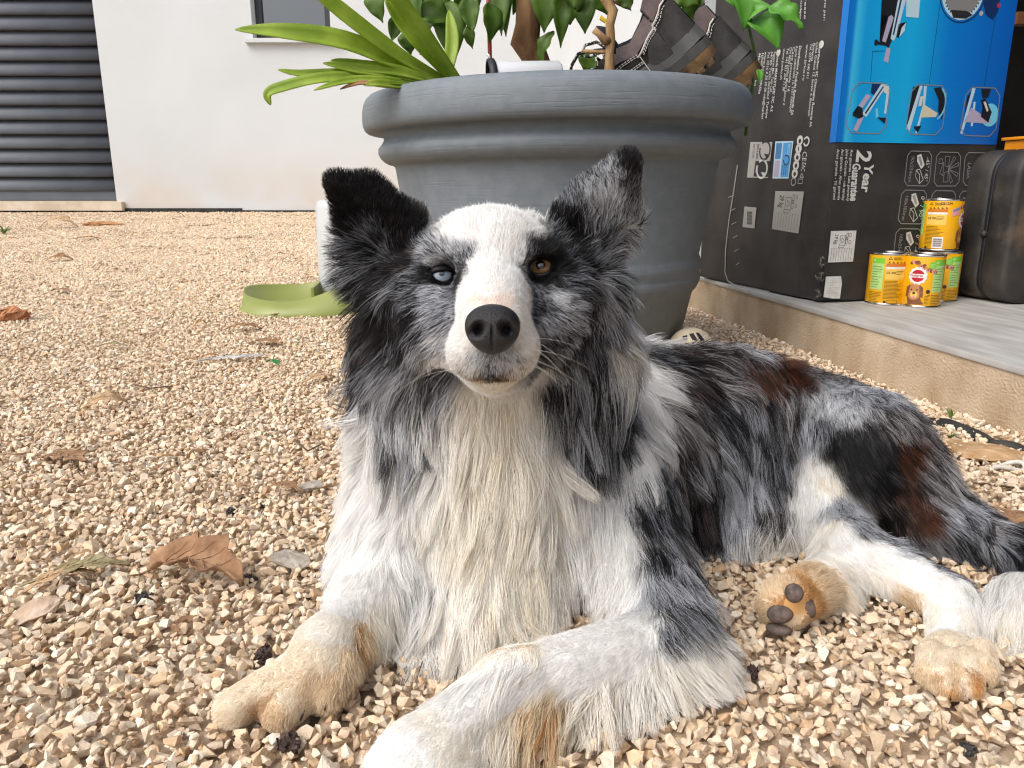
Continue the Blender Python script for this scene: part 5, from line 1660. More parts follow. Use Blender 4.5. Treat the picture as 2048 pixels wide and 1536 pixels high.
def text_polys(s, bold=0.0):
    """Glyph triangles of s in units of its own cap height, origin at its lower left; also the width."""
    key = (s, bold)
    if key in _tcache: return _tcache[key]
    cu = bpy.data.curves.new('t', 'FONT'); cu.body = s; cu.size = 1.38; cu.resolution_u = 2; cu.offset = bold
    o = bpy.data.objects.new('t', cu)
    me = o.to_mesh()
    V = [v.co.copy() for v in me.vertices]
    P = [[(V[i].x, V[i].y) for i in p.vertices] for p in me.polygons]
    w = max((v.x for v in V), default=0)
    o.to_mesh_clear(); bpy.data.objects.remove(o); bpy.data.curves.remove(cu)
    _tcache[key] = (P, w)
    return P, w
def text(face, s, p0, p1, size, m, layer=2, bold=0.0, name='lettering', parent=None, fit=True):
    """Text whose baseline runs from pixel p0 towards p1; size = cap height in pixels across it."""
    a, c = np.array(face_pt(*p0, face)), np.array(face_pt(*p1, face))
    P, w = text_polys(s, bold)
    L = np.linalg.norm(c - a); d = (c - a) / L
    mir = -1 if face == 's' else 1           # the side face runs away: u grows to the left in view
    nn = np.array([-d[1], d[0]]) * mir
    # cap height: pixel size measured square to the baseline
    bx, by = p1[0] - p0[0], p1[1] - p0[1]; bl = math.hypot(bx, by)
    q = np.array(face_pt(p0[0] + by / bl * size, p0[1] - bx / bl * size, face))
    hv = q - a
    sx = L / w if fit else np.linalg.norm(hv)
    polys = [[tuple(a + d * (x * sx) + hv * y) for x, y in poly] for poly in P]
    return dec(name, face, polys, m, layer, parent)
# blue field over the upper front, wrapping a little round the corner
zb_ = face_pt(1820, 287, 'f')[1]
dec('blue_panel', 'f', [[(-.0012, zb_), (BW - .004, zb_ + .001), (BW - .004, BH - .008), (-.0012, BH - .008)]], blue_m, 1)
dec('blue_edge', 's', [[(-.0012, zb_), (.022, zb_), (.022, BH - .008), (-.0012, BH - .008)]], blue_m, 1)
# three inset pictures: silver frames with cut corners
def chamfer(pts4, k=.16):
    o = []
    for i in range(4):
        p, a, c = np.array(pts4[i]), np.array(pts4[i - 1]), np.array(pts4[(i + 1) % 4])
        o += [tuple(p + (a - p) * k), tuple(p + (c - p) * k)]
    return o
FR = [[(1706, 165), (1780, 167), (1769, 268), (1688, 265)], [(1823, 169), (1894, 172), (1882, 270), (1808, 268)], [(1933, 174), (2000, 177), (1989, 273), (1917, 271)]]
def ip(fr, a, c):        # bilinear inside a frame, a right, c down, in pixels
    p = [np.array(q, float) for q in fr]
    t = p[0] + (p[1] - p[0]) * a; b_ = p[3] + (p[2] - p[3]) * a
    return tuple(t + (b_ - t) * c)
pics = [
    [(ink_n, [[(.5, .02), (.78, .02), (.62, .25), (.5, .2)]]), (ink_l, [[(.75, .02), (.92, .02), (.48, .68), (.36, .62)], [(.92, .1), (.99, .1), (.97, .6), (.92, .6)]]), (ink_n, [[(.80, .06), (.84, .06), (.46, .62), (.42, .60)]]), (ink_p, [[(.40, .22), (.52, .26), (.34, .52), (.22, .48)], [(.30, .68), (.42, .68), (.30, .98), (.20, .94)]]),
     (ink_k, [[(.22, .46), (.34, .5), (.40, .68), (.30, .72), (.12, .66), (.12, .6), (.26, .6)]]), (ink_w, [[(.82, .05), (.97, .05), (.95, .22), (.84, .18)]]), (ink_c, [[(.68, .5), (.74, .5), (.78, .66), (.72, .7)]]), (ink_k, [[(.76, .68), (.98, .68), (.95, .8)]])],
    [(ink_k, [[(.04, .05), (.22, .02), (.06, .8), (.02, .8)]]), (ink_l, [[(.22, .02), (.30, .02), (.12, .95), (.02, .9)], [(.34, .02), (.42, .02), (.44, .4), (.34, .98), (.28, .98), (.38, .4)]]), (ink_y, [[(.38, .38), (.82, .56), (.78, .64), (.38, .66)]]), (ink_k, [[(.62, .06), (.80, .03), (.97, .2), (.96, .7), (.82, .52), (.80, .3)]]),
     (ink_c, ringp((.62, .36), .36, .40, 14, -.9, 1.0)), (ink_w, [[(.27, .24), (.36, .22), (.35, .42), (.26, .44)]]), (ink_k, [[(.2, .85), (.42, .82), (.34, .97)]])],
    [(ink_k, [[(.05, .2), (.14, .1), (.05, .6)]]), (ink_l, [[(.16, .02), (.26, .02), (.08, .98), (.02, .95)], [(.26, .3), (.32, .3), (.34, .8), (.28, .8)]]), (ink_c, [circp((.78, .56), .24)]), (ink_p, [[(.22, .42), (.86, .7), (.7, .74), (.06, .72)]]), (ink_k, [[(.46, .26), (.58, .22), (.82, .5), (.76, .72), (.52, .6), (.58, .5)], [(.42, .03), (.72, .02), (.66, .2), (.5, .22)]]), (ink_w, [[(.54, .30), (.60, .28), (.72, .46), (.68, .5)]])],
]
for fr, pic in zip(FR, pics):
    f0 = dec('picture_frame', 'f', outl(chamfer(pxp('f', fr)), .0022), ink_s, 3)
    for i, (m, polys) in enumerate(pic):
        dec('picture', 'f', [[face_pt(*ip(fr, a, min(1, max(0, c))), 'f') for a, c in poly] for poly in polys], m, 2 + .25 * i, f0)
# leader lines and the big tool drawing, running up out of view
dec('leader_line', 'f', [linep(face_pt(1740, 163, 'f'), face_pt(1744, 103, 'f'), .0012), linep(face_pt(1744, 103, 'f'), face_pt(1768, 102, 'f'), .0012), linep(face_pt(1857, 168, 'f'), face_pt(1880, 0, 'f'), .0012), linep(face_pt(1967, 174, 'f'), face_pt(1990, 30, 'f'), .0012)], ink_n, 2)
def T(pts): return pxp('f', pts)
saw = dec('saw_drawing', 'f', [T([(1765, -60), (1806, -60), (1795, 40), (1782, 82), (1776, 96), (1758, 82), (1765, 40), (1774, 32), (1762, 28)])], ink_k, 2)
def sawd(polys, m, k): return dec('saw_drawing', 'f', polys, m, 2 + .2 * k, saw)
sawd([T([(1806, -60), (1826, -60), (1792, 72), (1786, 82), (1780, 78)])], ink_l, 1)
sawd([T([(1812, -60), (1816, -60), (1787, 70), (1784, 70)])], ink_n, 2)
sawd([T([(1776, 34), (1782, 30), (1786, 36), (1770, 86), (1763, 82)]), T([(1772, 96), (1780, 97), (1775, 126), (1766, 122)])], ink_p, 3)
sawd([T([(1748, 80), (1753, 79), (1755, 83), (1770, 85), (1770, 92), (1754, 89), (1751, 92), (1747, 90)])], ink_k, 4)
sawd([T([(1796, 48), (1812, 44), (1808, 62), (1796, 76), (1791, 74)])], ink_k, 1)
sawd([T([(1802, 56), (1811, 45), (1808, 62), (1797, 75)])], ink_l, 3)
sawd([T([(1812, -60), (1844, -60), (1836, 36), (1811, 34)])], ink_l, 2)
bc_ = face_pt(1925, -16, 'f')
sawd([circp(bc_, .062, 40)], ink_l, 1); sawd(ringp(bc_, .066, .069, 40), ink_n, 1)
sawd([circp(bc_, .052, 40)], ink_s, 2)
teeth = []
for i in range(40):
    a = 2 * math.pi * i / 40
    teeth.append([(bc_[0] + .052 * math.cos(a), bc_[1] + .052 * math.sin(a)), (bc_[0] + .058 * math.cos(a + .05), bc_[1] + .058 * math.sin(a + .05)), (bc_[0] + .052 * math.cos(a + .1), bc_[1] + .052 * math.sin(a + .1))])
sawd(teeth, ink_n, 3)
sawd([T([(1900, 20), (1932, 22), (1944, 30), (1930, 38), (1905, 36)])], ink_d, 3)
sawd([T([(1960, -30), (2004, -30), (1994, 24), (1984, 40), (1970, 30), (1966, 10)])], ink_n, 4); sawd([circp(face_pt(1961, 27, 'f'), .006, 14)], ink_g, 4); sawd([circp(face_pt(1996, 11, 'f'), .0055, 14)], ink_r, 5)
# guarantee text, reading downwards
text('f', '2', (1714, 299), (1711, 324), 30, ink_w, bold=.035)
text('f', 'Year', (1729, 328), (1721, 384), 18, ink_w, bold=.04)
text('f', 'Guarantee', (1705, 326), (1699, 402), 16, ink_w, bold=.045)
for i, s_ in enumerate(('Ans garantie - Lata gwarancji', 'Jahre Garantie - rok zaruky', 'Ani garantie - Ahus garantia', 'Anos garantia - Yil garanti')):
    text('f', s_, (1700 - 9 * i, 299 - .3 * i), (1692 - 9 * i, 402 - i), 5.5, ink_w, bold=.012)
# outlined pictograms
IC = [[(1815, 302), (1863, 303), (1857, 372), (1807, 371)], [(1873, 304), (1921, 305), (1916, 372), (1866, 372)], [(1930, 305), (1977, 306), (1971, 371), (1924, 371)],
      [(1803, 380), (1853, 381), (1846, 448), (1794, 447)], [(1864, 381), (1911, 382), (1906, 448), (1857, 448)], [(1919, 382), (1966, 383), (1960, 447), (1914, 447)],
      [(1792, 457), (1843, 458), (1836, 525), (1784, 524)], [(1852, 458), (1900, 459), (1896, 525), (1846, 525)], [(1909, 459), (1957, 460), (1952, 525), (1903, 525)]]
ICT = [('-45° / 45°', '90x254mm'), None, ('LASER',), ('0° / 90°', '100x305mm'), ('x',), ('LED',), ('0° / -45°', '160x254mm'), None, None]
def icp(fr, pts): return [face_pt(*ip(fr, a, c), 'f') for a, c in pts]
for k, (fr, tx) in enumerate(zip(IC, ICT)):
    f0 = dec('pictogram', 'f', outl(chamfer(pxp('f', fr), .13), .0020), ink_s, 2)
    if k in (0, 3, 6):      # mitred timber pieces
        dec('pictogram', 'f', [icp(fr, [(.40, .12), (.56, .08), (.74, .40), (.62, .52), (.42, .3)])], ink_w, 2.2, f0)
        dec('pictogram', 'f', [icp(fr, [(.44, .17), (.54, .14), (.66, .40), (.60, .44)])] , ink_s, 2.4, f0)
        dec('pictogram', 'f', outl(icp(fr, [(.42, .55), (.56, .52), (.74, .82), (.60, .94), (.42, .74)]), .0016) + outl(icp(fr, [(.42, .55), (.58, .68), (.60, .94), (.42, .74)]), .0014), ink_w, 2.2, f0)
    elif k == 1:
        dec('pictogram', 'f', sum([outl(icp(fr, q), .0014) for q in ([(.52, .5), (.72, .12), (.80, .18)], [(.52, .5), (.92, .30), (.94, .4)], [(.52, .5), (.94, .62), (.9, .72)], [(.52, .5), (.74, .86), (.66, .92)], [(.36, .12), (.56, .12), (.52, .44), (.38, .40)], [(.36, .88), (.56, .88), (.52, .56), (.38, .6)], [(.12, .2), (.26, .2), (.26, .34), (.12, .34)], [(.3, .3), (.34, .7), (.2, .62)])], []), ink_s, 2.2, f0)
    elif k == 2:
        dec('pictogram', 'f', [linep(*icp(fr, [(.62, .12 + .08 * j), (.62, .16 + .08 * j)]), .0016) for j in range(7)] + [linep(*icp(fr, [(.62 - .16 * math.cos(a), .80 - .12 * math.sin(a)), (.62 + .16 * math.cos(a), .80 + .12 * math.sin(a))]), .0016) for a in (0, .8, 1.57, 2.36)], ink_w, 2.2, f0)
    elif k == 4:
        dec('pictogram', 'f', ringp(face_pt(*ip(fr, .32, .36), 'f'), .012, .014) + ringp(face_pt(*ip(fr, .32, .36), 'f'), .004, .0055), ink_s, 2.2, f0)
        text('f', 'x', ip(fr, .64, .42), ip(fr, .63, .54), 8, ink_w, 2.2, parent=f0)
        text('f', 'ø', ip(fr, .86, .30), ip(fr, .85, .45), 8, ink_w, 2.2, parent=f0)
    elif k == 5:
        dec('pictogram', 'f', outl(icp(fr, [(.6, .6), (.8, .62), (.86, .78), (.78, .92), (.6, .94)]), .0016) + [linep(*icp(fr, [(.62, .68 + .08 * j), (.8, .68 + .08 * j)]), .0014) for j in range(3)], ink_s, 2.2, f0)
    else:
        dec('pictogram', 'f', sum([outl(icp(fr, q), .0013) for q in ([(.3, .2), (.6, .14), (.7, .3), (.44, .34)], [(.4, .44), (.7, .5), (.52, .84)], [(.3, .7), (.44, .62), (.4, .9)])], []), ink_s, 2.2, f0)
    if tx and k in (0, 3, 6):
        text('f', tx[0], ip(fr, .80, .16), ip(fr, .78, .86), 7, ink_w, 2.2, parent=f0)
        text('f', tx[1], ip(fr, .16, .14), ip(fr, .14, .90), 7, ink_s, 2.2, parent=f0)
    elif tx and k == 2: text('f', 'LASER', ip(fr, .14, .30), ip(fr, .14, .80), 7, ink_s, 2.2, parent=f0, bold=.02)
    elif tx and k == 5: text('f', 'LED', ip(fr, .14, .18), ip(fr, .14, .60), 7, ink_s, 2.2, parent=f0, bold=.02)
# paper stickers
def lift_label(face, c4):
    o = dec('label', face, [pxp(face, c4)], paper_m if face == 'f' else ink_g, 1.5)
    f4 = c4
    P = lambda a, c: face_pt(*ip(f4, a, c), face)
    polys = ringp(P(.78, .14), .0035, .0046, 12) + ringp(P(.78, .36), .0035, .0046, 12)
    bars = [[(.64, .08), (.70, .08), (.70, .30), (.64, .30)], [(.62, .22), (.68, .22), (.68, .42), (.62, .42)], [(.40, .16), (.60, .16), (.60, .46), (.40, .46)], [(.46, .22), (.56, .31), (.46, .40)], [(.38, .46), (.60, .46), (.54, .54), (.36, .54)]]
    for q in bars: polys += outl([P(a, c) for a, c in q], .0011)
    for i in range(9):
        a = .10 + .10 * i
        polys.append(linep(P(a, .58), P(a - .01, .95), .0007)); polys.append(circp(P(a + .005, .565), .0012, 8))
    dec('drawing', face, polys, ink_d, 2, o)
    text(face, '29 kg', ip(f4, .18, .10), ip(f4, .17, .42), 7 if face == 'f' else 9, ink_d, 2, parent=o, bold=.015)
lift_label('f', [(1661, 462), (1712, 461), (1705, 523), (1655, 525)])
lift_label('s', [(1552, 382), (1609, 383), (1598, 467), (1545, 458)])
lb = dec('label', 'f', [pxp('f', [(1651, 553), (1681, 552), (1683, 566), (1679, 597), (1665, 597), (1646, 594)])], paper_m, 1.5)
dec('drawing', 'f', [linep(face_pt(1655, 566 + 5 * i, 'f'), face_pt(1674 - 4 * (i % 2), 565 + 5 * i, 'f'), .0010) for i in range(5)], ink_g, 2, lb)
bl = dec('label', 's', [pxp('s', [(1490, 413), (1514, 415), (1510, 457), (1486, 454)])], ink_g, 1.5)
dec('barcode', 's', [linep(face_pt(1494 + .8 * 0 + 1.0, 424 + 2.6 * i, 's'), face_pt(1505.5, 424.5 + 2.6 * i, 's'), .0030 if i % 3 == 0 else .0018) for i in range(10)], ink_d, 2, bl)
# recycling panel
rp = dec('label', 's', [pxp('s', [(1502, 284), (1546, 284), (1537, 356), (1495, 355)])], ink_g, 1.5)
dec('label_panel', 's', [pxp('s', [(1512, 322), (1542, 322), (1537, 354), (1508, 353)])], ink_d, 2, rp)
for (cx_, cy_, m) in ((1531, 301, ink_d), (1525, 338, ink_w)):
    dec('arrow_ring', 's', ringp(face_pt(cx_, cy_, 's'), .021, .027, 20, .9, 6.6) + [[face_pt(cx_ - 2, cy_ + 6, 's'), face_pt(cx_ + 9, cy_ + 8, 's'), face_pt(cx_ + 4, cy_ + 18, 's')]], m, 2.4, rp)
text('s', 'BIEN & BIEN', (1516, 288), (1513, 318), 4, ink_d, 2.4, parent=rp, bold=.02)
text('s', 'RECYCLER', (1508, 288), (1505, 316), 4, ink_d, 2.4, parent=rp)
text('s', 'BLEU', (1514, 330), (1512, 346), 4, ink_w, 2.4, parent=rp)
bp_ = dec('label', 's', [pxp('s', [(1552, 283), (1588, 282), (1578, 357), (1546, 357)])], ink_l, 1.5)
dec('label_panel', 's', [pxp('s', [(1568, 286), (1586, 285), (1577, 354), (1562, 354)])], ink_b, 2, bp_)
dec('label_panel', 's', [pxp('s', [(1554, 286), (1566, 286), (1562, 318), (1551, 318)])], mat('deep_blue_label', (.05, .20, .45), rough=.5), 2, bp_)
dec('label_panel', 's', [pxp('s', [(1551, 321), (1562, 321), (1558, 354), (1548, 354)])], ink_p, 2, bp_)
text('s', 'RECYCLE', (1578, 288), (1575, 310), 5, ink_w, 2.4, parent=bp_)
dec('drawing', 's', ringp(face_pt(1574, 320, 's'), .010, .014, 14, .8, 6.4) + [linep(face_pt(1566 + 4 * i, 330, 's'), face_pt(1564 + 4 * i, 350, 's'), .002) for i in range(3)], ink_n, 2.4, bp_)
# round approval marks
for i in range(6):
    cx_, cy_ = 1601 - 2.6 * i, 281 + 16.5 * i
    dec('mark', 's', [circp(face_pt(cx_, cy_, 's'), .0125, 16)] if i < 5 else ringp(face_pt(cx_, cy_, 's'), .008, .011, 12), ink_w if i < 5 else ink_s, 1.8)
    if i < 5: dec('mark', 's', [circp(face_pt(cx_, cy_ + 1, 's'), .0055, 10)] if i != 1 else [linep(face_pt(cx_, cy_ - 4, 's'), face_pt(cx_, cy_ + 4, 's'), .004)], ink_d, 2.2)
dec('mark', 's', ringp(face_pt(1614, 283, 's'), .008, .0125, 14, .5, 6.0), ink_w, 1.8)
text('s', 'CE', (1607, 302), (1605, 322), 9, ink_w, 1.8, name='mark')
text('s', 'EAC', (1606, 324), (1603, 342), 8, ink_w, 1.8, name='mark')
dec('mark', 's', outl(pxp('s', [(1608, 355), (1605, 346), (1601, 354)]), .003) + outl(pxp('s', [(1607, 358), (1598, 358), (1597, 367), (1606, 367)]), .002), ink_s, 1.8)
# address lines on the side, reading downwards, in blocks
ADDR = [((1640, 86), (1620, 254), 'Distribuitor: SC Chicosales Romania SA', 1), ((1634, 84), (1617, 232), 'Calea Giulesti 13, Sector 6, Bucuresti', 0), ((1628, 86), (1623, 122), 'Romania', 0), ((1622, 87), (1614, 156), 'Tel. 0374 240 011', 0), ((1614, 89), (1606, 161), 'www.brico.ro', 0),
        ((1600, 91), (1583, 230), 'Distribution Produits Romande SA', 1), ((1593, 92), (1580, 226), 'Route industrielle 15, 3151 Estavayer', 0), ((1587, 93), (1576, 183), 'Case postale 16', 0), ((1581, 94), (1567, 210), 'CH 0800 Jumbo Markt Sector 6', 0), ((1575, 96), (1566, 182), 'Tel. +41 021 204 71 00', 0), ((1568, 97), (1561, 159), 'www.jumbo.ch', 0),
        ((1556, 104), (1542, 224), 'Maxeda MARKETLERI TIC. A.S.', 1), ((1549, 102), (1541, 185), 'Tepeoren Mah. Tuna Cad.', 0), ((1543, 102), (1532, 236), '34785 Tuzla Istanbul Turkiye', 0), ((1537, 103), (1524, 238), 'Tel. 0216 4 30 30 00 info@market', 0), ((1531, 103), (1520, 182), 'www.koc.com.tr', 0), ((1525, 105), (1518, 188), 'Ithalatci firma', 0), ((1519, 106), (1509, 172), 'Made in China', 0)]
for p0, p1, s_, bd in ADDR:
    text('s', s_, p0, p1, 4.6, ink_w, 1.8, bold=.02 if bd else .004)
for p0, p1, s_ in (((1652, -30), (1648, 41), 'Importe par:'), ((1612, -30), (1609, 38), 'Adresse'), ((1604, -30), (1600, 38), 'www.bricodepot'), ((1566, -30), (1562, 33), 'Tel. 01 41'), ((1560, -30), (1556, 31), 'Longpont')):
    text('s', s_, p0, p1, 4.6, ink_w, 1.8)
for p in ((1644, 89), (1558, 105)): dec('mark', 's', [circp(face_pt(*p, 's'), .009, 14)], ink_w, 1.8)
# pale film seam on the side wall, torn lower corner
film_m = mat('shrink_film', (.33, .32, .31), rough=.25, spec=.6)
seam = [(1476, 330), (1468, 385), (1459, 440), (1452, 500), (1451, 545), (1457, 562), (1470, 570), (1500, 576), (1540, 584)]
dec('film_seam', 's', [linep(face_pt(*a, 's'), face_pt(*c, 's'), .005) for a, c in zip(seam[:-1], seam[1:])] + [linep(face_pt(1458 + 3 * i, 395 + 27 * i % 140, 's'), face_pt(1470 + 2 * i, 390 + 27 * i % 140, 's'), .002) for i in range(6)], film_m, 2, kind='stuff')
tear_m = vary(mat('torn_card', (.10, .085, .075), rough=.95), (.03, .026, .024), (.20, .17, .15), 50, bump=1, bscale=90, bdist=.004)
bm = bmesh.new()
r9 = random.Random(9)
for i in range(16):
    a, zz = (-.003, r9.uniform(-.002, .03)), r9.uniform(.01, .13)
    p = Vector((-.004 + r9.uniform(-.004, .004), -.002 + r9.uniform(-.004, .006), zz))
    q = p + Vector((r9.uniform(-.004, .012), r9.uniform(-.004, .03), r9.uniform(-.02, .02)))
    tube_bm(bm, [p, (p + q) / 2 + Vector((-.004, -.004, 0)), q], [.0028, .0022, .0008], 5)
obj('torn_corner', bm, tear_m, tbox)

# ------------------------------------------------------------------ food cans
can_y = mat('can_yellow', (.80, .40, .006), rough=.28, spec=.5)
tin_m = mat('tin_metal', (.62, .60, .57), rough=.25, metal=1.0)
c_green = mat('label_green', (.20, .55, .05), rough=.35); c_lime = mat('label_lime', (.42, .66, .22), rough=.35); c_red = mat('label_red', (.48, .012, .03), rough=.35); c_white = mat('label_white', (.75, .74, .70), rough=.4)
c_brown = mat('label_brown', (.20, .07, .03), rough=.4); c_tan = mat('label_tan', (.50, .22, .08), rough=.4); c_pink = mat('label_pink', (.70, .30, .28), rough=.4); c_org = mat('label_orange', (.62, .18, .02), rough=.35); c_dark = mat('label_ink', (.10, .05, .01), rough=.4); c_pale = mat('label_pale', (.80, .52, .10), rough=.35); c_dkbr = mat('label_dark_brown', (.06, .025, .015), rough=.4)
CR, CH = .0452, .128
def can(px, py, z0, name_label, turn, style, px_z=None):
    p = atz(px, py, z0)
    root = empty('food_can', (p[0], p[1], z0))
    tag(root, name_label, 'can', 'yellow dog food cans stacked by the box')
    # the label's zero angle faces the camera
    root.rotation_euler = (0, 0, math.atan2(-p[0], p[1]) + R(turn))
    bm = bmesh.new(); lathe_bm(bm, [(0, .006), (CR - .004, .006), (CR - .003, .002), (CR - .001, 0), (CR + .0012, .0008), (CR + .0012, .0035), (CR - .0002, .005), (CR - .0002, CH - .006), (CR + .0012, CH - .004), (CR + .0014, CH - .001), (CR, CH), (CR - .002, CH - .001), (CR - .003, CH - .006), (CR - .008, CH - .0065), (CR - .010, CH - .0055), (CR - .018, CH - .0065), (0, CH - .0065)], 56)
    obj('tin', bm, tin_m, root, True)
    bm = bmesh.new(); lathe_bm(bm, [(CR + .0001, .0055), (CR + .0003, .006), (CR + .0003, CH - .0066), (CR + .0001, CH - .006)], 64)
    lab = obj('label', bm, can_y, root, True)
    bm = bmesh.new()
    bmesh.ops.create_circle(bm, cap_ends=True, segments=18, radius=.009, matrix=Matrix.Translation((0, -CR * .45, CH - .0052)))
    obj('pull_ring', bm, tin_m, root)
    def cd(nm, polys, m, layer):
        """polys in (arc metres right of front, height)."""
        rr = CR + .0003 + .00022 * layer
        bm = bmesh.new()
        for poly in polys:
            vs = [bm.verts.new((u, 0, z)) for u, z in poly]
            try: bm.faces.new(vs)
            except ValueError: pass
        bmesh.ops.triangulate(bm, faces=bm.faces[:])
        for _ in range(5):
            es = [e for e in bm.edges if abs(e.verts[0].co.x - e.verts[1].co.x) > .006]
            if not es: break
            bmesh.ops.subdivide_edges(bm, edges=es, cuts=1)
            bmesh.ops.triangulate(bm, faces=bm.faces[:])
        for v in bm.verts:
            a = v.co.x / CR
            v.co = Vector((rr * math.sin(a), -rr * math.cos(a), v.co.z))
        bmesh.ops.recalc_face_normals(bm, faces=bm.faces[:])
        return obj(nm, bm, m, lab, True)
    H = CH
    def rect(u0, u1, a, c): return [(u0, H * a), (u1, H * a), (u1, H * c), (u0, H * c)]
    def tlines(u0, u1, a, c, n_, m=c_dark, w=.0009, lay=3):
        r_ = random.Random(int(u0 * 1e5) + n_)
        cd('small_print', [rect(u0, u0 + (u1 - u0) * r_.uniform(.55, 1), a + (c - a) * i / n_, a + (c - a) * i / n_ + w / H) for i in range(n_)], m, lay)
    def ctext(s, u, zf, size, m, lay=3, bold=.02):
        P, w = text_polys(s, bold)
        cd('lettering', [[(u + x * size, H * zf + y * size) for x, y in poly] for poly in P], m, lay)
    # green feeding panel
    def green(u0, u1):
        cd('green_panel', [rect(u0, u1, .30, .82)], c_lime, 1); cd('green_panel', [rect(u0, u1, .80, .90)], c_green, 2)
        cd('panel_mark', [circp((u0 + .007, H * .85), .0035, 10)], c_lime, 2.6)
        tlines(u0 + .002, u1 - .002, .34, .78, 9)
    def front(u):
        rz = [(u + (.0195 + .0025 * (i % 2)) * math.cos(2 * math.pi * i / 24), H * .60 + (.0195 + .0025 * (i % 2)) * math.sin(2 * math.pi * i / 24)) for i in range(24)]
        cd('rosette', [rz], c_white, 2); cd('rosette', [circp((u, H * .60), .0145, 24)], c_red, 3)
        cd('rosette', [rect(u - .0185, u + .0205, .565, .635)], c_white, 4)
        ctext('Pedigree', u - .0165, .585, .0058, c_red, 5, .02)
        # chunks in gravy along the top
        r_ = random.Random(4)
        for i in range(16):
            cx_, cy_ = u - .018 + .0042 * i * .9, H * (.85 - .010 * i) + r_.uniform(-.005, .005)
            s_ = r_.uniform(.0045, .0075)
            cd('chunk', [[(cx_ + s_ * math.cos(a) * r_.uniform(.7, 1.1), cy_ + s_ * .8 * math.sin(a)) for a in [k * 1.047 for k in range(6)]]], (c_brown, c_tan, c_pink, c_brown)[i % 4], 1.5 + .05 * i)
        cd('round_badge', [circp((u + .030, H * .80), .0088, 18)], c_green, 3.2); tlines(u + .024, u + .036, .77, .84, 3, c_lime, .0012, 3.6)
        # plain brown puppy
        b = (u - .004, H * .30)
        cd('puppy', [[(b[0] - .012, H * .06), (b[0] + .012, H * .06), (b[0] + .024, H * .07), (b[0] + .018, H * .13), (b[0] + .012, H * .24), (b[0] - .008, H * .28), (b[0] - .016, H * .18)]], c_brown, 1.5)
        cd('puppy', [[(b[0] + .0165 * math.cos(a), b[1] + .020 * math.sin(a)) for a in [k * .349 for k in range(18)]]], c_tan, 2)
        for s_ in (-1, 1):
            cd('puppy_ear', [[(b[0] + s_ * .010, b[1] + .018), (b[0] + s_ * .019, b[1] + .010), (b[0] + s_ * .020, b[1] - .014), (b[0] + s_ * .013, b[1] - .012)]], c_brown, 2.4)
            cd('puppy_eye', [circp((b[0] + s_ * .0062, b[1] + .005), .0021, 8)], c_dkbr, 3)
        cd('puppy_muzzle', [circp((b[0], b[1] - .007), .0085, 14)], c_pale, 2.6); cd('puppy_nose', [circp((b[0], b[1] - .003), .0034, 10)], c_dkbr, 3.2); cd('puppy_tongue', [rect(b[0] - .003, b[0] + .003, .175, .225)], c_pink, 3.2)
        ctext('no', u + .026, .235, .004, c_dark); cd('sun_mark', [circp((u + .026, H * .31), .0048, 14)], c_dkbr, 2.5); tlines(u + .020, u + .032, .08, .25, 6)
        ctext('400 g', u - .022, .035, .004, c_dkbr)
    def back(u):
        cd('label_band', [rect(u, u + .046, .70, .74)], c_white, 2); cd('label_band', [rect(u, u + .046, .74, .80)], c_org, 2); cd('label_band', [rect(u, u + .046, .50, .70)], c_pale, 1.5)
        cd('carrot_row', [[(u + .004 + .009 * i, H * .81), (u + .010 + .009 * i, H * .805), (u + .006 + .009 * i, H * .845)] for i in range(5)], c_brown, 2.4)
        cd('warning_mark', outl([(u + .004, H * .88), (u + .012, H * .88), (u + .008, H * .93)], .0010), c_dkbr, 2.4); tlines(u + .015, u + .044, .875, .93, 3)
        ctext('CE 300', u + .002, .61, .0052, c_dkbr); tlines(u + .024, u + .044, .60, .68, 3)
        tlines(u, u + .046, .13, .49, 14)
        cd('stamp_box', outl([(u + .010, H * .04), (u + .034, H * .04), (u + .034, H * .095), (u + .010, H * .095)], .0008) + [circp((u + .005, H * .065), .0035, 10)], c_dkbr, 2.4)
    if style == 'front':
        front(-.014); green(.020, .052); tlines(.020, .052, .06, .27, 7); back(-.098)
    elif style == 'bar':
        back(-.036); green(-.078, -.046); front(.062)
    else:
        back(0); green(-.036, -.004); tlines(-.036, -.004, .06, .27, 7); front(.09)
    if style == 'bar':
        cd('barcode', [rect(-.016, .008, .06, .27)], c_white, 3)
        cd('barcode', [rect(-.0135, .0055, .085 + .0128 * i, .085 + .0128 * i + (.008 if i % 3 else .004)) for i in range(13)], c_dkbr, 4)
        cd('picture_tag', [[(.020, H * .80), (.042, H * .86), (.042, H * .70), (.020, H * .66)]], c_pink, 2); cd('picture_tag', [[(.022, H * .79), (.040, H * .84), (.040, H * .79), (.022, H * .745)]], mat('tag_grey', (.2, .25, .32), rough=.5), 2.5)
        ctext('CE1234', -.008, .885, .0060, c_dkbr)
    return root
can(1768, 606, SLAB_Z, 'yellow dog food can standing apart with printed text panel facing forward', -6, 'back')
can(1838, 611, SLAB_Z, 'yellow dog food can with puppy picture and red rosette facing forward', 4, 'front')
can(1873, 600, SLAB_Z, 'yellow dog food can mostly hidden behind the puppy can, supporting the top one', 2, 'front')
can(1876, 500, SLAB_Z + CH + .0006, 'topmost yellow dog food can with its barcode facing forward', 0, 'bar')

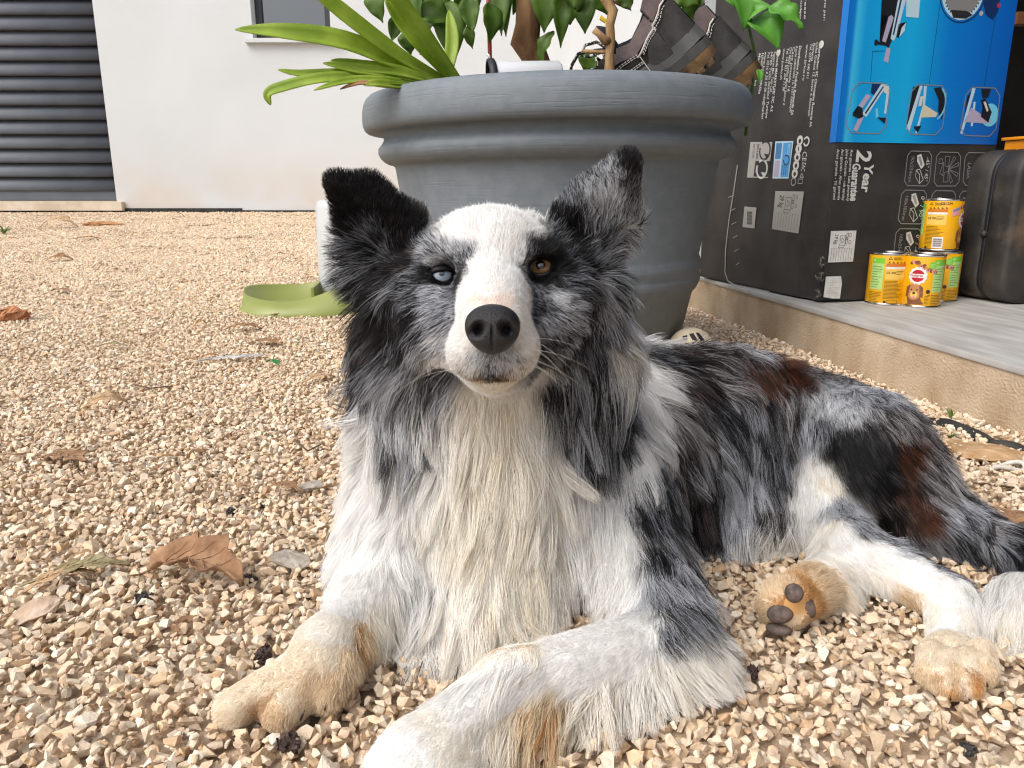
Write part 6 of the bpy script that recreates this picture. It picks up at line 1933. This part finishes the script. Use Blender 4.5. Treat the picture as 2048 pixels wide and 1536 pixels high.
# ------------------------------------------------------------------ tool case at the frame's right edge
case_m = vary(mat('worn_black_plastic', (.028, .026, .024), rough=.6), (.016, .015, .014), (.045, .038, .032), 14, detail=8, bump=.5, bscale=160, bdist=.002, rough=(.45, .8))
n, l, b = nodes(case_m)
_tc = n.new('ShaderNodeTexCoord'); _nz = n.new('ShaderNodeTexNoise'); _nz.inputs['Scale'].default_value = 7; _nz.inputs['Detail'].default_value = 7
l.new(_tc.outputs['Object'], _nz.inputs['Vector'])
_cr = n.new('ShaderNodeValToRGB'); _cr.color_ramp.elements[0].position = .52; _cr.color_ramp.elements[1].position = .72
l.new(_nz.outputs['Fac'], _cr.inputs['Fac'])
_mx = n.new('ShaderNodeMix'); _mx.data_type = 'RGBA'
_src = b.inputs['Base Color'].links[0].from_socket
l.new(_cr.outputs['Color'], _mx.inputs['Factor']); l.new(_src, _mx.inputs['A']); _mx.inputs['B'].default_value = (.15, .10, .065, 1)
l.new(_mx.outputs['Result'], b.inputs['Base Color'])
cp = atz(1955, 605, SLAB_Z)
cb = np.array([cp[0] + .19, cp[1] + .02, SLAB_Z])
case = empty('tool_case', cb, (0, 0, R(14)))
tag(case, 'scuffed black plastic tool case with orange latch standing right of the cans', 'tool case')
def rounded_slab(bm, w, h, y0, y1, rad, z0=0, edge=.012):
    out = []
    for k in range(4):
        cx_, cz_ = (w / 2 - rad) * (1, -1, -1, 1)[k], (h / 2 - rad) * (1, 1, -1, -1)[k]
        for i in range(9):
            a = math.pi / 2 * (k + i / 8)
            out.append((cx_, cz_, math.cos(a), math.sin(a)))
    rings = []
    for y, ins in ((y0, edge), (y0 + edge * .3, edge * .3), (y0 + edge, 0), (y1 - edge, 0), (y1 - edge * .3, edge * .3), (y1, edge)):
        rings.append([bm.verts.new((cx_ + c * (rad - ins), y, z0 + h / 2 + cz_ + s * (rad - ins))) for cx_, cz_, c, s in out])
    for a, b_ in zip(rings[:-1], rings[1:]):
        for k in range(len(a)):
            bm.faces.new((a[k], b_[k], b_[(k + 1) % len(a)], a[(k + 1) % len(a)]))
    bm.faces.new(rings[0]); bm.faces.new(rings[-1][::-1])
    bmesh.ops.recalc_face_normals(bm, faces=bm.faces[:])
CHH = .375
bm = bmesh.new(); rounded_slab(bm, .36, CHH, .052, .13, .065); obj('shell', bm, case_m, case, True)
bm = bmesh.new(); rounded_slab(bm, .354, CHH - .006, .044, .054, .062, .003, .002); obj('seam', bm, rub_m, case, True)
bm = bmesh.new(); rounded_slab(bm, .36, CHH, -.03, .046, .065); fr_ = obj('lid', bm, case_m, case, True)
bm = bmesh.new()
for k in range(3): box_bm(bm, (-.12, -.0335, .08 + .07 * k), (.12, -.0285, .105 + .07 * k), bev=.002)
obj('rib', bm, case_m, fr_)
orange_m = vary(mat('orange_plastic', (.72, .24, .005), rough=.4), (.62, .20, .004), (.80, .30, .008), 20)
bm = bmesh.new(); box_bm(bm, (-.105, -.02, CHH - .004), (.06, .10, CHH + .022), bev=.004); box_bm(bm, (-.112, -.026, CHH + .0225), (.07, .106, CHH + .030), bev=.003)
obj('latch', bm, orange_m, case)
bm = bmesh.new(); bmesh.ops.create_uvsphere(bm, u_segments=12, v_segments=8, radius=.009, matrix=Matrix.Translation((-.178, .049, .17)))
obj('hinge_pin', bm, case_m, case, True)
# dim batten high up behind
bt = at(2130, 38, 2.9)
bm = bmesh.new(); box_bm(bm, (-.18, -.02, -.02), (.5, .02, .02), bev=.003)
o = obj('batten', bm, vary(mat('orange_wood', (.16, .055, .02), rough=.7), (.12, .04, .012), (.18, .07, .025), 12), None, False, bt)
bm = bmesh.new(); box_bm(bm, (.05, -.0195, -bt[2] + SLAB_Z + .001), (.09, .0195, -.0205)); obj('post', bm, bpy.data.materials['orange_wood'], o)
tag(o, 'dim orange wooden batten in the dark garage above the tool case', 'batten')

# ------------------------------------------------------------------ pet feeder
feed_m = vary(mat('olive_plastic', (.25, .28, .07), rough=.4), (.225, .255, .06), (.275, .305, .085), 5, bump=.1, bscale=200)
frost_m = mat('frosted_plastic', (.74, .76, .77), rough=.35)
frost_m.node_tree.nodes['Principled BSDF'].inputs['Transmission Weight'].default_value = .35
FB = atg(622, 619)
FB = np.array([FB[0], FB[1], float(ground_z(FB[0], FB[1]))])
feeder = empty('pet_feeder', FB, (0, 0, R(6)))
tag(feeder, 'olive green pet feeder with white bottle standing on the gravel behind the dog', 'pet feeder')
sc_px = FB[1] * 1.03 / FPX
FA, FBY = 128 * sc_px, .165          # half length, half depth
bm = bmesh.new()
N = 72
def fh(a):
    return fh0(a) - .020 * max(0, -math.sin(a)) ** .7 * (1 if math.cos(a) < .3 else max(0, 1 - (math.cos(a) - .3) / .4))
def fh0(a):        # rim height: low at the open end (left), rising to the bottle
    x = math.cos(a)
    return .064 + .050 * (1 / (1 + math.exp(-(x - .2) * 6))) + .018 * max(0, -x - .2)
outp = [(0.0, 1.04, 0), (0.0, 1.04, .012), (1, 1.0, .016), (1, .95, None), (1, .93, 'in'), (1, .86, 'fl'), (0, 0, 'c')]
rings = []
for kk, (gain, s_, zz) in enumerate(outp[:-1]):
    ring = []
    for i in range(N):
        a = 2 * math.pi * i / N
        ex = abs(math.cos(a)) ** .85 * (1 if math.cos(a) > 0 else -1); ey = abs(math.sin(a)) ** .85 * (1 if math.sin(a) > 0 else -1)
        z_ = zz if isinstance(zz, (int, float)) else (fh(a) if zz is None else fh(a) - .003 if zz == 'in' else .022)
        ring.append(bm.verts.new((FA * s_ * ex, FBY * s_ * ey, z_)))
    rings.append(ring)
for a, b_ in zip(rings[:-1], rings[1:]):
    for k in range(N): bm.faces.new((a[k], a[(k + 1) % N], b_[(k + 1) % N], b_[k]))
bm.faces.new(rings[-1])
bmesh.ops.recalc_face_normals(bm, faces=bm.faces[:])
fb = obj('base', bm, feed_m, feeder, True)
bm = bmesh.new()
box_bm(bm, (FA * .10, -FBY * .78, .0225), (FA * .15, FBY * .78, .090), bev=.003)
obj('divider', bm, feed_m, fb)
bw = 52 * sc_px
bm = bmesh.new()
lathe_bm(bm, [(0, .05), (bw * .8, .05), (bw * .9, .06), (bw * .98, .11), (bw, .13), (bw * .96, .335), (bw * .9, .352), (bw * .8, .358), (0, .36)], 48, center=(FA * .54, .02))
obj('bottle', bm, frost_m, feeder, True)

# ------------------------------------------------------------------ ball between planter and step
ball_m = vary(mat('cream_ball', (.62, .54, .40), rough=.6), (.56, .47, .33), (.66, .59, .46), 18, bump=.2, bscale=120)
bc3 = at(1382, 703, 1.66)
BR = .052
ball = empty('ball', (bc3[0], bc3[1], BR))
tag(ball, 'small cream ball with black slanted stripes lodged between planter and step', 'ball')
bm = bmesh.new(); bmesh.ops.create_uvsphere(bm, u_segments=36, v_segments=24, radius=BR); obj('ball_skin', bm, ball_m, ball, True)
def on_ball(polys, nm, m):
    bm = bmesh.new()
    for poly in polys:
        bm.faces.new([bm.verts.new((u, 0, v)) for u, v in poly])
    bmesh.ops.triangulate(bm, faces=bm.faces[:])
    for _ in range(3): bmesh.ops.subdivide_edges(bm, edges=bm.edges[:], cuts=1); 
    tocam = (Vector((0, 0, CAM_H + .12)) - Vector((bc3[0], bc3[1], BR))).normalized()
    q = tocam.to_track_quat('-Y', 'Z')
    for v in bm.verts:
        a, c = v.co.x / BR, v.co.z / BR
        v.co = q @ (Vector((math.sin(a) * math.cos(c), -math.cos(a) * math.cos(c), math.sin(c))) * (BR + .0006))
    obj(nm, bm, m, ball, True)
on_ball([[(-.024, .030), (-.012, .033), (-.010, .022), (-.020, .020)], [(-.008, .036), (.004, .040), (.014, .020), (.002, .020)], [(.010, .042), (.020, .042), (.032, .020), (.020, .020)]], 'stripe', rub_m)
P_, w_ = text_polys('adidas', .03)
on_ball([[( -.028 + x * .0145, .001 + y * .0145) for x, y in poly] for poly in P_], 'lettering', rub_m)
# ------------------------------------------------------------------ fallen leaves, stones and scraps on the gravel
def dry_mat(name, c0, c1):
    m = vary(mat(name, c0, rough=.85, spec=.2), c0, c1, 45, detail=7, bump=.6, bscale=160, bdist=.002)
    return m
dry_brown = dry_mat('dry_brown_leaf', (.26, .14, .075), (.42, .26, .15))
dry_tan = dry_mat('dry_tan_leaf', (.42, .27, .14), (.60, .43, .27))
dry_olive = dry_mat('dry_olive_leaf', (.25, .20, .10), (.42, .36, .21))
dry_rust = dry_mat('dry_rust_leaf', (.36, .15, .05), (.52, .27, .12))
fresh_m = dry_mat('fresh_leaf', (.04, .18, .05), (.08, .28, .09))

def oak(px, py, size, rot, curl, m, label, lobes=4, bend=(.0, .0), lift=.006, wid=.52, tilt=(0, 0), group='dry leaves scattered on the gravel', name='dry_leaf', cat='leaf'):
    """Lobed dry leaf: outline with rounded lobes, keeled and curled, resting on the stones."""
    p = atg(px, py, .012)
    rr = random.Random(int(px * 31 + py))
    L = size / FPX * math.hypot(p[1], CAM_H - p[2]) * 1.12
    curl = curl * 1.5 + .06
    nu, nv = 22, 8
    V, F = [], []
    for i in range(nu + 1):
        t = i / nu
        env = math.sin(math.pi * min(1, t * .96 + .03)) ** .75 * (.55 + .6 * t if t < .6 else .91 - (t - .6) * .35)
        lob = .68 + .32 * math.cos(t * 2 * math.pi * lobes + rr.uniform(-.3, .3))
        w = L * wid * env * lob * .62
        for k in range(nv + 1):
            s = (k / nv - .5) * 2
            x = (t - .5) * L + abs(s) * w * .25
            y = s * w * (1 + .12 * math.sin(i * 2.3 + (1 if s > 0 else 4)))
            z = curl * L * ((t - .5) ** 2 * -2.2 + .5) + bend[0] * L * s * s + bend[1] * L * s + .012 * L * math.sin(i * 1.9 + k * 2.1) + abs(s) * .02 * L
            V.append((x, y, z))
    for i in range(nu):
        for k in range(nv):
            a = i * (nv + 1) + k
            F.append((a, a + nv + 1, a + nv + 2, a + 1))
    V = np.array(V)
    M = np.array((Matrix.Rotation(rot, 3, 'Z') @ Matrix.Rotation(tilt[0], 3, 'X') @ Matrix.Rotation(tilt[1], 3, 'Y')))
    V = V @ M.T
    V[:, 2] -= V[:, 2].min() - .001
    root = empty(name, p)
    bl = mesh_np('blade', V, F, m, root)
    so = bl.modifiers.new('thickness', 'SOLIDIFY'); so.thickness = .0007
    mid = [Vector(V[i * (nv + 1) + nv // 2]) + Vector((0, 0, .0006)) for i in range(nu + 1)]
    st = mid[0] + (mid[0] - mid[2]).normalized() * L * .12
    bm = bmesh.new()
    tube_bm(bm, [st] + mid, [L * .012] + [L * .011 * (1 - .8 * i / nu) for i in range(nu + 1)], 5)
    for i in range(4, nu - 3, 3):
        for k0, sg in ((nv // 2, 1), (nv // 2, -1)):
            vn = [Vector(V[min(nu, i + q) * (nv + 1) + k0 + sg * q]) + Vector((0, 0, .0005)) for q in range(0, nv // 2)]
            tube_bm(bm, vn, [L * .006 * (1 - .25 * q) for q in range(len(vn))], 4)
    obj('midrib', bm, m, root, True)
    return tag(root, label, cat, group)
oak(212, 812, 70, R(25), .30, dry_tan, 'pale tan dry leaf standing curled, left of the dog at mid height', tilt=(R(25), 0))
oak(128, 920, 92, R(-15), .10, dry_brown, 'flat brown oak leaf with lobed edge lying at the left, below the curled tan leaf', wid=.75)
oak(165, 1150, 150, R(25), .10, dry_olive, 'large greyish olive dry leaf in the lower left', lobes=3, wid=.42)
oak(120, 1168, 110, R(40), .16, dry_tan, 'tan dry leaf tucked under the large olive leaf in the lower left', lobes=3, wid=.42)
oak(390, 1160, 185, R(-14), .20, dry_brown, 'big arched brown leaf beside the black cinder in the lower left', lobes=3, wid=.52, bend=(.10, .05))
oak(486, 660, 64, R(8), .14, dry_brown, 'brown oak leaf just below the green feeder base', wid=.6)
oak(530, 690, 66, R(-12), .12, dry_brown, 'brown oak leaf beside the white feather tip', wid=.62)
oak(420, 714, 30, R(20), .16, dry_rust, 'small rust leaf at the thin end of the feather', lobes=2)
oak(401, 651, 26, R(60), .40, dry_rust, 'small rust coloured curled leaf between the feeder and the left edge', lobes=2)
oak(225, 694, 52, R(5), .10, dry_olive, 'thin olive dry leaf above the curled tan leaf', wid=.3, lobes=2)
oak(120, 521, 42, R(15), .22, dry_brown, 'small brown leaf left of the feeder, far from the wall', lobes=2, tilt=(R(20), 0))
oak(122, 584, 40, R(-10), .12, dry_brown, 'small dark brown leaf above the orange stone', lobes=2)
oak(118, 456, 62, R(10), .30, dry_tan, 'crumpled tan leaf near the house wall at the left', lobes=3, tilt=(R(15), 0))
oak(350, 434, 30, R(30), .30, dry_tan, 'tiny tan leaf close to the foot of the white wall', lobes=2)
oak(176, 478, 44, R(5), .06, dry_rust, 'thin rust leaf just below the bark piece', lobes=2, wid=.3)
oak(570, 980, 66, R(-20), .16, dry_brown, 'brown leaf near the dog chest fur at the left', lobes=3)
oak(2026, 1042, 90, R(60), .10, dry_brown, 'brown leaf at the right edge beyond the dog tail', lobes=3, wid=.7)
oak(640, 760, 60, R(40), .12, dry_tan, 'tan leaf close beside the dog cheek fur', lobes=3)
oak(545, 728, 34, R(-35), .20, fresh_m, 'small fresh green leaf lying next to the white feather', lobes=1, wid=.7, group=None, name='green_leaf')
# bark chip near the wall
bark_c = vary(mat('bark_chip', (.42, .20, .08), rough=.9), (.30, .13, .05), (.52, .28, .13), 40, bump=.8, bscale=90, bdist=.004, stretch=(.4, 1, 1))
def chunk(px, py, dims, m, label, name, cat, rot=0, seed=1, group=None, sink=.25, n=26, sub=1, rough=.10):
    """Broken lump: hull of random points, subdivided and roughened."""
    p = atg(px, py, .004)
    r = np.random.default_rng(seed)
    q = r.normal(size=(n, 3)); q = q / np.linalg.norm(q, axis=1, keepdims=True) * r.uniform(.82, 1.05, (n, 1)) * np.array(dims) / 2
    bm = bmesh.new()
    for v in q: bm.verts.new(v)
    bmesh.ops.convex_hull(bm, input=bm.verts[:])
    for v in [v for v in bm.verts if not v.link_faces]: bm.verts.remove(v)
    bmesh.ops.triangulate(bm, faces=bm.faces[:])
    bmesh.ops.subdivide_edges(bm, edges=bm.edges[:], cuts=sub + 1, use_grid_fill=True)
    mn = min(dims)
    for v in bm.verts: v.co += Vector(r.normal(size=3)) * mn * rough * .35
    o = obj(name, bm, m, None, False, (p[0], p[1], p[2] + dims[2] * (.5 - sink)))
    o.rotation_euler = (R(r.uniform(-8, 8)), R(r.uniform(-8, 8)), rot)
    return tag(o, label, cat, group)
chunk(208, 452, (.30, .06, .045), bark_c, 'orange brown strip of bark lying near the house wall', 'bark_piece', 'bark', R(12), 3, rough=.16)
rust_stone = vary(mat('rust_stone', (.42, .17, .065), rough=.92), (.30, .10, .035), (.52, .25, .12), 35, detail=8, bump=.9, bscale=110, bdist=.005)
chunk(22, 642, (.125, .085, .062), rust_stone, 'rust red lump of brick lying at the left edge', 'brick_lump', 'brick', R(-10), 8, rough=.16, n=34)
pink_stone = vary(mat('pinkish_stone', (.52, .38, .27), rough=.9), (.42, .29, .19), (.60, .46, .35), 40, detail=8, bump=.6, bscale=130, bdist=.003)
chunk(72, 1232, (.050, .042, .014), pink_stone, 'flat pinkish stone lying below the olive leaf at the left', 'flat_stone', 'stone', R(30), 12, rough=.12, sink=.0)
grey_stone = vary(mat('greyish_stone', (.36, .31, .25), rough=.9), (.29, .245, .195), (.43, .38, .315), 60, detail=8, bump=.5, bscale=160, bdist=.002)
chunk(588, 1135, (.062, .045, .012), grey_stone, 'broad flat grey stone in the gravel left of the dog foreleg', 'flat_stone', 'stone', R(-20), 14, rough=.10, sink=-.2)
chunk(620, 982, (.040, .028, .010), grey_stone, 'grey flat stone touching the dog chest fur', 'flat_stone', 'stone', R(20), 15, rough=.1, sink=-.2)
chunk(1940, 905, (.19, .10, .022), dry_mat('driftwood', (.34, .20, .095), (.48, .32, .18)), 'worn brown slab of bark half buried behind the dog', 'bark_piece', 'bark', R(-48), 16, rough=.12, sink=.35, n=40)
cinder = vary(mat('cinder', (.055, .05, .05), rough=.95), (.02, .018, .018), (.10, .09, .085), 120, detail=8, bump=1, bscale=300, bdist=.004)
brown_cinder = vary(mat('brown_cinder', (.09, .055, .045), rough=.95), (.04, .024, .02), (.13, .085, .07), 120, detail=8, bump=1, bscale=300, bdist=.004)
GC = 'dark cinders scattered in the gravel'
for k, (px, py, s_, m, lb) in enumerate(((291, 1208, .016, cinder, 'black porous cinder beside the big arched leaf'), (577, 1500, .015, brown_cinder, 'largest brown cinder, between the two front paws at the bottom'), (528, 1322, .016, brown_cinder, 'brown cinder above the left front paw'),
                                 (667, 1190, .013, cinder, 'dark cinder touching the left foreleg fur'), (620, 1196, .008, cinder, 'tiny dark cinder left of the foreleg elbow'), (502, 1168, .012, cinder, 'dark cinder at the right end of the arched leaf'), (462, 1028, .011, cinder, 'dark cinder in the gravel above the arched leaf'),
                                 (524, 1016, .007, cinder, 'tiny dark cinder near the flat grey stone touching the chest'), (1505, 1352, .011, brown_cinder, 'brown cinder below the upturned hind paw'), (1935, 1510, .011, cinder, 'dark cinder in the lower right corner'), (985, 1250, .008, cinder, 'tiny dark cinder hidden by the chest fur'))):
    if k == 10: continue
    chunk(px, py, (s_ * 1.15, s_, s_ * .85), m, lb, 'cinder', 'cinder', R(37 * k), 20 + k, GC, .1, rough=.35)
# countless crumbs of leaf and bark between the stones
r5 = np.random.default_rng(55)
V, F = [], []
for i in range(260):
    y = .5 + 5.6 * r5.random() ** 1.5
    x = r5.uniform(-.72, .55) * y
    if slab_side(x, y) > -.02 or math.hypot(x - POT[0], y - POT[1]) < .32 or (-.25 < x < .6 and .42 < y < 1.15): continue
    s_ = r5.uniform(.003, .010) * (.7 + .3 * y)
    a = r5.random() * 6.28
    z0 = float(ground_z(x, y)) + .0125
    b_ = len(V)
    for k in range(6):
        t = a + k * 1.047
        rr_ = s_ * r5.uniform(.5, 1.1) * (1.5 if k in (0, 3) else .7)
        V.append((x + rr_ * math.cos(t), y + rr_ * math.sin(t), z0 + r5.uniform(-.001, .004)))
    V.append((x, y, z0 + .003)); 
    F += [(b_ + k, b_ + (k + 1) % 6, b_ + 6) for k in range(6)]
cr_ = mesh_np('leaf_litter', V, F, dry_mat('crumbs', (.16, .085, .045), (.34, .20, .11)), smooth=False)
cr_.modifiers.new('thickness', 'SOLIDIFY').thickness = .0008
tag(cr_, kind='stuff')
# white feather
q0, q1 = atg(392, 724, .010), atg(530, 710, .014)
fe = empty('feather', q0)
tag(fe, 'thin white and grey feather lying on the gravel', 'feather')
feather_m = vary(mat('feather_vane', (.62, .64, .68), rough=.7), (.30, .32, .36), (.74, .75, .77), 18, bump=.3, bscale=300)
d = q1 - q0
sd_ = np.cross(d / np.linalg.norm(d), (0, 0, 1))
V, F = [], []
for i in range(25):
    t = i / 24
    w = .011 * (0.04 if t < .25 else math.sin(math.pi * min(1, (t - .2) / .82)) ** .6)
    c = d * t + np.array([0, 0, .004 * math.sin(t * 3.1)])
    for k in (-1, 0, 1):
        V.append(c + sd_ * w * k * (1 if k > 0 else .6) + np.array([0, 0, .0015 * (1 - abs(k)) + (.0008 * math.sin(i * 2.9) if k else 0)]))
for i in range(24):
    for k in (0, 1):
        a = i * 3 + k; F.append((a, a + 3, a + 4, a + 1))
ob = mesh_np('vane', V, F, feather_m, fe); ob.modifiers.new('thickness', 'SOLIDIFY').thickness = .0005
bm = bmesh.new(); tube_bm(bm, [Vector(d * t + np.array([0, 0, .0028 + .004 * math.sin(t * 3.1)])) for t in np.linspace(-.05, .97, 12)], [.0011 * (1 - .07 * i) for i in range(12)], 6)
obj('quill', bm, mat('quill', (.55, .52, .46), rough=.5), fe, True)
# torn black membrane along the step
mp_ = [(1770, 812), (1795, 826), (1820, 838), (1850, 845), (1885, 852), (1915, 862), (1945, 874), (1970, 890), (1995, 900), (2025, 905), (2055, 918)]
V, F = [], []
rr = random.Random(2)
m0 = atg(1900, 858, 0)
for i, (px, py) in enumerate(mp_):
    a = atg(px, py, .004)
    h_ = .014 + .007 * math.sin(i * 1.7) 
    tl_ = .012 * math.sin(i * 2.3)
    for k, (dx, dz) in enumerate(((-.010, -.004), (-.006 + tl_ * .3, h_ * .6), (.002 + tl_, h_), (.014 + tl_, h_ * .72), (.022 + tl_, h_ * .25))):
        V.append(a - m0 + SNRM[0] * dx * np.array([1, 0, 0]) + np.array([0, SNRM[1] * dx, dz + rr.uniform(-.002, .002)]))
for i in range(len(mp_) - 1):
    for k in range(4):
        a = i * 5 + k; F.append((a, a + 5, a + 6, a + 1))
ob = mesh_np('membrane_strip', V, F, memb_m, smooth=True); ob.location = Vector(m0)
so = ob.modifiers.new('thickness', 'SOLIDIFY'); so.thickness = .0014
sb_ = ob.modifiers.new('soft', 'SUBSURF'); sb_.levels = sb_.render_levels = 2
tag(ob, 'torn black plastic membrane sticking out of the gravel along the step', 'membrane')
# white plastic loop
lp = atg(2018, 934, .012)
bm = bmesh.new()
pts_ = [(.026 * math.cos(a), .010 * math.sin(a) + .004 * math.cos(a), .004 * math.sin(2 * a)) for a in [2 * math.pi * i / 24 for i in range(23)]] + [(.032, .016, .006), (.045, .03, .012)]
tube_bm(bm, pts_, .0036, 8)
o = obj('plastic_loop', bm, vary(mat('dirty_white_plastic', (.62, .60, .54), rough=.5), (.5, .47, .40), (.70, .69, .64), 60), None, True, lp)
tag(o, 'dirty white plastic loop on the bark slab at the right edge', 'plastic loop')
# twigs
twig_m = vary(mat('twig', (.10, .06, .035), rough=.9), (.06, .035, .02), (.16, .10, .06), 60, bump=.6, bscale=200)
def twig(pts, r_, label):
    P = [atg(x, y, .010) for x, y in pts]
    bm = bmesh.new(); tube_bm(bm, [Vector(p - P[0]) for p in P], [r_ * (1 - .4 * i / len(P)) for i in range(len(P))], 6)
    tag(obj('twig', bm, twig_m, None, True, P[0]), label, 'twig', 'twigs lying on the gravel')
twig([(1908, 966), (1950, 966), (1990, 970), (2048, 978)], .0022, 'thin dark twig lying below the bark slab at the right')
twig([(590, 880), (615, 902), (640, 890)], .0016, 'short forked looking twig left of the dog chest')
twig([(270, 770), (300, 776), (345, 772)], .0016, 'thin twig between the curled tan leaf and the feather')
# weeds
weed_m = leaf_mat('weed_leaf', (.08, .16, .03), (.16, .26, .06), None, .5, .25)
def weed(px, py, n_, h_, label, seed):
    p = atg(px, py, .004)
    root = empty('weed', p)
    r_ = random.Random(seed)
    for i in range(n_):
        a = r_.uniform(0, 6.28)
        tip = np.array([math.cos(a) * h_ * r_.uniform(.3, .9), math.sin(a) * h_ * r_.uniform(.3, .9), h_ * r_.uniform(.3, 1)])
        V, F = blade((0, 0, 0), tip, h_ * .16, (0, 0, 1), sag=.15, nu=6)
        mesh_np('leaf', V, F, weed_m, root).modifiers.new('thickness', 'SOLIDIFY').thickness = .0004
    tag(root, label, 'weed', 'small weeds in the gravel')
weed(8, 470, 9, .09, 'small tuft of weeds at the left edge near the shutter', 1)
weed(1898, 878, 6, .022, 'tiny green weed beside the torn black membrane', 2)
weed(1902, 842, 3, .028, 'thin weed sprout between the membrane and the step', 3)
